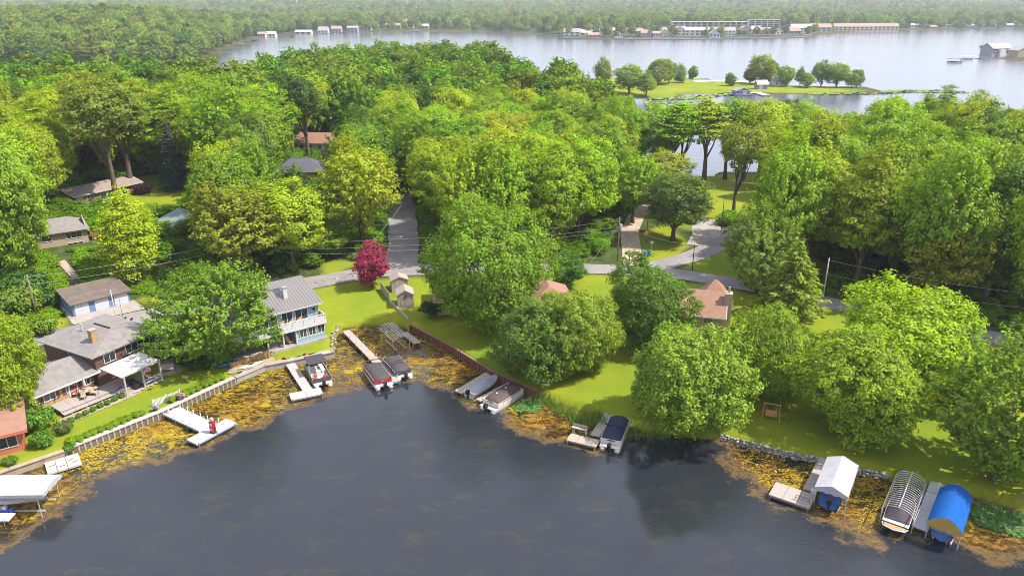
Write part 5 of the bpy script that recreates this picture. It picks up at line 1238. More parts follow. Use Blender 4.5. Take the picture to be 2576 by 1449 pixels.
# runabout hull
def runabout(label, cx, cy, rz, L, W, hullm, cover=None, z=0.0, name='motor_boat', motor=True, stern=None):
    t = thing(name, label, 'boat', (cx, cy, z), rz)
    secs = []
    for i in range(11):
        f = i / 10; w_ = W / 2 * (1 - max(0, f - .45) ** 2.2 * 3.4 if f > .45 else 1); w_ = max(w_, .02); h = .75 + .3 * f ** 2; kz = -.25 + .55 * max(0, f - .6) ** 1.5 * 2.2
        x = -L / 2 + L * f
        secs.append([(x, -w_, h), (x, -w_ * .86, .15 + .2 * f), (x, 0, kz), (x, w_ * .86, .15 + .2 * f), (x, w_, h)])
    vs = [p for s_ in secs for p in s_]; fs = [(i * 5 + k, i * 5 + k + 1, (i + 1) * 5 + k + 1, (i + 1) * 5 + k) for i in range(10) for k in range(4)] + [(0, 1, 2, 3, 4)]
    MB().add(vs, fs).build('hull', hullm, t, True)
    dv = []; df = []
    for s_ in secs: dv += [(s_[0][0], s_[0][1], s_[0][2] - .02), (s_[4][0], s_[4][1], s_[4][2] - .02)]
    MB().add(dv, [(2 * i, 2 * i + 2, 2 * i + 3, 2 * i + 1) for i in range(10)]).build('deck', CREAM if cover else hullm, t)
    if cover:
        def fn(u, v):
            b = v * 2 - 1; i = min(9, int(u * 10)); f = u * 10 - i; w_ = secs[i][4][1] * (1 - f) + secs[i + 1][4][1] * f; h = .76 + .3 * u ** 2
            return (-L / 2 + .5 + (L - .48) * u, b * w_ * 1.02, h + (.5 * math.sin(min(1, u * 1.4) * 3.14) ** .8) * (1 - abs(b) ** 1.6) - (.1 if abs(b) > .97 else 0))
        MB().grid(fn, 21, 13).build('cover', cover, t, True)
    if motor: outboard(t, -L / 2 + .1)
    return t
WHULL = mat('white_hull', (0.45, 0.44, 0.42), .3); BHULL = mat('blue_hull', (0.03, 0.09, 0.25), .3); DHULL = mat('dark_hull', (0.03, 0.03, 0.04), .25)
runabout('white runabout under a silver cover beside the weathered dock', -3.75, 87.9, R(51.8), 6.0, 2.1, WHULL, SILVER)
runabout('blue motor boat hanging under the white canopy lift', 33.1, 64.3, R(57.7), 5.6, 2.1, BHULL, None, .75)
bh = runabout('dark wake boat under the bare hoop frame, wooden swim platform at its stern', 38.9, 61.9, R(54), 6.6, 2.4, DHULL, mat('black_purple_cover', (0.045, 0.035, 0.05), .6, .2, 3, .3, 3), .25, motor=False)
MB().add([(-3.2, -1.05, .62), (-3.2, 1.05, .62), (-3.75, .85, .62), (-3.95, 0, .62), (-3.75, -.85, .62), (-3.2, -1.05, .5), (-3.2, 1.05, .5), (-3.75, .85, .5), (-3.95, 0, .5), (-3.75, -.85, .5)], [(0, 1, 2, 3, 4), (9, 8, 7, 6, 5), (1, 6, 7, 2), (2, 7, 8, 3), (3, 8, 9, 4), (4, 9, 5, 0)]).build('swim_platform', mat('teak_platform', (0.42, 0.24, 0.12), .6), bh)
MB().tube([(-3.3, -1.15, .55), (-3.8, -.95, .55), (-4.05, 0, .55), (-3.8, .95, .55), (-3.3, 1.15, .55)], .07, 6).build('bumper', WHITE, bh, True)
runabout('dark blue boat in the shade of the blue canopy lift', 42.2, 59.7, R(52.4), 5.2, 2.0, BHULL, NAVY, .5, motor=False)
runabout('white boat hanging under the long white canopy at the left edge', -50.2, 62.9, R(1), 6.6, 2.3, WHULL, SILVER, 1.0, motor=False)
# lifts with canopies
def lift(label, cx, cy, rz, L, W, z0, z1, sides, m, name='boat_lift', arc=True, val=.45, valm=None):
    t = thing(name, label, 'boat lift', (cx, cy, 0), rz)
    for sx in (-1, 1):
        for sy in (-1, 1): MB().tube([(sx * (L / 2 - .6), sy * W / 2, -1.4), (sx * (L / 2 - .6), sy * W / 2, z0)], .055, 6).build('leg', ALU, t)
        MB().tube([(sx * (L / 2 - .6), -W / 2, -.2), (sx * (L / 2 - .6), W / 2, -.2)], .06, 5).build('cross_beam', ALU, t)
    for sy in (-1, 1):
        MB().tube([(-L / 2, sy * W / 2, z0), (L / 2, sy * W / 2, z0)], .05, 5).build('top_beam', ALU, t)
        MB().tube([(-L / 2 + .6, sy * W * .28, .3), (L / 2 - .6, sy * W * .28, .3)], .09, 5).build('bunk', WOODGREY, t)
    if m:
        prof = (lambda b: (1 - b * b)) if arc else (lambda b: 1 - abs(b))
        cv = MB().grid(lambda u, v: ((u - .5) * (L + .3), (v * 2 - 1) * (W / 2 + .12), z0 + (z1 - z0) * prof(v * 2 - 1) + .012 * math.sin(u * 40 + v * 6)), 21, 15).build('canopy', m, t, True)
        for sy in (-1, 1): MB().grid(lambda u, v: ((u - .5) * (L + .3), sy * (W / 2 + .125), z0 - val * v + .02 * math.sin(u * 50) * v), 31, 4).build('side_valance', m, t)
        for sx in (-1, 1): MB().grid(lambda u, v: (sx * (L / 2 + .155), (u * 2 - 1) * (W / 2 + .12), (z0 + (z1 - z0) * prof(u * 2 - 1)) * (1 - v) + (z0 - val * .7 + .06 * math.cos(u * 25)) * v), 25, 4).build('end_valance', valm or m, t)
    return t
def canvas(name, c, tr):
    n = NT(name); d = n.n('BsdfDiffuse'); tl = n.n('BsdfTranslucent'); mx = n.n('MixShader'); mx.inputs[0].default_value = tr
    cc = n.mix(n.ss(n.noise(1.5, detail=5), .35, .7), tuple(v * .88 for v in c), c); n.put(d.inputs[0], cc); n.put(tl.inputs[0], cc)
    n.t.links.new(d.outputs[0], mx.inputs[1]); n.t.links.new(tl.outputs[0], mx.inputs[2]); n.t.links.new(mx.outputs[0], n.out.inputs[0]); return n.m
WCAN = canvas('white_canopy_canvas', (0.45, 0.45, 0.49), .2); BCAN = canvas('blue_canopy_canvas', (0.02, 0.12, 0.42), .25); YCAN = canvas('tan_valance_canvas', (0.55, 0.36, 0.1), .3)
lift('boat lift with white gabled canopy at the end of the stone wall', 33.3, 64.6, R(57.7), 6.0, 2.9, 2.7, 3.35, 0, WCAN, arc=False)
lift('boat lift with arched bright blue canopy at the far right', 42.25, 59.6, R(52.4), 6.2, 2.7, 2.35, 3.35, 0, BCAN, val=.6, valm=YCAN)
lift('boat lift with long white canopy at the left edge', -51.6, 63.0, R(1), 10.6, 3.2, 2.75, 3.1, 0, WCAN, val=.35)
def hoop_lift(label, cx, cy, rz, L, W, z0, z1, n, m):
    t = lift(label, cx, cy, rz, L, W, z0, z1, 0, None)
    for k in range(n):
        x = -L / 2 + L * k / (n - 1); MB().tube([(x, W / 2 * math.sin(a_), z0 + (z1 - z0) * math.cos(a_)) for a_ in [(-1.5708 + 3.1416 * j / 10) for j in range(11)]], .028, 5).build('hoop', m, t, True)
    MB().tube([(-L / 2, 0, z1 + .04), (L / 2, 0, z1 + .04)], .04, 5).build('ridge_bar', m, t)
    return t
hoop_lift('boat lift with bare white hoops and no canvas over the dark wake boat', 39.2, 62.3, R(54), 7.0, 2.8, 1.9, 2.75, 19, WHITE)
hoop_lift('empty boat lift with bare curved frame in the weedy corner of the bay', -17.4, 101.3, R(-58), 5.6, 2.6, 2.1, 2.6, 14, ALU)
# left lower deck with jet ski
dock('white dock in front of the long white canopy at the left edge', [(-58, 60.6, -49.4, 60.9, 1.2, 4)], .55, .14, WHITE)
js = thing('jet_ski', 'blue and white jet ski beside the left canopy dock', 'jet ski', (-51.2, 62.0, .1), R(2))
MB().grid(lambda u, v: (-1.3 + 2.6 * u, (v * 2 - 1) * .45 * (1 - max(0, u - .6) ** 2 * 5.5), .3 + .25 * (1 - abs(v * 2 - 1) ** 2) * (.6 + u * .5)), 13, 9).build('hull', mat('jet_ski_blue', (0.03, 0.08, 0.4), .3), js, True)
MB().bb(-1.0, .1, -.2, .2, .5, .75).build('seat', WHITE, js); MB().tube([(.3, -.35, .95), (.3, .35, .95)], .03, 5).build('handlebar', BLACKP, js); MB().bb(.2, .6, -.15, .15, .5, .9).build('console', WHITE, js)
# kayaks, timber box
TIMB = mat('orange_timber', (0.38, 0.2, 0.08), .8, .2, 3)
kb = thing('timber_bin', 'low orange timber retaining box beside the kayak', 'retaining wall', (-38.2, 91.4, .9), math.atan2(95.4 - 91.5, -34.1 + 38.5))
for k in range(2): MB().bb(.2 + k * 2.9, 3.05 + k * 2.9, .9, 1.05, 0, .75).build('board', TIMB, kb)
for k in range(3): MB().bb(.1 + k * 2.88, .25 + k * 2.88, 1.06, 1.18, -.2, .85).build('post', TIMB, kb)
drape('sand_pad', [(-38.3, 90.3), (-33.2, 94.2), (-34.0, 95.4), (-38.7, 91.6)], BEIGEC, .1, .4)
def kayak(label, x, y, z, rz, L, m):
    t = thing('kayak', label, 'kayak', (x, y, z), rz)
    def fn(u, v):
        w_ = .4 * max(0, math.sin(u * 3.1416)) ** .7 + .001; a_ = v * 6.2832
        return (-L / 2 + L * u, w_ * math.cos(a_), .22 + .2 * math.sin(a_) * (.25 + .75 * math.sin(u * 3.1416)) + .1 * (2 * u - 1) ** 2)
    MB().grid(fn, 17, 13).build('hull', m, t, True)
    MB().add([(.45 * math.cos(k * .5236), .2 * math.sin(k * .5236), .425) for k in range(12)], [tuple(range(12))]).build('cockpit', BLACKP, t)
kayak('white kayak lying along the timber box', -36.0, 92.6, .95, R(42), 3.9, WHITE)
kayak('bright blue kayak beside the shrub next to the timber box', -39.3, 92.9, 1.05, R(40), 3.2, mat('bright_blue_plastic', (0.02, 0.14, 0.6), .4))
# ---------------------------------------------------------------- shrubs and hedges
def bush_proto(seed, n, lpc, leaf, clump):
    return make_crown(seed, 1.0, 1.25, 0.0, n, lpc, leaf, clump, 'round', 8, 0.8)[0]
BUSH = [bush_proto(71, 150, 26, .13, .22), bush_proto(72, 170, 26, .12, .2), bush_proto(73, 150, 26, .16, .25)]
def bush(name, label, x, y, r, h, color, cat='shrub', group=None, k=0, z=None, rz=None, rx=None):
    o = link(name, BUSH[k], None, (x, y, (gz(x, y) if z is None else z) - .05), trng.uniform(0, 6) if rz is None else rz, (rx or r, r, h / 1.2)); o.color = tuple(color) + (1,)
    return tag(o, label, cat, group)
SHR = [(177, 1055), (197, 1045), (216, 1037), (234, 1028), (252, 1019), (270, 1012), (288, 1003), (306, 995)]
ORD = ['first', 'second', 'third', 'fourth', 'fifth', 'sixth', 'seventh', 'eighth']
for k, q in enumerate(SHR):
    x, y = ray_ground(*q, 1.25); bush('round_shrub', '%s small round shrub from the left in the row along the deck' % ORD[k], x, y, .42, .62, (0.09, 0.22, 0.012), group='round shrubs along the deck', k=k % 2)
drape('gravel_bed', [ray_ground(165, 1062, 1.2), ray_ground(150, 1050, 1.2), ray_ground(345, 972, 1.2), ray_ground(352, 984, 1.2)], BEIGEC, .06, .4)
# low hedge along the sea wall
def hedge(label, p0, p1, r, h, c, n):
    t = thing('low_hedge', label, 'hedge', (p0[0], p0[1], gz(*p0)))
    a = math.atan2(p1[1] - p0[1], p1[0] - p0[0])
    for k in range(n):
        f = (k + .5) / n; o = link('hedge_mound', BUSH[k % 2], t, ((p1[0] - p0[0]) * f + trng.uniform(-.1, .1), (p1[1] - p0[1]) * f + trng.uniform(-.1, .1), -.08), a, (math.dist(p0, p1) / n * .62, r * trng.uniform(.85, 1.15), h * trng.uniform(.8, 1.15) / 1.2)); o.color = jit(c, trng, .15) + (1,)
    return t
LIME = (0.17, 0.32, 0.008)
hedge('low lime green hedge along the pale seawall left of the picket fence', (-50.6, 73.2), (-45.0, 80.2), .75, .6, LIME, 11)
hedge('low lime green hedge along the pale seawall right of the picket fence', (-43.2, 82.6), (-38.6, 89.4), .75, .7, LIME, 9)
bush('clipped_hedge', 'big clipped oval dark green hedge under the round maple', *ray_ground(497, 918, 1.3), 2.0, 2.1, (0.03, 0.105, 0.012), 'hedge', k=1, rz=R(-30), rx=3.0)
bush('leafy_shrub', 'bright leafy shrub beside the blue kayak', *ray_ground(562, 915, 1.2), 1.7, 3.0, (0.08, 0.2, 0.012), k=2)
bush('leafy_shrub', 'large bright round shrub at the left end of the deck', *ray_ground(98, 1072, 1.2), 1.9, 2.6, (0.1, 0.25, 0.012), k=2)
bush('leafy_shrub', 'mid green shrub right of the red cabin window', *ray_ground(108, 1118, 1.1), 1.35, 1.7, (0.085, 0.22, 0.012), k=2)
bush('leafy_shrub', 'thin grey green shrub at the foot of the deck', *ray_ground(160, 1085, 1.1), 1.0, 1.4, (0.12, 0.16, 0.04), k=0)
bush('leafy_shrub', 'small shrub on the red cabin lawn nearest the water', *ray_ground(25, 1165, 1.0), .8, .8, (0.1, 0.2, 0.015), k=0)
bush('leafy_shrub', 'low shrub at the corner of the cabin lawn and pale seawall', *ray_ground(175, 1122, 1.0), .8, .7, (0.09, 0.2, 0.012), k=1)
bush('purple_shrub', 'purple leaved shrub in front of the ranch house', *ray_ground(360, 492, 6.6), 2.2, 2.2, (0.06, 0.02, 0.035), k=2)
bush('leafy_shrub', 'dark shrub beside the tan corner under the great willow', *ray_ground(1085, 792, 1.4), 1.8, 2.6, (0.025, 0.07, 0.012), k=1)
for q, r_, h_, l_ in (((60, 790), 3.2, 4.5, 'broad yellow green bush above the grey roof at the left edge'), ((110, 838), 2.2, 2.6, 'low yellow green bush left of the garage lawn'), ((20, 865), 3.0, 4.2, 'tall yellow green bush at the left edge behind the brick wing'), ((120, 735), 2.4, 2.6, 'green bush left of the lower garage steps'), ((60, 700), 3.6, 5, 'dark green bush behind the leaning utility pole'), ((30, 940), 2.2, 3.8, 'yellow green bush against the gable of the brick wing')):
    x, y, z = GP(*q); bush('wild_bush', l_, x, y, r_, h_, (0.15, 0.26, 0.012) if 'yellow' in l_ else (0.05, 0.15, 0.012), 'bush', k=2)
# ground cover on the bank
gx_, gy_ = np.meshgrid(np.arange(-84, -46, 1.0), np.arange(99, 132, 1.0)); gx_ = gx_ + frng.uniform(-.5, .5, gx_.shape); gy_ = gy_ + frng.uniform(-.5, .5, gy_.shape)
go = inside(gx_, gy_, [(-80, 126), (-76, 128), (-62, 122), (-60, 117.5), (-65, 116.5), (-70, 114.5), (-73.5, 111), (-70, 106), (-74, 103), (-82, 108), (-86, 122)])
for p_, w_ in (([(-82, 128), (-72, 116)], 1.5), ([(-73.1, 112), (-66.1, 103)], 1.2)): go &= seg_dist(gx_, gy_, p_, False) > w_
go &= ~inside(gx_, gy_, [(-69.5, 107), (-61.5, 114), (-66, 118.5), (-74, 111.5)])
gx_, gy_ = gx_[go], gy_[go]; gz_ = land_z_arr(gx_, gy_); gm = make_crown(81, 6.5, 7, .0, 90, 16, 1.3, 2.2, 'round', 8)[0]
gsrc = [src('cover_crown', gm, tint_mat('lime_cover_leaf', (0.17, 0.3, 0.012)))]
gn_mass('ground_cover', 'lime green ground cover on the bank around the concrete stairs', [(a, b, c - .05, .16 * q, .11 * q) for a, b, c, q in zip(gx_, gy_, gz_, frng.uniform(.7, 1.3, len(gx_)))], gsrc)

# ---------------------------------------------------------------- reeds, lily pads, floating weed
def blades(name, label, spots, n, h, spread, c):
    P = []; rg = random.Random(8); mb = MB()
    for x, y in spots:
        for _ in range(n):
            a, b = x + rg.gauss(0, spread), y + rg.gauss(0, spread); z = max(gz(a, b), -.1); hh = h * rg.uniform(.5, 1.2); t = rg.uniform(0, 6.28); lx, ly = rg.gauss(0, .25), rg.gauss(0, .25); w_ = .045
            mb.add([(a - w_ * math.cos(t), b - w_ * math.sin(t), z - .05), (a + w_ * math.cos(t), b + w_ * math.sin(t), z - .05), (a + lx * hh, b + ly * hh, z + hh)], [(0, 1, 2)])
    o = mb.build(name, c); return tag(o, label, None, None, 'stuff')
REED = mat('reed_green', (0.1, 0.2, 0.02), .7, .35, .8, c2=(0.2, 0.27, 0.03))
shore_spots = [ray_ground(1350 + k * 9 + (k % 3) * 4, 995 + k * 4.2, .6) for k in range(24)]
blades('shore_reeds', 'green reeds along the natural bank beside the rusty seawall', shore_spots, 90, .9, .45, REED)
blades('cattails', 'taller green cattails left of the dock bench', [ray_ground(1486, 1062, .2), ray_ground(1500, 1052, .2), ray_ground(1452, 1060, .1), ray_ground(1512, 1066, .2)], 160, 1.5, .4, REED)
blades('shore_grass', 'rough grass on the bank under the willow and right of the stone wall', [ray_ground(1600 + k * 22, 1078 + (k % 2) * 8, .6) for k in range(9)] + [(41.5 + k * 1.3, 67.4 - k * .9) for k in range(10)], 110, .55, .5, REED)
fl = random.Random(21)
def pads(name, label, poly, n, r, c1):
    mb = MB(); xs = [p[0] for p in poly]; ys = [p[1] for p in poly]; k = 0
    while k < n:
        x, y = fl.uniform(min(xs), max(xs)), fl.uniform(min(ys), max(ys))
        if not inside(np.array([x]), np.array([y]), poly)[0]: k += .05; continue
        q = r * fl.uniform(.6, 1.3); z = fl.uniform(.02, .16); tx, ty = fl.gauss(0, .18), fl.gauss(0, .18); a0 = fl.uniform(0, 6)
        mb.add([(x + q * math.cos(a0 + j * 1.0472), y + q * math.sin(a0 + j * 1.0472), z + q * (tx * math.cos(a0 + j * 1.0472) + ty * math.sin(a0 + j * 1.0472))) for j in range(6)], [tuple(range(6))]); k += 1
    return tag(mb.build(name, c1), label, None, None, 'stuff')
PAD = mat('lily_pad', (0.04, 0.1, 0.02), .45, .4, 2.0, c2=(0.1, 0.19, 0.045))
pads('lily_pads', 'cluster of lily pads off the end of the rusty seawall', [ray_ground(*q, 0) for q in ((1288, 1022), (1320, 1000), (1360, 1000), (1372, 1018), (1350, 1038), (1300, 1036))], 620, .17, PAD)
pads('lily_pads', 'bed of lily pads right of the blue canopy lift', [ray_ground(*q, 0) for q in ((2438, 1290), (2470, 1262), (2600, 1300), (2600, 1360), (2520, 1340), (2450, 1318))], 1500, .19, PAD)
pads('lily_pads', 'pale lily pads on the pond below the far spit', [(66, 400), (100, 404), (122, 425), (122, 432), (84, 408)], 900, 1.0, mat('far_lily_pad', (0.17, 0.25, 0.06), .6, .3, .3))
pads('lily_pads', 'wide lily pad bed at the right end of the far spit', [(165, 423), (200, 425), (224, 436), (262, 432), (250, 448), (220, 446), (200, 433), (165, 430)], 1500, 1.1, _M['far_lily_pad'])
pads('lily_pads', 'lily pads along the near shore of the pond', [(84, 330), (92, 390), (70, 400), (60, 330)], 700, 1.0, _M['far_lily_pad'])
# floating weed flakes inside the belt
N = 60000
rx_ = frng.uniform(-62, 60, N * 4); ry_ = frng.uniform(54, 112, N * 4)
wv_ = np.maximum(sdist(rx_, ry_, WP1), sdist(rx_, ry_, WP2)); dd_ = -land_d(rx_, ry_)
cl_ = fbm(rx_, ry_, 2.4, 3); cl3 = fbm(rx_ * .55, ry_, .9, 7)
pr_ = smooth(.3, 3.0, wv_ + (fbm(rx_, ry_, 7, 6) - .5) * 6) * smooth(.45, .63, cl_ * .55 + cl3 * .45)
ok = (dd_ > -.1) & (frng.random(len(rx_)) < pr_)
rx_, ry_ = rx_[ok][:N], ry_[ok][:N]; n_ = len(rx_)
p_ = np.stack([rx_, ry_, frng.uniform(.01, .045, n_)], 1)
nn = np.tile(np.array([[0, 0, 1.0]]), (n_, 1)) + frng.normal(size=(n_, 3)) * .16
wm = NT('floating_weed'); lv = wm.attr('lv')
wm.put(wm.b.inputs['Base Color'], wm.ramp(lv, [(0.0, (0.1, 0.05, 0.012)), (.45, (0.22, 0.13, 0.014)), (1.0, (0.4, 0.3, 0.015))])); wm.b.inputs['Roughness'].default_value = .7; wm.b.inputs['Specular IOR Level'].default_value = .2
tn = np.tile(np.array([[1.0, .35, 0]]), (n_, 1)) + frng.normal(size=(n_, 3)) * .6
fme = leaves_mesh('floating_weed', p_, nn, .34, fbm(rx_, ry_, 9, 8) * .7 + frng.random(n_) * .4, frng, .5, tn); fme.materials.clear(); fme.materials.append(wm.m)
fo = bpy.data.objects.new('floating_weed', fme); col.objects.link(fo); tag(fo, 'yellow floating water weed along the shore', None, None, 'stuff')

# ---------------------------------------------------------------- garden things
t = thing('picket_fence', 'short white picket fence at the head of the T-shaped dock', 'fence', (-44.6, 81.6, gz(-44.6, 81.6)), math.atan2(2.6, 2.3))
mbp = MB()
for k in range(22): mbp.bb(.05 + k * .155, .15 + k * .155, -.015, .015, .05, .95)
tag(mbp.build('pickets', WHITE, t), kind='stuff')
for z in (.25, .75): MB().bb(0, 3.45, .018, .06, z, z + .08).build('rail', WHITE, t)
for x in (0, 1.72, 3.45): MB().bb(x - .05, x + .05, .02, .12, -.2, 1.1).build('post', WHITE, t)
# gas pump
GASR = mat('pump_red', (0.42, 0.015, 0.03), .35)
t = thing('gas_pump', 'old red gas pump with round white top on the T-shaped dock', 'gas pump', (-35.2, 76.2, .62), R(-25))
MB().bb(-.33, .33, -.24, .24, 0, .16).build('base', BLACKP, t); MB().bb(-.3, .3, -.21, .21, .16, 1.5).build('body', GASR, t)
MB().tube([(0, .12, 1.78), (0, -.12, 1.78)], .24, 14).build('globe', WHITE, t); MB().bb(-.2, .2, -.25, -.205, 1.0, 1.35).build('dial_plate', WHITE, t); MB().bb(-.2, .2, -.24, -.203, .45, .62).build('label_plate', WHITE, t)
MB().tube([(.31, 0, 1.1), (.42, -.05, .7), (.4, -.05, .3), (.33, 0, .8)], .025, 5).build('hose', BLACKP, t)
# patio set, grill, planters
at = lambda x, y, z=.6: at_house(dk, x, y, z)
t = thing('patio_table', 'tan patio table on the pale deck', 'table', at(4.0, 2.3), ad)
MB().tube([(0, 0, .7), (0, 0, .74)], .75, 16).build('table_top', mat('tan_table', (0.42, 0.32, 0.22), .6), t); MB().tube([(0, 0, 0), (0, 0, .7)], .05, 6).build('pedestal', BLACKP, t); MB().tube([(0, 0, 0), (0, 0, .05)], .35, 10).build('foot', BLACKP, t)
t = thing('patio_umbrella', 'folded beige umbrella standing in the patio table', 'umbrella', at(4.0, 2.3), ad)
MB().tube([(0, 0, .76), (0, 0, 2.5)], .03, 6).build('pole', WOODGREY, t); MB().tube([(0, 0, 1.15), (0, 0, 1.5), (0, 0, 2.3), (0, 0, 2.55)], [.2, .17, .1, .02], 8).build('folded_canopy', mat('beige_canvas', (0.45, 0.37, 0.28), .8), t, True)
SLING = mat('tan_sling', (0.36, 0.27, 0.19), .8)
for k, (x, y, a_, l_) in enumerate(((3.2, 1.5, 150, 'tan sling chair at the left front of the patio table'), (4.6, 1.45, 205, 'tan sling chair at the right front of the patio table'), (5.2, 2.5, 270, 'tan sling chair at the right end of the patio table'), (3.0, 3.0, 40, 'tan sling chair behind the patio table'))):
    t = thing('patio_chair', l_, 'chair', at(x, y), ad + R(a_), 'patio chairs')
    MB().bb(-.28, .28, -.28, .28, .4, .46).build('seat', SLING, t); MB().slab([(-.28, -.28, .46), (.28, -.28, .46), (.28, -.42, 1.05), (-.28, -.42, 1.05)], .05).build('backrest', SLING, t)
    for sx in (-.27, .27):
        for sy in (-.27, .27): MB().bb(sx - .025, sx + .025, sy - .025, sy + .025, 0, .4).build('leg', BLACKP, t)
t = thing('grill', 'dark grill with a pale lid at the left end of the deck', 'grill', at(.9, 3.6), ad + R(10))
MB().bb(-.35, .35, -.28, .28, .55, .8).build('firebox', BLACKP, t); MB().grid(lambda u, v: (-.36 + .72 * u, -.3 * math.cos(v * 3.1416), .8 + .3 * math.sin(v * 3.1416)), 5, 9).build('lid', BLACKP, t); MB().bb(.37, .95, -.25, .25, .78, .82).build('side_shelf', STEEL, t)
for sx in (-.3, .3): MB().bb(sx - .03, sx + .03, -.2, .2, 0, .55).build('leg', BLACKP, t)
FLOW = mat('pink_flowers', (0.45, 0.12, 0.22), .8, .4, 8, c2=(0.5, 0.35, 0.4)); POT = mat('dark_pot', (0.06, 0.05, 0.05), .6); PURP = mat('purple_flowers', (0.2, 0.15, 0.4), .8, .4, 8, c2=(0.5, 0.45, 0.5))
def planter(label, loc, r, fm, k):
    t = thing('flower_pot', label, 'flower pot', loc); MB().tube([(0, 0, 0), (0, 0, r * .9)], [r * .6, r * .85], 10).build('pot', POT, t)
    mb = MB(); rg = random.Random(k)
    for _ in range(140):
        th = rg.uniform(0, 6.28); ph = rg.uniform(-.2, 1.57); q = r * rg.uniform(.8, 1.15); p = Vector((q * math.cos(th) * math.cos(ph), q * math.sin(th) * math.cos(ph), r * .9 + q * .8 * math.sin(ph))); s = r * .2
        mb.add([p + Vector((s, 0, rg.uniform(-s, s))), p + Vector((-s * .5, s, 0)), p + Vector((-s * .5, -s, s * .4))], [(0, 1, 2)])
    mb.build('flowers', fm, t)
planter('pot of pink flowers at the foot of the picket fence by the T-shaped dock', (-41.9, 83.4, 1.05), .45, FLOW, 1); planter('pot of mauve flowers left of the T-shaped dock', (-43.9, 80.6, 1.05), .4, PURP, 2)
planter('pot of purple and white flowers on the deck step', at(7.4, .35, .38), .38, PURP, 3); planter('pot of pale flowers against the brick wall', at(9.6, 4.2), .42, mat('pale_flowers', (0.5, 0.4, 0.4), .8, .4, 8), 4); planter('pot of flowers at the patio roof post', (C1[0] - .4, C1[1] + .3, 1.4), .35, FLOW, 5)
planter('small red flower pot on the walkway wall, left of two', (-32.2, 94.9, .95), .2, REDC, 6); planter('small red flower pot on the walkway wall, right of two', (-29.6, 96.2, .95), .2, REDC, 7)
t = thing('grill_cover', 'large red cooler box with white lettering band under the patio roof', 'box', tuple(Vector(ray_ground(283, 956, 1.9)) .to_3d() + Vector((-.6, 1.1, 1.45))) , ad)
MB().bb(-.8, .8, -.45, .45, 0, .85).build('body', GASR, t); MB().slab([(-.84, -.49, .95), (.84, -.49, .95), (.84, .49, 1.0), (-.84, .49, 1.0)], .1).build('lid', GASR, t); MB().bb(-.3, .5, -.47, -.453, .4, .56).build('lettering_band', WHITE, t)
t = thing('patio_sofa', 'dark wicker sofa in the shade of the patio roof', 'sofa', ((C0[0] + C2[0]) / 2 + .3, (C0[1] + C2[1]) / 2 - .2, gz((C0[0] + C2[0]) / 2, (C0[1] + C2[1]) / 2) + .15), ad + R(90)); MB().bb(-.9, .9, -.4, .4, .1, .45).build('seat', BLACKP, t); MB().bb(-.9, .9, .42, .6, .1, .9).build('backrest', BLACKP, t)
for s in (-1, 1): MB().bb(s * 1.0 - .09, s * 1.0 + .09, -.4, .6, .05, .65).build('armrest', BLACKP, t)
# garden bench on the pebble pad
t = thing('garden_bench', 'pale grey bench on the pebble pad in front of the dark annex', 'bench', (*ray_ground(420, 930, 1.3), gz(*ray_ground(420, 930, 1.3)) + .05), R(8)); MB().bb(-.85, .85, -.25, .25, .4, .46).build('seat', WOODGREY, t); MB().slab([(-.85, .25, .46), (.85, .25, .46), (.85, .36, .95), (-.85, .36, .95)], .05).build('backrest', WOODGREY, t)
for s in (-.75, .75): MB().bb(s - .05, s + .05, -.22, .28, 0, .4).build('leg', WOODGREY, t)
drape('pebble_pad', [ray_ground(*q, 1.3) for q in ((398, 905), (440, 900), (480, 916), (462, 926), (430, 938), (400, 942))], GRAVEL, .07, .4)
# picnic chairs near the blue house
t = thing('picnic_table', 'small wooden picnic table in the shade between the maple and the blue house', 'table', (*ray_ground(604, 880, 1.3), 1.25), R(20)); MB().bb(-.7, .7, -.35, .35, .68, .74).build('table_top', CUSH, t)
for s in (-1, 1): MB().bb(-.7, .7, s * .65 - .12, s * .65 + .12, .4, .45).build('bench', CUSH, t); MB().bb(s * .5 - .04, s * .5 + .04, -.6, .6, 0, .66).build('leg', TEAK, t)
# flag
fg = thing('flag', 'small stars and stripes flag hanging from the patio roof edge', 'flag', (*[(C1[i] + (C2[i] - C1[i]) * .52) for i in (0, 1)], 3.3), R(30))
MB().tube([(0, 0, .2), (.1, -.75, .9)], .02, 5).build('pole', WOODGREY, fg)
FR, FW, FB = mat('flag_red', (0.45, 0.02, 0.03), .8), mat('flag_white', (0.65, 0.65, 0.65), .8), mat('flag_blue', (0.03, 0.04, 0.2), .8)
for k in range(7): MB().slab([(.1 + .02 * k, -.75 - .004 * k, .88 - .1 * k), (1.0, -.55 - .004 * k, .80 - .1 * k), (1.0, -.55 - .004 * k, .705 - .1 * k), (.1 + .02 * k, -.75 - .004 * k, .785 - .1 * k)], .01).build('stripe', FR if k % 2 == 0 else FW, fg)
MB().slab([(.1, -.775, .885), (.5, -.675, .85), (.5, -.675, .5), (.16, -.775, .5)], .01).build('canton', FB, fg)
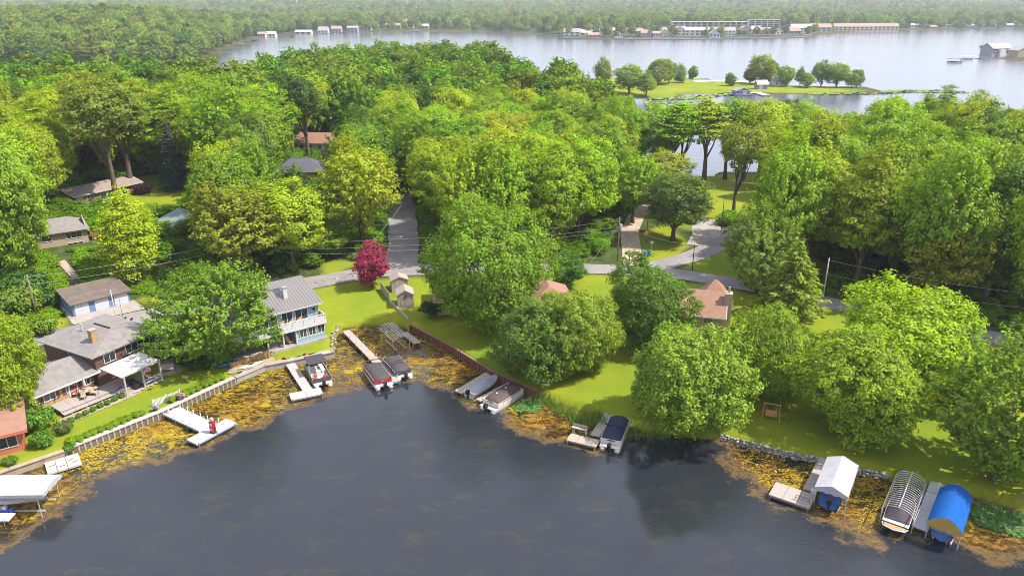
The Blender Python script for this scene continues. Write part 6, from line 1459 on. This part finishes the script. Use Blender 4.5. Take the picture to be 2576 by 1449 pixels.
# dog
def dog(label, x, y, rz):
    me = bpy.data.meshes.new('dog'); V = [(0, 0, .52), (.18, 0, .54), (.36, 0, .56), (.5, 0, .68), (.6, 0, .78), (.74, 0, .74), (-.2, 0, .52), (-.36, 0, .5), (-.52, 0, .56), (-.72, 0, .58),
         (.36, .1, .4), (.38, .1, .2), (.38, .1, .03), (.36, -.1, .4), (.42, -.1, .2), (.46, -.1, .03), (-.34, .1, .36), (-.44, .1, .2), (-.4, .1, .03), (-.34, -.1, .36), (-.38, -.1, .2), (-.34, -.1, .03), (.58, .09, .86), (.58, -.09, .86)]
    E_ = [(0, 1), (1, 2), (2, 3), (3, 4), (4, 5), (0, 6), (6, 7), (7, 8), (8, 9), (2, 10), (10, 11), (11, 12), (2, 13), (13, 14), (14, 15), (7, 16), (16, 17), (17, 18), (7, 19), (19, 20), (20, 21), (4, 22), (4, 23)]
    Rd = [.16, .17, .17, .11, .11, .05, .145, .13, .045, .02, .07, .045, .04, .07, .045, .04, .08, .045, .04, .08, .045, .04, .035, .035]
    me.from_pydata(V, E_, []); o = bpy.data.objects.new('dog', me); col.objects.link(o)
    sk = o.modifiers.new('skin', 'SKIN'); o.modifiers.new('sub', 'SUBSURF').render_levels = 2
    for i, r_ in enumerate(Rd): me.skin_vertices[0].data[i].radius = (r_, r_)
    me.skin_vertices[0].data[0].use_root = True
    me.materials.append(mat('golden_fur', (0.5, 0.3, 0.13), .9, .25, 6)); o.location = (x, y, gz(x, y)); o.rotation_euler = (0, 0, rz); tag(o, label, 'dog')
if not hasattr(bpy.types.Mesh, 'skin_vertices'): pass
def dog_safe():
    x, y = ray_ground(466, 952, 1.25)
    o_before = set(bpy.data.objects)
    try: dog('golden dog standing on the shady lawn', x, y, R(-30))
    except Exception as ex:
        for o in set(bpy.data.objects) - o_before: bpy.data.objects.remove(o)
        print('DOG', ex)
dog_safe()
# swing
t = thing('garden_swing', 'wooden A-frame garden swing on the shady lawn', 'swing', (*ray_ground(1939, 1046, 1.3), gz(*ray_ground(1939, 1046, 1.3))), R(-20))
for s in (-1, 1):
    for q in (-1, 1): MB().tube([(s * 1.0, q * .7, -.1), (s * .9, 0, 2.0)], .05, 5).build('leg', CUSH, t)
MB().tube([(-1.0, 0, 2.0), (1.0, 0, 2.0)], .06, 5).build('top_beam', CUSH, t); MB().bb(-.65, .65, -.25, .25, .45, .5).build('seat', CUSH, t); MB().bb(-.65, .65, .26, .31, .5, 1.0).build('backrest', CUSH, t)
for s in (-.6, .6): MB().tube([(s, 0, 2.0), (s, 0, .5)], .015, 4).build('chain', STEEL, t)
# mailboxes, sign, car
for k, (q, l_) in enumerate((((318, 817), 'dark mailbox on a post by the left driveway, nearer the garage'), ((334, 819), 'dark mailbox on a post by the left driveway, nearer the maple'))):
    x, y, z = GP(*q); t = thing('mailbox', l_, 'mailbox', (x, y, z)); MB().bb(-.05, .05, -.05, .05, -.1, 1.05).build('post', POLEW, t); MB().grid(lambda u, v: (.13 * math.cos(v * 3.1416), -.28 + .56 * u, 1.1 + .16 * math.sin(v * 3.1416)), 3, 9).build('box', BLACKP, t); MB().bb(-.13, .13, -.28, .28, 1.05, 1.1).build('floor', BLACKP, t)
x, y, z = GP(1625, 612); t = thing('warning_sign', 'yellow diamond warning sign on a wooden post by the gravel drive', 'sign', (x - .3, y - 1.5, z), 0); MB().bb(-.05, .05, -.05, .05, -.2, 3.2).build('post', POLEW, t); MB().add([(0, -.07, 2.2), (.55, -.07, 2.75), (0, -.07, 3.3), (-.55, -.07, 2.75), (0, -.055, 2.2), (.55, -.055, 2.75), (0, -.055, 3.3), (-.55, -.055, 2.75)], [(0, 1, 2, 3), (7, 6, 5, 4), (0, 4, 5, 1), (1, 5, 6, 2), (2, 6, 7, 3), (3, 7, 4, 0)]).build('panel', mat('sign_yellow', (0.62, 0.3, 0.01), .5), t)
x, y, z = GP(1638, 637); t = thing('street_sign', 'grey triangular road sign seen from behind, by the blue bins', 'sign', (x, y, z)); MB().tube([(0, 0, -.2), (0, 0, 2.4)], .035, 6).build('post', STEEL, t); MB().add([(-.45, -.05, 2.5), (.45, -.05, 2.5), (0, -.05, 1.75), (-.45, -.035, 2.5), (.45, -.035, 2.5), (0, -.035, 1.75)], [(0, 2, 1), (3, 4, 5), (0, 1, 4, 3), (1, 2, 5, 4), (2, 0, 3, 5)]).build('panel', STEEL, t)
def car(label, x, y, rz, m):
    t = thing('parked_car', label, 'car', (x, y, gz(x, y) + .08), rz)
    prof = [(-2.2, .35), (-2.2, .85), (-1.6, .95), (1.0, .95), (2.1, .8), (2.2, .35)]; cab = [(-1.7, .94), (-1.2, 1.45), (.4, 1.45), (1.1, .94)]
    for nm, pf, w_, mm in (('body', prof, .88, m), ('cabin', cab, .74, GLASS)):
        n = len(pf); MB().add([(a, -w_, b) for a, b in pf] + [(a, w_, b) for a, b in pf], [tuple(range(n)), tuple(range(2 * n - 1, n - 1, -1))] + [(i, n + i, n + (i + 1) % n, (i + 1) % n) for i in range(n)]).build(nm, mm, t)
    MB().bb(-1.15, .35, -.7, .7, 1.452, 1.49).build('roof', m, t)
    for sx in (-1.35, 1.35):
        for sy in (-.8, .8):
            w_ = MB().tube([(sx, sy - .1, .32), (sx, sy + .1, .32)], .32, 12).build('wheel', BLACKP, t); MB().tube([(sx, sy * 1.14, .32), (sx, sy * 1.14 + .02 * (1 if sy > 0 else -1), .32)], .18, 10).build('rim', STEEL, w_)
    for sy in (-.6, .6): MB().bb(2.1, 2.19, sy - .15, sy + .15, .6, .74).build('headlight', WHITE, t)
x, y, z = GP(1742, 560); car('grey car parked at the top of the concrete driveway', x, y, R(75), mat('car_grey', (0.25, 0.26, 0.28), .3, metal=.3))
# ---------------------------------------------------------------- poles and wires
def pole(label, x, y, h, r=.13, m=None, arm=True, tr=False, name='utility_pole'):
    z = gz(x, y); t = thing(name, label, 'pole', (x, y, z)); MB().tube([(0, 0, -.5), (0, 0, h)], [r, r * .75], 8).build('shaft', m or POLEW, t, True)
    if arm: MB().bb(-.5, .5, -.05, .05, h - .55, h - .43).build('crossarm', POLEW, t)
    if arm:
        for s in (-.42, .42): MB().tube([(s, 0, h - .43), (s, 0, h - .28)], .04, 6).build('insulator', WHITE, t)
    if tr: MB().tube([(.32, -.1, h - 2.3), (.32, -.1, h - 1.4)], .24, 10).build('transformer', mat('transformer_grey', (0.42, 0.44, 0.46), .5), t)
    return Vector((x, y, z + h))
W0 = pole('brown utility pole among the bushes left of the triple garage', -73.6, 106.6, 7.2)
W1 = pole('pale slender light pole in front of the garage apron', -59.9, 104.0, 6.0, .07, WHITE, False); pole('thin dark pole beside the pale light pole', -59.2, 104.6, 4.6, .045, POLEW, False)
x, y, z = GP(638, 694); W2 = pole('utility pole behind the round maple, left of the metal roof', x, y, 7.6)
x, y, z = GP(948, 694); W3 = pole('utility pole rising behind the crimson maple', x, y, 7.2)
W4 = pole('tall utility pole with grey transformer at the wood edge', 20.0, 134.2, 8.6, tr=True)
W5 = pole('slim utility pole by the gravel drive', 27.5, 146.2, 7.6, arm=False); W6 = pole('slim pole at the top of the concrete driveway', 44.6, 153.3, 7.6, .1, arm=False)
W7 = pole('short dark post on the lawn in the fork of the road', 32.9, 128.6, 5.0, .09, mat('dark_post', (0.05, 0.045, 0.045), .7), False); W8 = pole('tall grey utility pole by the road right of the pine', 49.6, 110.8, 8.4, .14, mat('grey_pole', (0.34, 0.29, 0.26), .9), False)
pole('short stake at the end of the gravel drive', 22.4, 134.9, 2.0, .08, arm=False, name='stake')
WIRE = mat('wire_grey', (0.3, 0.28, 0.28), .6)
def wire(label, a, b, sag=.6, r=.022):
    a, b = Vector(a), Vector(b); mb = MB(); mb.tube([(a.lerp(b, i / 10) + Vector((0, 0, -4 * sag * (i / 10) * (1 - i / 10)))) - a for i in range(11)], r, 4)
    o = mb.build('overhead_wire', WIRE); o.location = a; tag(o, label, 'wire'); return o
d3 = Vector((0, 0, -.35)); d4 = Vector((0, 0, -1.6))
wire('upper wire from the left pole across the garage roof', W0 + d3, W2 + d3); wire('lower wire from the left pole across the garage roof', W0 + d4, W2 + d4)
wire('top wire between the maple pole and the pole behind the crimson maple', W2 + d3, W3 + d3); wire('middle wire between the maple pole and the pole behind the crimson maple', W2 + d4, W3 + d4); wire('bottom wire between the maple pole and the pole behind the crimson maple', W2 + d4 * 1.4, W3 + d4 * 1.5, .9)
wire('top wire across the side road behind the crimson maple', W3 + d3, W4 + d3 * 2); wire('lower wire across the side road behind the crimson maple', W3 + d4, W4 + d4 * 1.2); wire('lowest wire across the side road behind the crimson maple', W3 + d4 * 1.6, W4 + d4 * 1.6)
wire('guy wire slanting from the transformer pole down to the road', W4 + d4, (13.0, 128.3, 2.2), .1); wire('wire from the transformer pole over the fork of the road', W4 + d4, W7 + d3, .5); wire('wire from the crimson maple pole into the wood', W3 + d3, (-20, 160, 12), .3); wire('guy wire slanting from the left pole to the bushes', W0 + d3, (-79, 101, 2.5), .05); wire('service wire slanting down to the road left of the crimson maple', W3 + d4, (-36, 124, 2.3), .3)
wire('upper wire right of the tall grey pole', W8 + d3, (80, 96, 9.5), .7); wire('lower wire right of the tall grey pole', W8 + Vector((0, 0, -2.6)), (80, 96, 7.4), .8); wire('wire left of the tall grey pole into the pine', W8 + Vector((0, 0, -2.6)), (40, 122, 6), .5)
# ---------------------------------------------------------------- the spit: trees, boathouse, cottage
def spit_tree(label, px, py, Hh, Rr, c, key):
    x, y = ray_ground(px, py, 1.3); tree('spit_tree', label, 'tree', key, x, y, Hh, Rr, c, None, z=gz(x, y) - 1.6 * Hh / 19)
G1, G2, G3 = (0.2, 0.32, 0.03), (0.14, 0.25, 0.03), (0.24, 0.31, 0.035)
for a in [('tallest yellow green tree on the far spit', 1912, 212, 19.5, 8.5, G3, 'oak1'), ('tall tree right behind the tallest one on the spit', 1938, 210, 16.5, 6, G2, 'oak3'), ('low dark tree left of the tallest spit tree', 1885, 210, 10, 5, G2, 'oak0'), ('round green tree right of the boathouse on the spit', 1975, 218, 13, 6, G1, 'oak5'),
          ('small tree standing alone left of the boathouse', 1836, 217, 8.6, 3.6, G2, 'small'), ('slim tree left in the right-hand spit group', 2012, 217, 11.5, 4.2, G2, 'oak2'), ('short tree in front of the right-hand spit group', 2030, 220, 10, 4, G1, 'oak6'), ('dark tall tree in the right-hand spit group', 2065, 216, 16, 6.5, G2, 'oak4'), ('broad pale tree in the right-hand spit group', 2103, 218, 15.5, 8, G1, 'oak1'), ('light green tree near the right tip of the spit', 2142, 219, 10, 4.2, G1, 'oak0'), ('last dark tree at the right tip of the spit', 2155, 218, 12, 4.2, G2, 'oak3'),
          ('tree at the neck of the spit, broadest of four', 1655, 214, 18, 8, G3, 'oak3'), ('dark tree at the neck of the spit', 1682, 212, 15, 5.5, G2, 'oak5'), ('pointed tree at the neck of the spit', 1710, 209, 13, 4.6, G1, 'locust'), ('lone slim tree at the tip of the spit neck', 1742, 199, 9.5, 3.6, G2, 'small'), ('tall thin tree left of the spit neck', 1515, 232, 20, 5, G3, 'oak4'), ('full round tree left of the spit neck', 1582, 236, 17.5, 9, G1, 'oak1'), ('bushy tree rising over the wood near the spit', 1625, 240, 14, 6, G1, 'oak2'),
          ('slender grey tree at the back of the wood before the lake', 1262, 190, 21, 6, (0.07, 0.1, 0.03), 'tall1'), ('tall dark tree at the back of the wood before the lake', 1190, 178, 24, 6, G1, 'oak4'), ('dark olive tree standing alone at the near pond shore', 1990, 318, 15, 5.2, (0.12, 0.14, 0.025), 'oak5')]: spit_tree(*a)
drape('beach', [ray_ground(*q, 1.2) for q in ((1745, 204), (1840, 200), (1960, 208), (1960, 212), (1830, 206), (1750, 208))], mat('sand', (0.5, 0.42, 0.33), .9), .1, 2)
GB = mat('grey_blue_siding', (0.2, 0.22, 0.3), .7); GRF = mat('slate_grey_roof', (0.22, 0.23, 0.27), .8)
x, y = ray_ground(1851, 240, .5)
bt = thing('boathouse', 'grey blue floating boathouse with white doors by the spit', 'boathouse', (x, y, .1), R(10)); MB().bb(-1, 9.2, -1, 6, .0, .5).build('float', DARKF, bt)
wallmesh(bt, 8.2, 5, 3.0, 1.1, GB, 'y', z0=.5); roofmesh(bt, 8.2, 5, 3.0, 1.3, .5, GRF, 'y', TRIM); panel(bt, 'f', 8.2, 5, 5.2, .6, 2.2, 2.1, WHITE)
for s in (1.2, 2.8): window(bt, 'f', 8.2, 5, s, 1.2, 1.0, 1.3, 1)
x, y = ray_ground(1905, 226, .9)
bs = thing('cottage_shed', 'small grey shed with pale roof behind the spit dock', 'shed', (x, y, 1.1), R(4)); wallmesh(bs, 6, 5, 3, 1.4, GB, 'x'); roofmesh(bs, 6, 5, 3, 2, .4, mat('pale_grey_roof', (0.4, 0.38, 0.38), .8), 'x'); panel(bs, 'f', 6, 5, 2, 0, 1.8, 2.2, WHITE); window(bs, 'f', 6, 5, 4.5, 1, 1, 1, 1)
x, y = ray_ground(1945, 217, 1.3); wc = thing('white_cottage', 'white cottage behind the trees of the spit', 'house', (x, y, 1.3), 0); wallmesh(wc, 9, 6, 3.2, 1.8, WHITE, 'x'); roofmesh(wc, 9, 6, 3.2, 2, .4, GRF, 'x')
for s in (2, 5, 7.5): window(wc, 'f', 9, 6, s, 1, 1, 1.2, 1)
dock('pale floating docks in front of the spit shed', [(*ray_ground(1892, 229, .5), *ray_ground(1928, 240, .5), 4.5, 4)], .6, .3, GREYDECK); dock('walkway from the boathouse to the spit shed', [(*ray_ground(1875, 236, .5), *ray_ground(1900, 233, .5), 2, 3)], .6, .2, WOODGREY)
# ---------------------------------------------------------------- far shore: houses one by one
fr = random.Random(14)
PAL = [mat('far_white', (0.5, 0.48, 0.46), .8), mat('far_cream', (0.46, 0.4, 0.33), .8), mat('far_grey', (0.3, 0.3, 0.32), .8), mat('far_tan', (0.38, 0.29, 0.22), .8), mat('far_blue', (0.2, 0.25, 0.33), .8)]
PN = ['white', 'cream', 'grey', 'tan', 'blue grey']
RPAL = [mat('far_roof_grey', (0.28, 0.27, 0.27), .85), mat('far_roof_brown', (0.3, 0.22, 0.18), .85), mat('far_roof_pale', (0.42, 0.38, 0.36), .85)]
def far_house(label, px, py, L, W, h, rise, c, rc, gable='x', rz=0, nwin=3, floors=1):
    h *= 1.3; rise *= 1.35; x, y = ray_ground(px, py, 1.0); t = thing('shore_house', label, 'house', (x, y, gz(x, y + 3)), rz); wallmesh(t, L, W, h, rise, PAL[c], gable, z0=-2); roofmesh(t, L, W, h, rise * 1.02, .5, RPAL[rc], gable)
    for f in range(floors):
        for k in range(nwin):
            w_ = L / nwin * .5; panel(t, 'f', L, W, L * (k + .5) / nwin, h * f / floors + h / floors * .3, w_, h / floors * .5, GLASS, .06, name='window')
    return t
ROWN = ['leftmost', 'second', 'third', 'fourth', 'fifth', 'sixth', 'seventh', 'eighth', 'ninth', 'tenth', 'eleventh', 'twelfth', 'thirteenth', 'fourteenth', 'fifteenth', 'sixteenth', 'seventeenth']
row = [(1418, 93, 22, 5, 3.5, 0, 0), (1440, 93, 26, 4, 3, 0, 2), (1480, 95, 16, 3, 2, 3, 1), (1545, 95, 11, 4, 2, 0, 0), (1600, 94, 9, 6, 2.5, 3, 1), (1612, 95, 8, 5, 3, 3, 1), (1625, 95, 8, 4, 3.5, 4, 0), (1642, 95, 11, 4.5, 2, 1, 1), (1662, 95, 10, 5, 3.5, 1, 1), (1695, 93, 15, 6, 4, 0, 0), (1722, 93, 20, 6, 3, 0, 2), (1752, 93, 12, 6, 3, 2, 2), (1785, 95, 13, 4.5, 3.5, 0, 0), (1822, 93, 14, 6, 3, 0, 0), (1860, 91, 16, 6, 4, 2, 0), (1890, 90, 12, 6, 3.5, 1, 2), (1915, 90, 14, 5, 3, 0, 1)]
for k, (px, py, L, h, r_, c, rc) in enumerate(row):
    far_house('%s %s gabled house in the waterfront row across the lake' % (ROWN[k], PN[c]), px, py - 1, L * 1.1, 12, h, r_, c, rc, 'y' if k in (3, 6, 8, 9, 12, 14) else 'x', R(fr.uniform(-5, 5)), 3, 2 if h > 4.6 else 1)
lrow = [(648, 92, 11, 3, 2, 1, 1), (668, 91, 14, 3, 2.5, 0, 2), (742, 84, 26, 3, 2, 1, 2), (800, 83, 16, 5, 4, 0, 0), (834, 81, 16, 6, 3, 2, 1), (873, 80, 18, 6, 2, 2, 0), (905, 78, 20, 4, 2, 1, 1), (925, 77, 20, 4, 2, 1, 1), (970, 76, 26, 5, 2.5, 3, 1), (1015, 74, 18, 8, 3, 1, 0), (1050, 75, 20, 4, 2.5, 2, 2), (1350, 79, 16, 4, 2.5, 3, 1)]
LN = ['leftmost', 'second', 'third', 'fourth', 'fifth', 'sixth', 'seventh', 'eighth', 'ninth', 'tenth', 'eleventh', 'last and most isolated']
for k, (px, py, L, h, r_, c, rc) in enumerate(lrow): far_house('%s %s house on the left part of the far shore' % (LN[k], PN[c]), px, py, L, 12, h, r_, c, rc, 'x', R(fr.uniform(-4, 4)), 3, 2 if h > 4.6 else 1)
rrow = [(1990, 84, 40, 6, 4, 0, 2), (2040, 82, 34, 6, 4, 2, 1), (2098, 79, 66, 6, 3.5, 1, 1), (2165, 78, 66, 6, 3.5, 1, 1), (2290, 72, 26, 4, 2, 0, 2), (2330, 73, 22, 3, 2, 3, 1), (2370, 71, 30, 4, 2, 0, 0), (2420, 71, 24, 4, 2, 2, 0), (2470, 70, 28, 4, 2, 0, 2), (2520, 70, 24, 4, 2.5, 1, 0)]
RN = ['big pale building', 'big grey building', 'long low motel block, left of two', 'long low motel block, right of two', 'first small house', 'second small house', 'third small house', 'fourth small house', 'fifth small house', 'sixth small house']
for k, (px, py, L, h, r_, c, rc) in enumerate(rrow): far_house('%s right of the condominium across the lake' % RN[k], px, py, L, 14, h, r_, c, rc, 'x', R(fr.uniform(-3, 3)), 9 if L > 50 else 4, 2 if h > 5 else 1)
for k in range(14):
    px = 1440 + k * 42 + fr.uniform(-8, 8); c = fr.randrange(5)
    far_house('%s %s house from the left in the second rank behind the waterfront row' % ((ROWN[k] if k else 'first'), PN[c]), px, 89 - fr.uniform(0, 2), fr.uniform(12, 20), 11, fr.uniform(3.5, 5), fr.uniform(2, 3.5), c, fr.randrange(3), fr.choice('xy'), R(fr.uniform(-8, 8)), 3, 1)
# condominium
for nm, px0, px1, py, fl_, lab in (('condominium', 1699, 1890, 82, 4, 'long four-storey cream condominium with balcony bays across the lake'), ('condominium', 1893, 1972, 80, 5, 'taller cream end block of the condominium across the lake')):
    A, B = ray_ground(px0, py, 1.5), ray_ground(px1, py, 1.5); L = math.dist(A, B); t = thing(nm, lab, 'building', (A[0], A[1] + 25, gz(A[0], A[1] + 25)), math.atan2(B[1] - A[1], B[0] - A[0]))
    hh = fl_ * 3.3; MB().bb(0, L, 0, 14, -3, hh).build('wall', PAL[1], t); MB().bb(-.6, L + .6, -1.6, 14.6, hh, hh + .7).build('roof', PAL[0], t)
    nb = int(L / 9)
    for k in range(nb):
        x0 = L * k / nb; MB().bb(x0 - .5, x0 + .5, -1.5, -.01, -2, hh - .01).build('pier', PAL[0], t)
        for f in range(fl_):
            MB().bb(x0 + 1.0, x0 + L / nb - 1.0, -.12, .03, f * 3.3 + .5, f * 3.3 + 2.7).build('window', GLASS, t)
            if f: MB().bb(x0 + .6, x0 + L / nb - .6, -1.4, -.13, f * 3.3 - .2, f * 3.3 + .1).build('balcony', PAL[0], t)
# right-edge house, docks and canopies
x, y = ray_ground(2497, 134, 2.5); t = thing('shore_house', 'grey lake house with bay windows at the right edge across the water', 'house', (x, y, 1.5), R(18)); wallmesh(t, 24, 14, 5.5, 3.5, PAL[2], 'x', z0=-2); roofmesh(t, 24, 14, 5.5, 4.2, .7, RPAL[0], 'x', WHITE)
for k in range(6):
    for f in (0, 1): panel(t, 'f', 24, 14, 2 + k * 4, .6 + f * 2.7, 2.4, 1.7, GLASS, .08, name='window')
MB().bb(6, 13, -3, -.01, -2, 4).build('bay', PAL[0], t)
x, y = ray_ground(2560, 140, 2.5); t = thing('shore_house', 'grey gabled house behind the one at the right edge across the water', 'house', (x, y, 1.5), R(10)); wallmesh(t, 16, 12, 5.5, 3.5, PAL[3], 'y', z0=-2); roofmesh(t, 16, 12, 5.5, 3.6, .6, RPAL[0], 'y')
def far_boat(label, px, py, L, canopy, rz=0, c=0):
    x, y = ray_ground(px, py, 0); t = thing('moored_boat', label, 'boat', (x, y, 0), rz, 'boats moored along the far shores')
    MB().grid(lambda u, v: ((u - .5) * L, (v * 2 - 1) * 1.2 * (1 - max(0, u - .6) ** 2 * 5), .1 + .8 * abs(v * 2 - 1) ** 2), 9, 5).build('hull', (WHULL, BHULL)[c % 2], t); MB().bb(-L * .3, L * .1, -.8, .8, .3, 1.3).build('cabin', (WHITE, SMOKE)[c % 2], t)
    if canopy: MB().bb(-L / 2, L / 2, -1.6, 1.6, 2.9, 3.15).build('canopy', (WHITE, BHULL)[c % 2], t); [MB().tube([(sx * L * .4, sy * 1.4, 0), (sx * L * .4, sy * 1.4, 2.9)], .08, 4).build('post', ALU, t) for sx in (-1, 1) for sy in (-1, 1)]
fb = [('boat under a dark canopy nearest the right-edge house', 2402, 158, 12, 1, 1), ('boat under a canopy left of the right-edge house', 2432, 150, 12, 1, 0), ('upper canopied boat at the right edge', 2475, 118, 12, 1, 1), ('upper pale boat at the right edge', 2500, 124, 12, 1, 0),
      ('left white boat by the wooded shore of the marsh inlet', 575, 119, 9, 0, 0), ('canopied boat by the wooded shore of the marsh inlet', 600, 116, 12, 1, 0), ('small dark boat out on the far left water', 735, 93, 5, 0, 1), ('white boat in front of the barn shaped house on the far shore', 826, 85, 8, 0, 0), ('boat off the grey house on the left far shore', 862, 84, 10, 1, 1), ('white boat at the middle of the left far shore', 960, 80, 10, 0, 0), ('boat lift on the left far shore near the tall house', 1046, 80, 12, 1, 0), ('dark boat lift at the left far docks', 640, 103, 8, 1, 1),
      ('white boat off the row of waterfront houses, left', 1586, 97, 8, 0, 0), ('white boat off the row of waterfront houses, middle', 1660, 97, 7, 1, 0), ('boat off the row of waterfront houses, right', 1742, 97, 8, 0, 1), ('white boat before the grey gabled house', 1832, 95, 9, 1, 0), ('white boat lift before the pale building', 1980, 92, 14, 1, 0), ('blue boat at the condominium docks', 1910, 94, 9, 0, 1), ('white canopied boat on the open side of the docks', 2030, 93, 12, 1, 0)]
for l_, px, py, L, cn, c in fb: far_boat(l_, px, py, L, cn, R(fr.uniform(-10, 10)), c)
dock('low pale dock floating off the right-edge house', [(*ray_ground(2452, 147, .3), *ray_ground(2484, 148, .3), 3, 3)], .5, .2, DECKW)
tag(MB().prism([ray_ground(*q, .8) for q in ((1405, 97), (1560, 98), (1720, 98.5), (1900, 97), (2040, 93), (2040, 91.5), (1900, 95.5), (1560, 96.5), (1405, 95.5))], -1, .9).build('waterfront_wall', DARKF), 'pale waterfront seawall below the row of houses across the lake', 'seawall')
# trees standing among the far houses
tw = []
for px, py, s in [(1460, 92, 1.0), (1500, 88, .9), (1528, 90, 1.15), (1556, 86, 1.0), (1575, 92, .6), (1590, 92, .7), (1655, 86, .9), (1772, 90, .7), (1790, 88, .8), (1805, 90, .9), (1842, 88, .7), (2225, 76, .9), (2246, 77, 1.25), (2300, 74, .8), (2350, 70, .9), (2400, 70, .9), (2440, 69, .8), (2500, 68, 1.0), (2545, 68, 1.0), (1640, 84, .9), (1690, 86, .8), (1940, 84, .5), (780, 84, 1.0), (850, 80, 1.3), (890, 78, .9), (945, 77, 1.1), (990, 76, .9), (1035, 74, 1.2), (1080, 77, .7), (1160, 77, .8), (1200, 77, .7), (1250, 77, .9), (1300, 79, .8), (700, 86, 1.2), (760, 82, 1.1), (1380, 82, .8), (2575, 118, .9), (2565, 112, 1.0), (1420, 80, 1.0), (1390, 78, 1.1)]:
    x, y = ray_ground(px, py + (3.2 if 1400 < px < 2100 else 1.2), 1.2)
    if land_d(np.array([x]), np.array([y]))[0] > -2: tw.append((x, y, max(gz(x, y), .5) - .3, s, s * .95))
def along(pts, step, lo, hi, skip):
    for q in resample(pts, step):
        if fr.random() < skip: continue
        x, y = q[0] + fr.uniform(-5, 5), q[1] + fr.uniform(lo, hi); s = fr.uniform(.5, 1.1)
        tw.append((x, y, max(gz(x, y), .5) - .3, s, s * .95))
along([(70, 1122), (130, 1114), (250, 1124), (400, 1152), (446, 1174)], 13, 5, 40, .3); along([(-350, 1326), (-250, 1350), (-130, 1400), (30, 1296), (76, 1244)], 13, 4, 34, .25); along([(470, 1245), (560, 1350), (680, 1420), (990, 1530)], 14, 6, 40, .25)
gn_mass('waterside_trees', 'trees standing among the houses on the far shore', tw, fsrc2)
mz = ray_ground(768, 20, 20); t = thing('radio_mast', 'slender white mast on the far horizon', 'mast', (-700, 2600, 20)); MB().tube([(0, 0, 0), (0, 0, 62)], [1.6, 1.0], 6).build('shaft', WHITE, t); MB().tube([(0, 0, 62), (0, 0, 66)], .3, 5).build('antenna', WHITE, t)
# ---------------------------------------------------------------- haze: one closed box of pale air
hz = MB(); hz.bb(-9600, 9600, -600, 10200, -3.0, 150)
hm = bpy.data.materials.new('haze'); hm.use_nodes = True; hn = hm.node_tree
hn.nodes.remove(hn.nodes['Principled BSDF'])
pv = hn.nodes.new('ShaderNodeVolumePrincipled'); pv.inputs['Density'].default_value = 0.00012
pv.inputs['Color'].default_value = (0.86, 0.89, 0.97, 1); pv.inputs['Anisotropy'].default_value = 0.1
hn.links.new(pv.outputs[0], hn.nodes['Material Output'].inputs['Volume'])
tag(hz.build('haze', hm), 'thin pale summer haze over the lake', None, None, 'stuff')
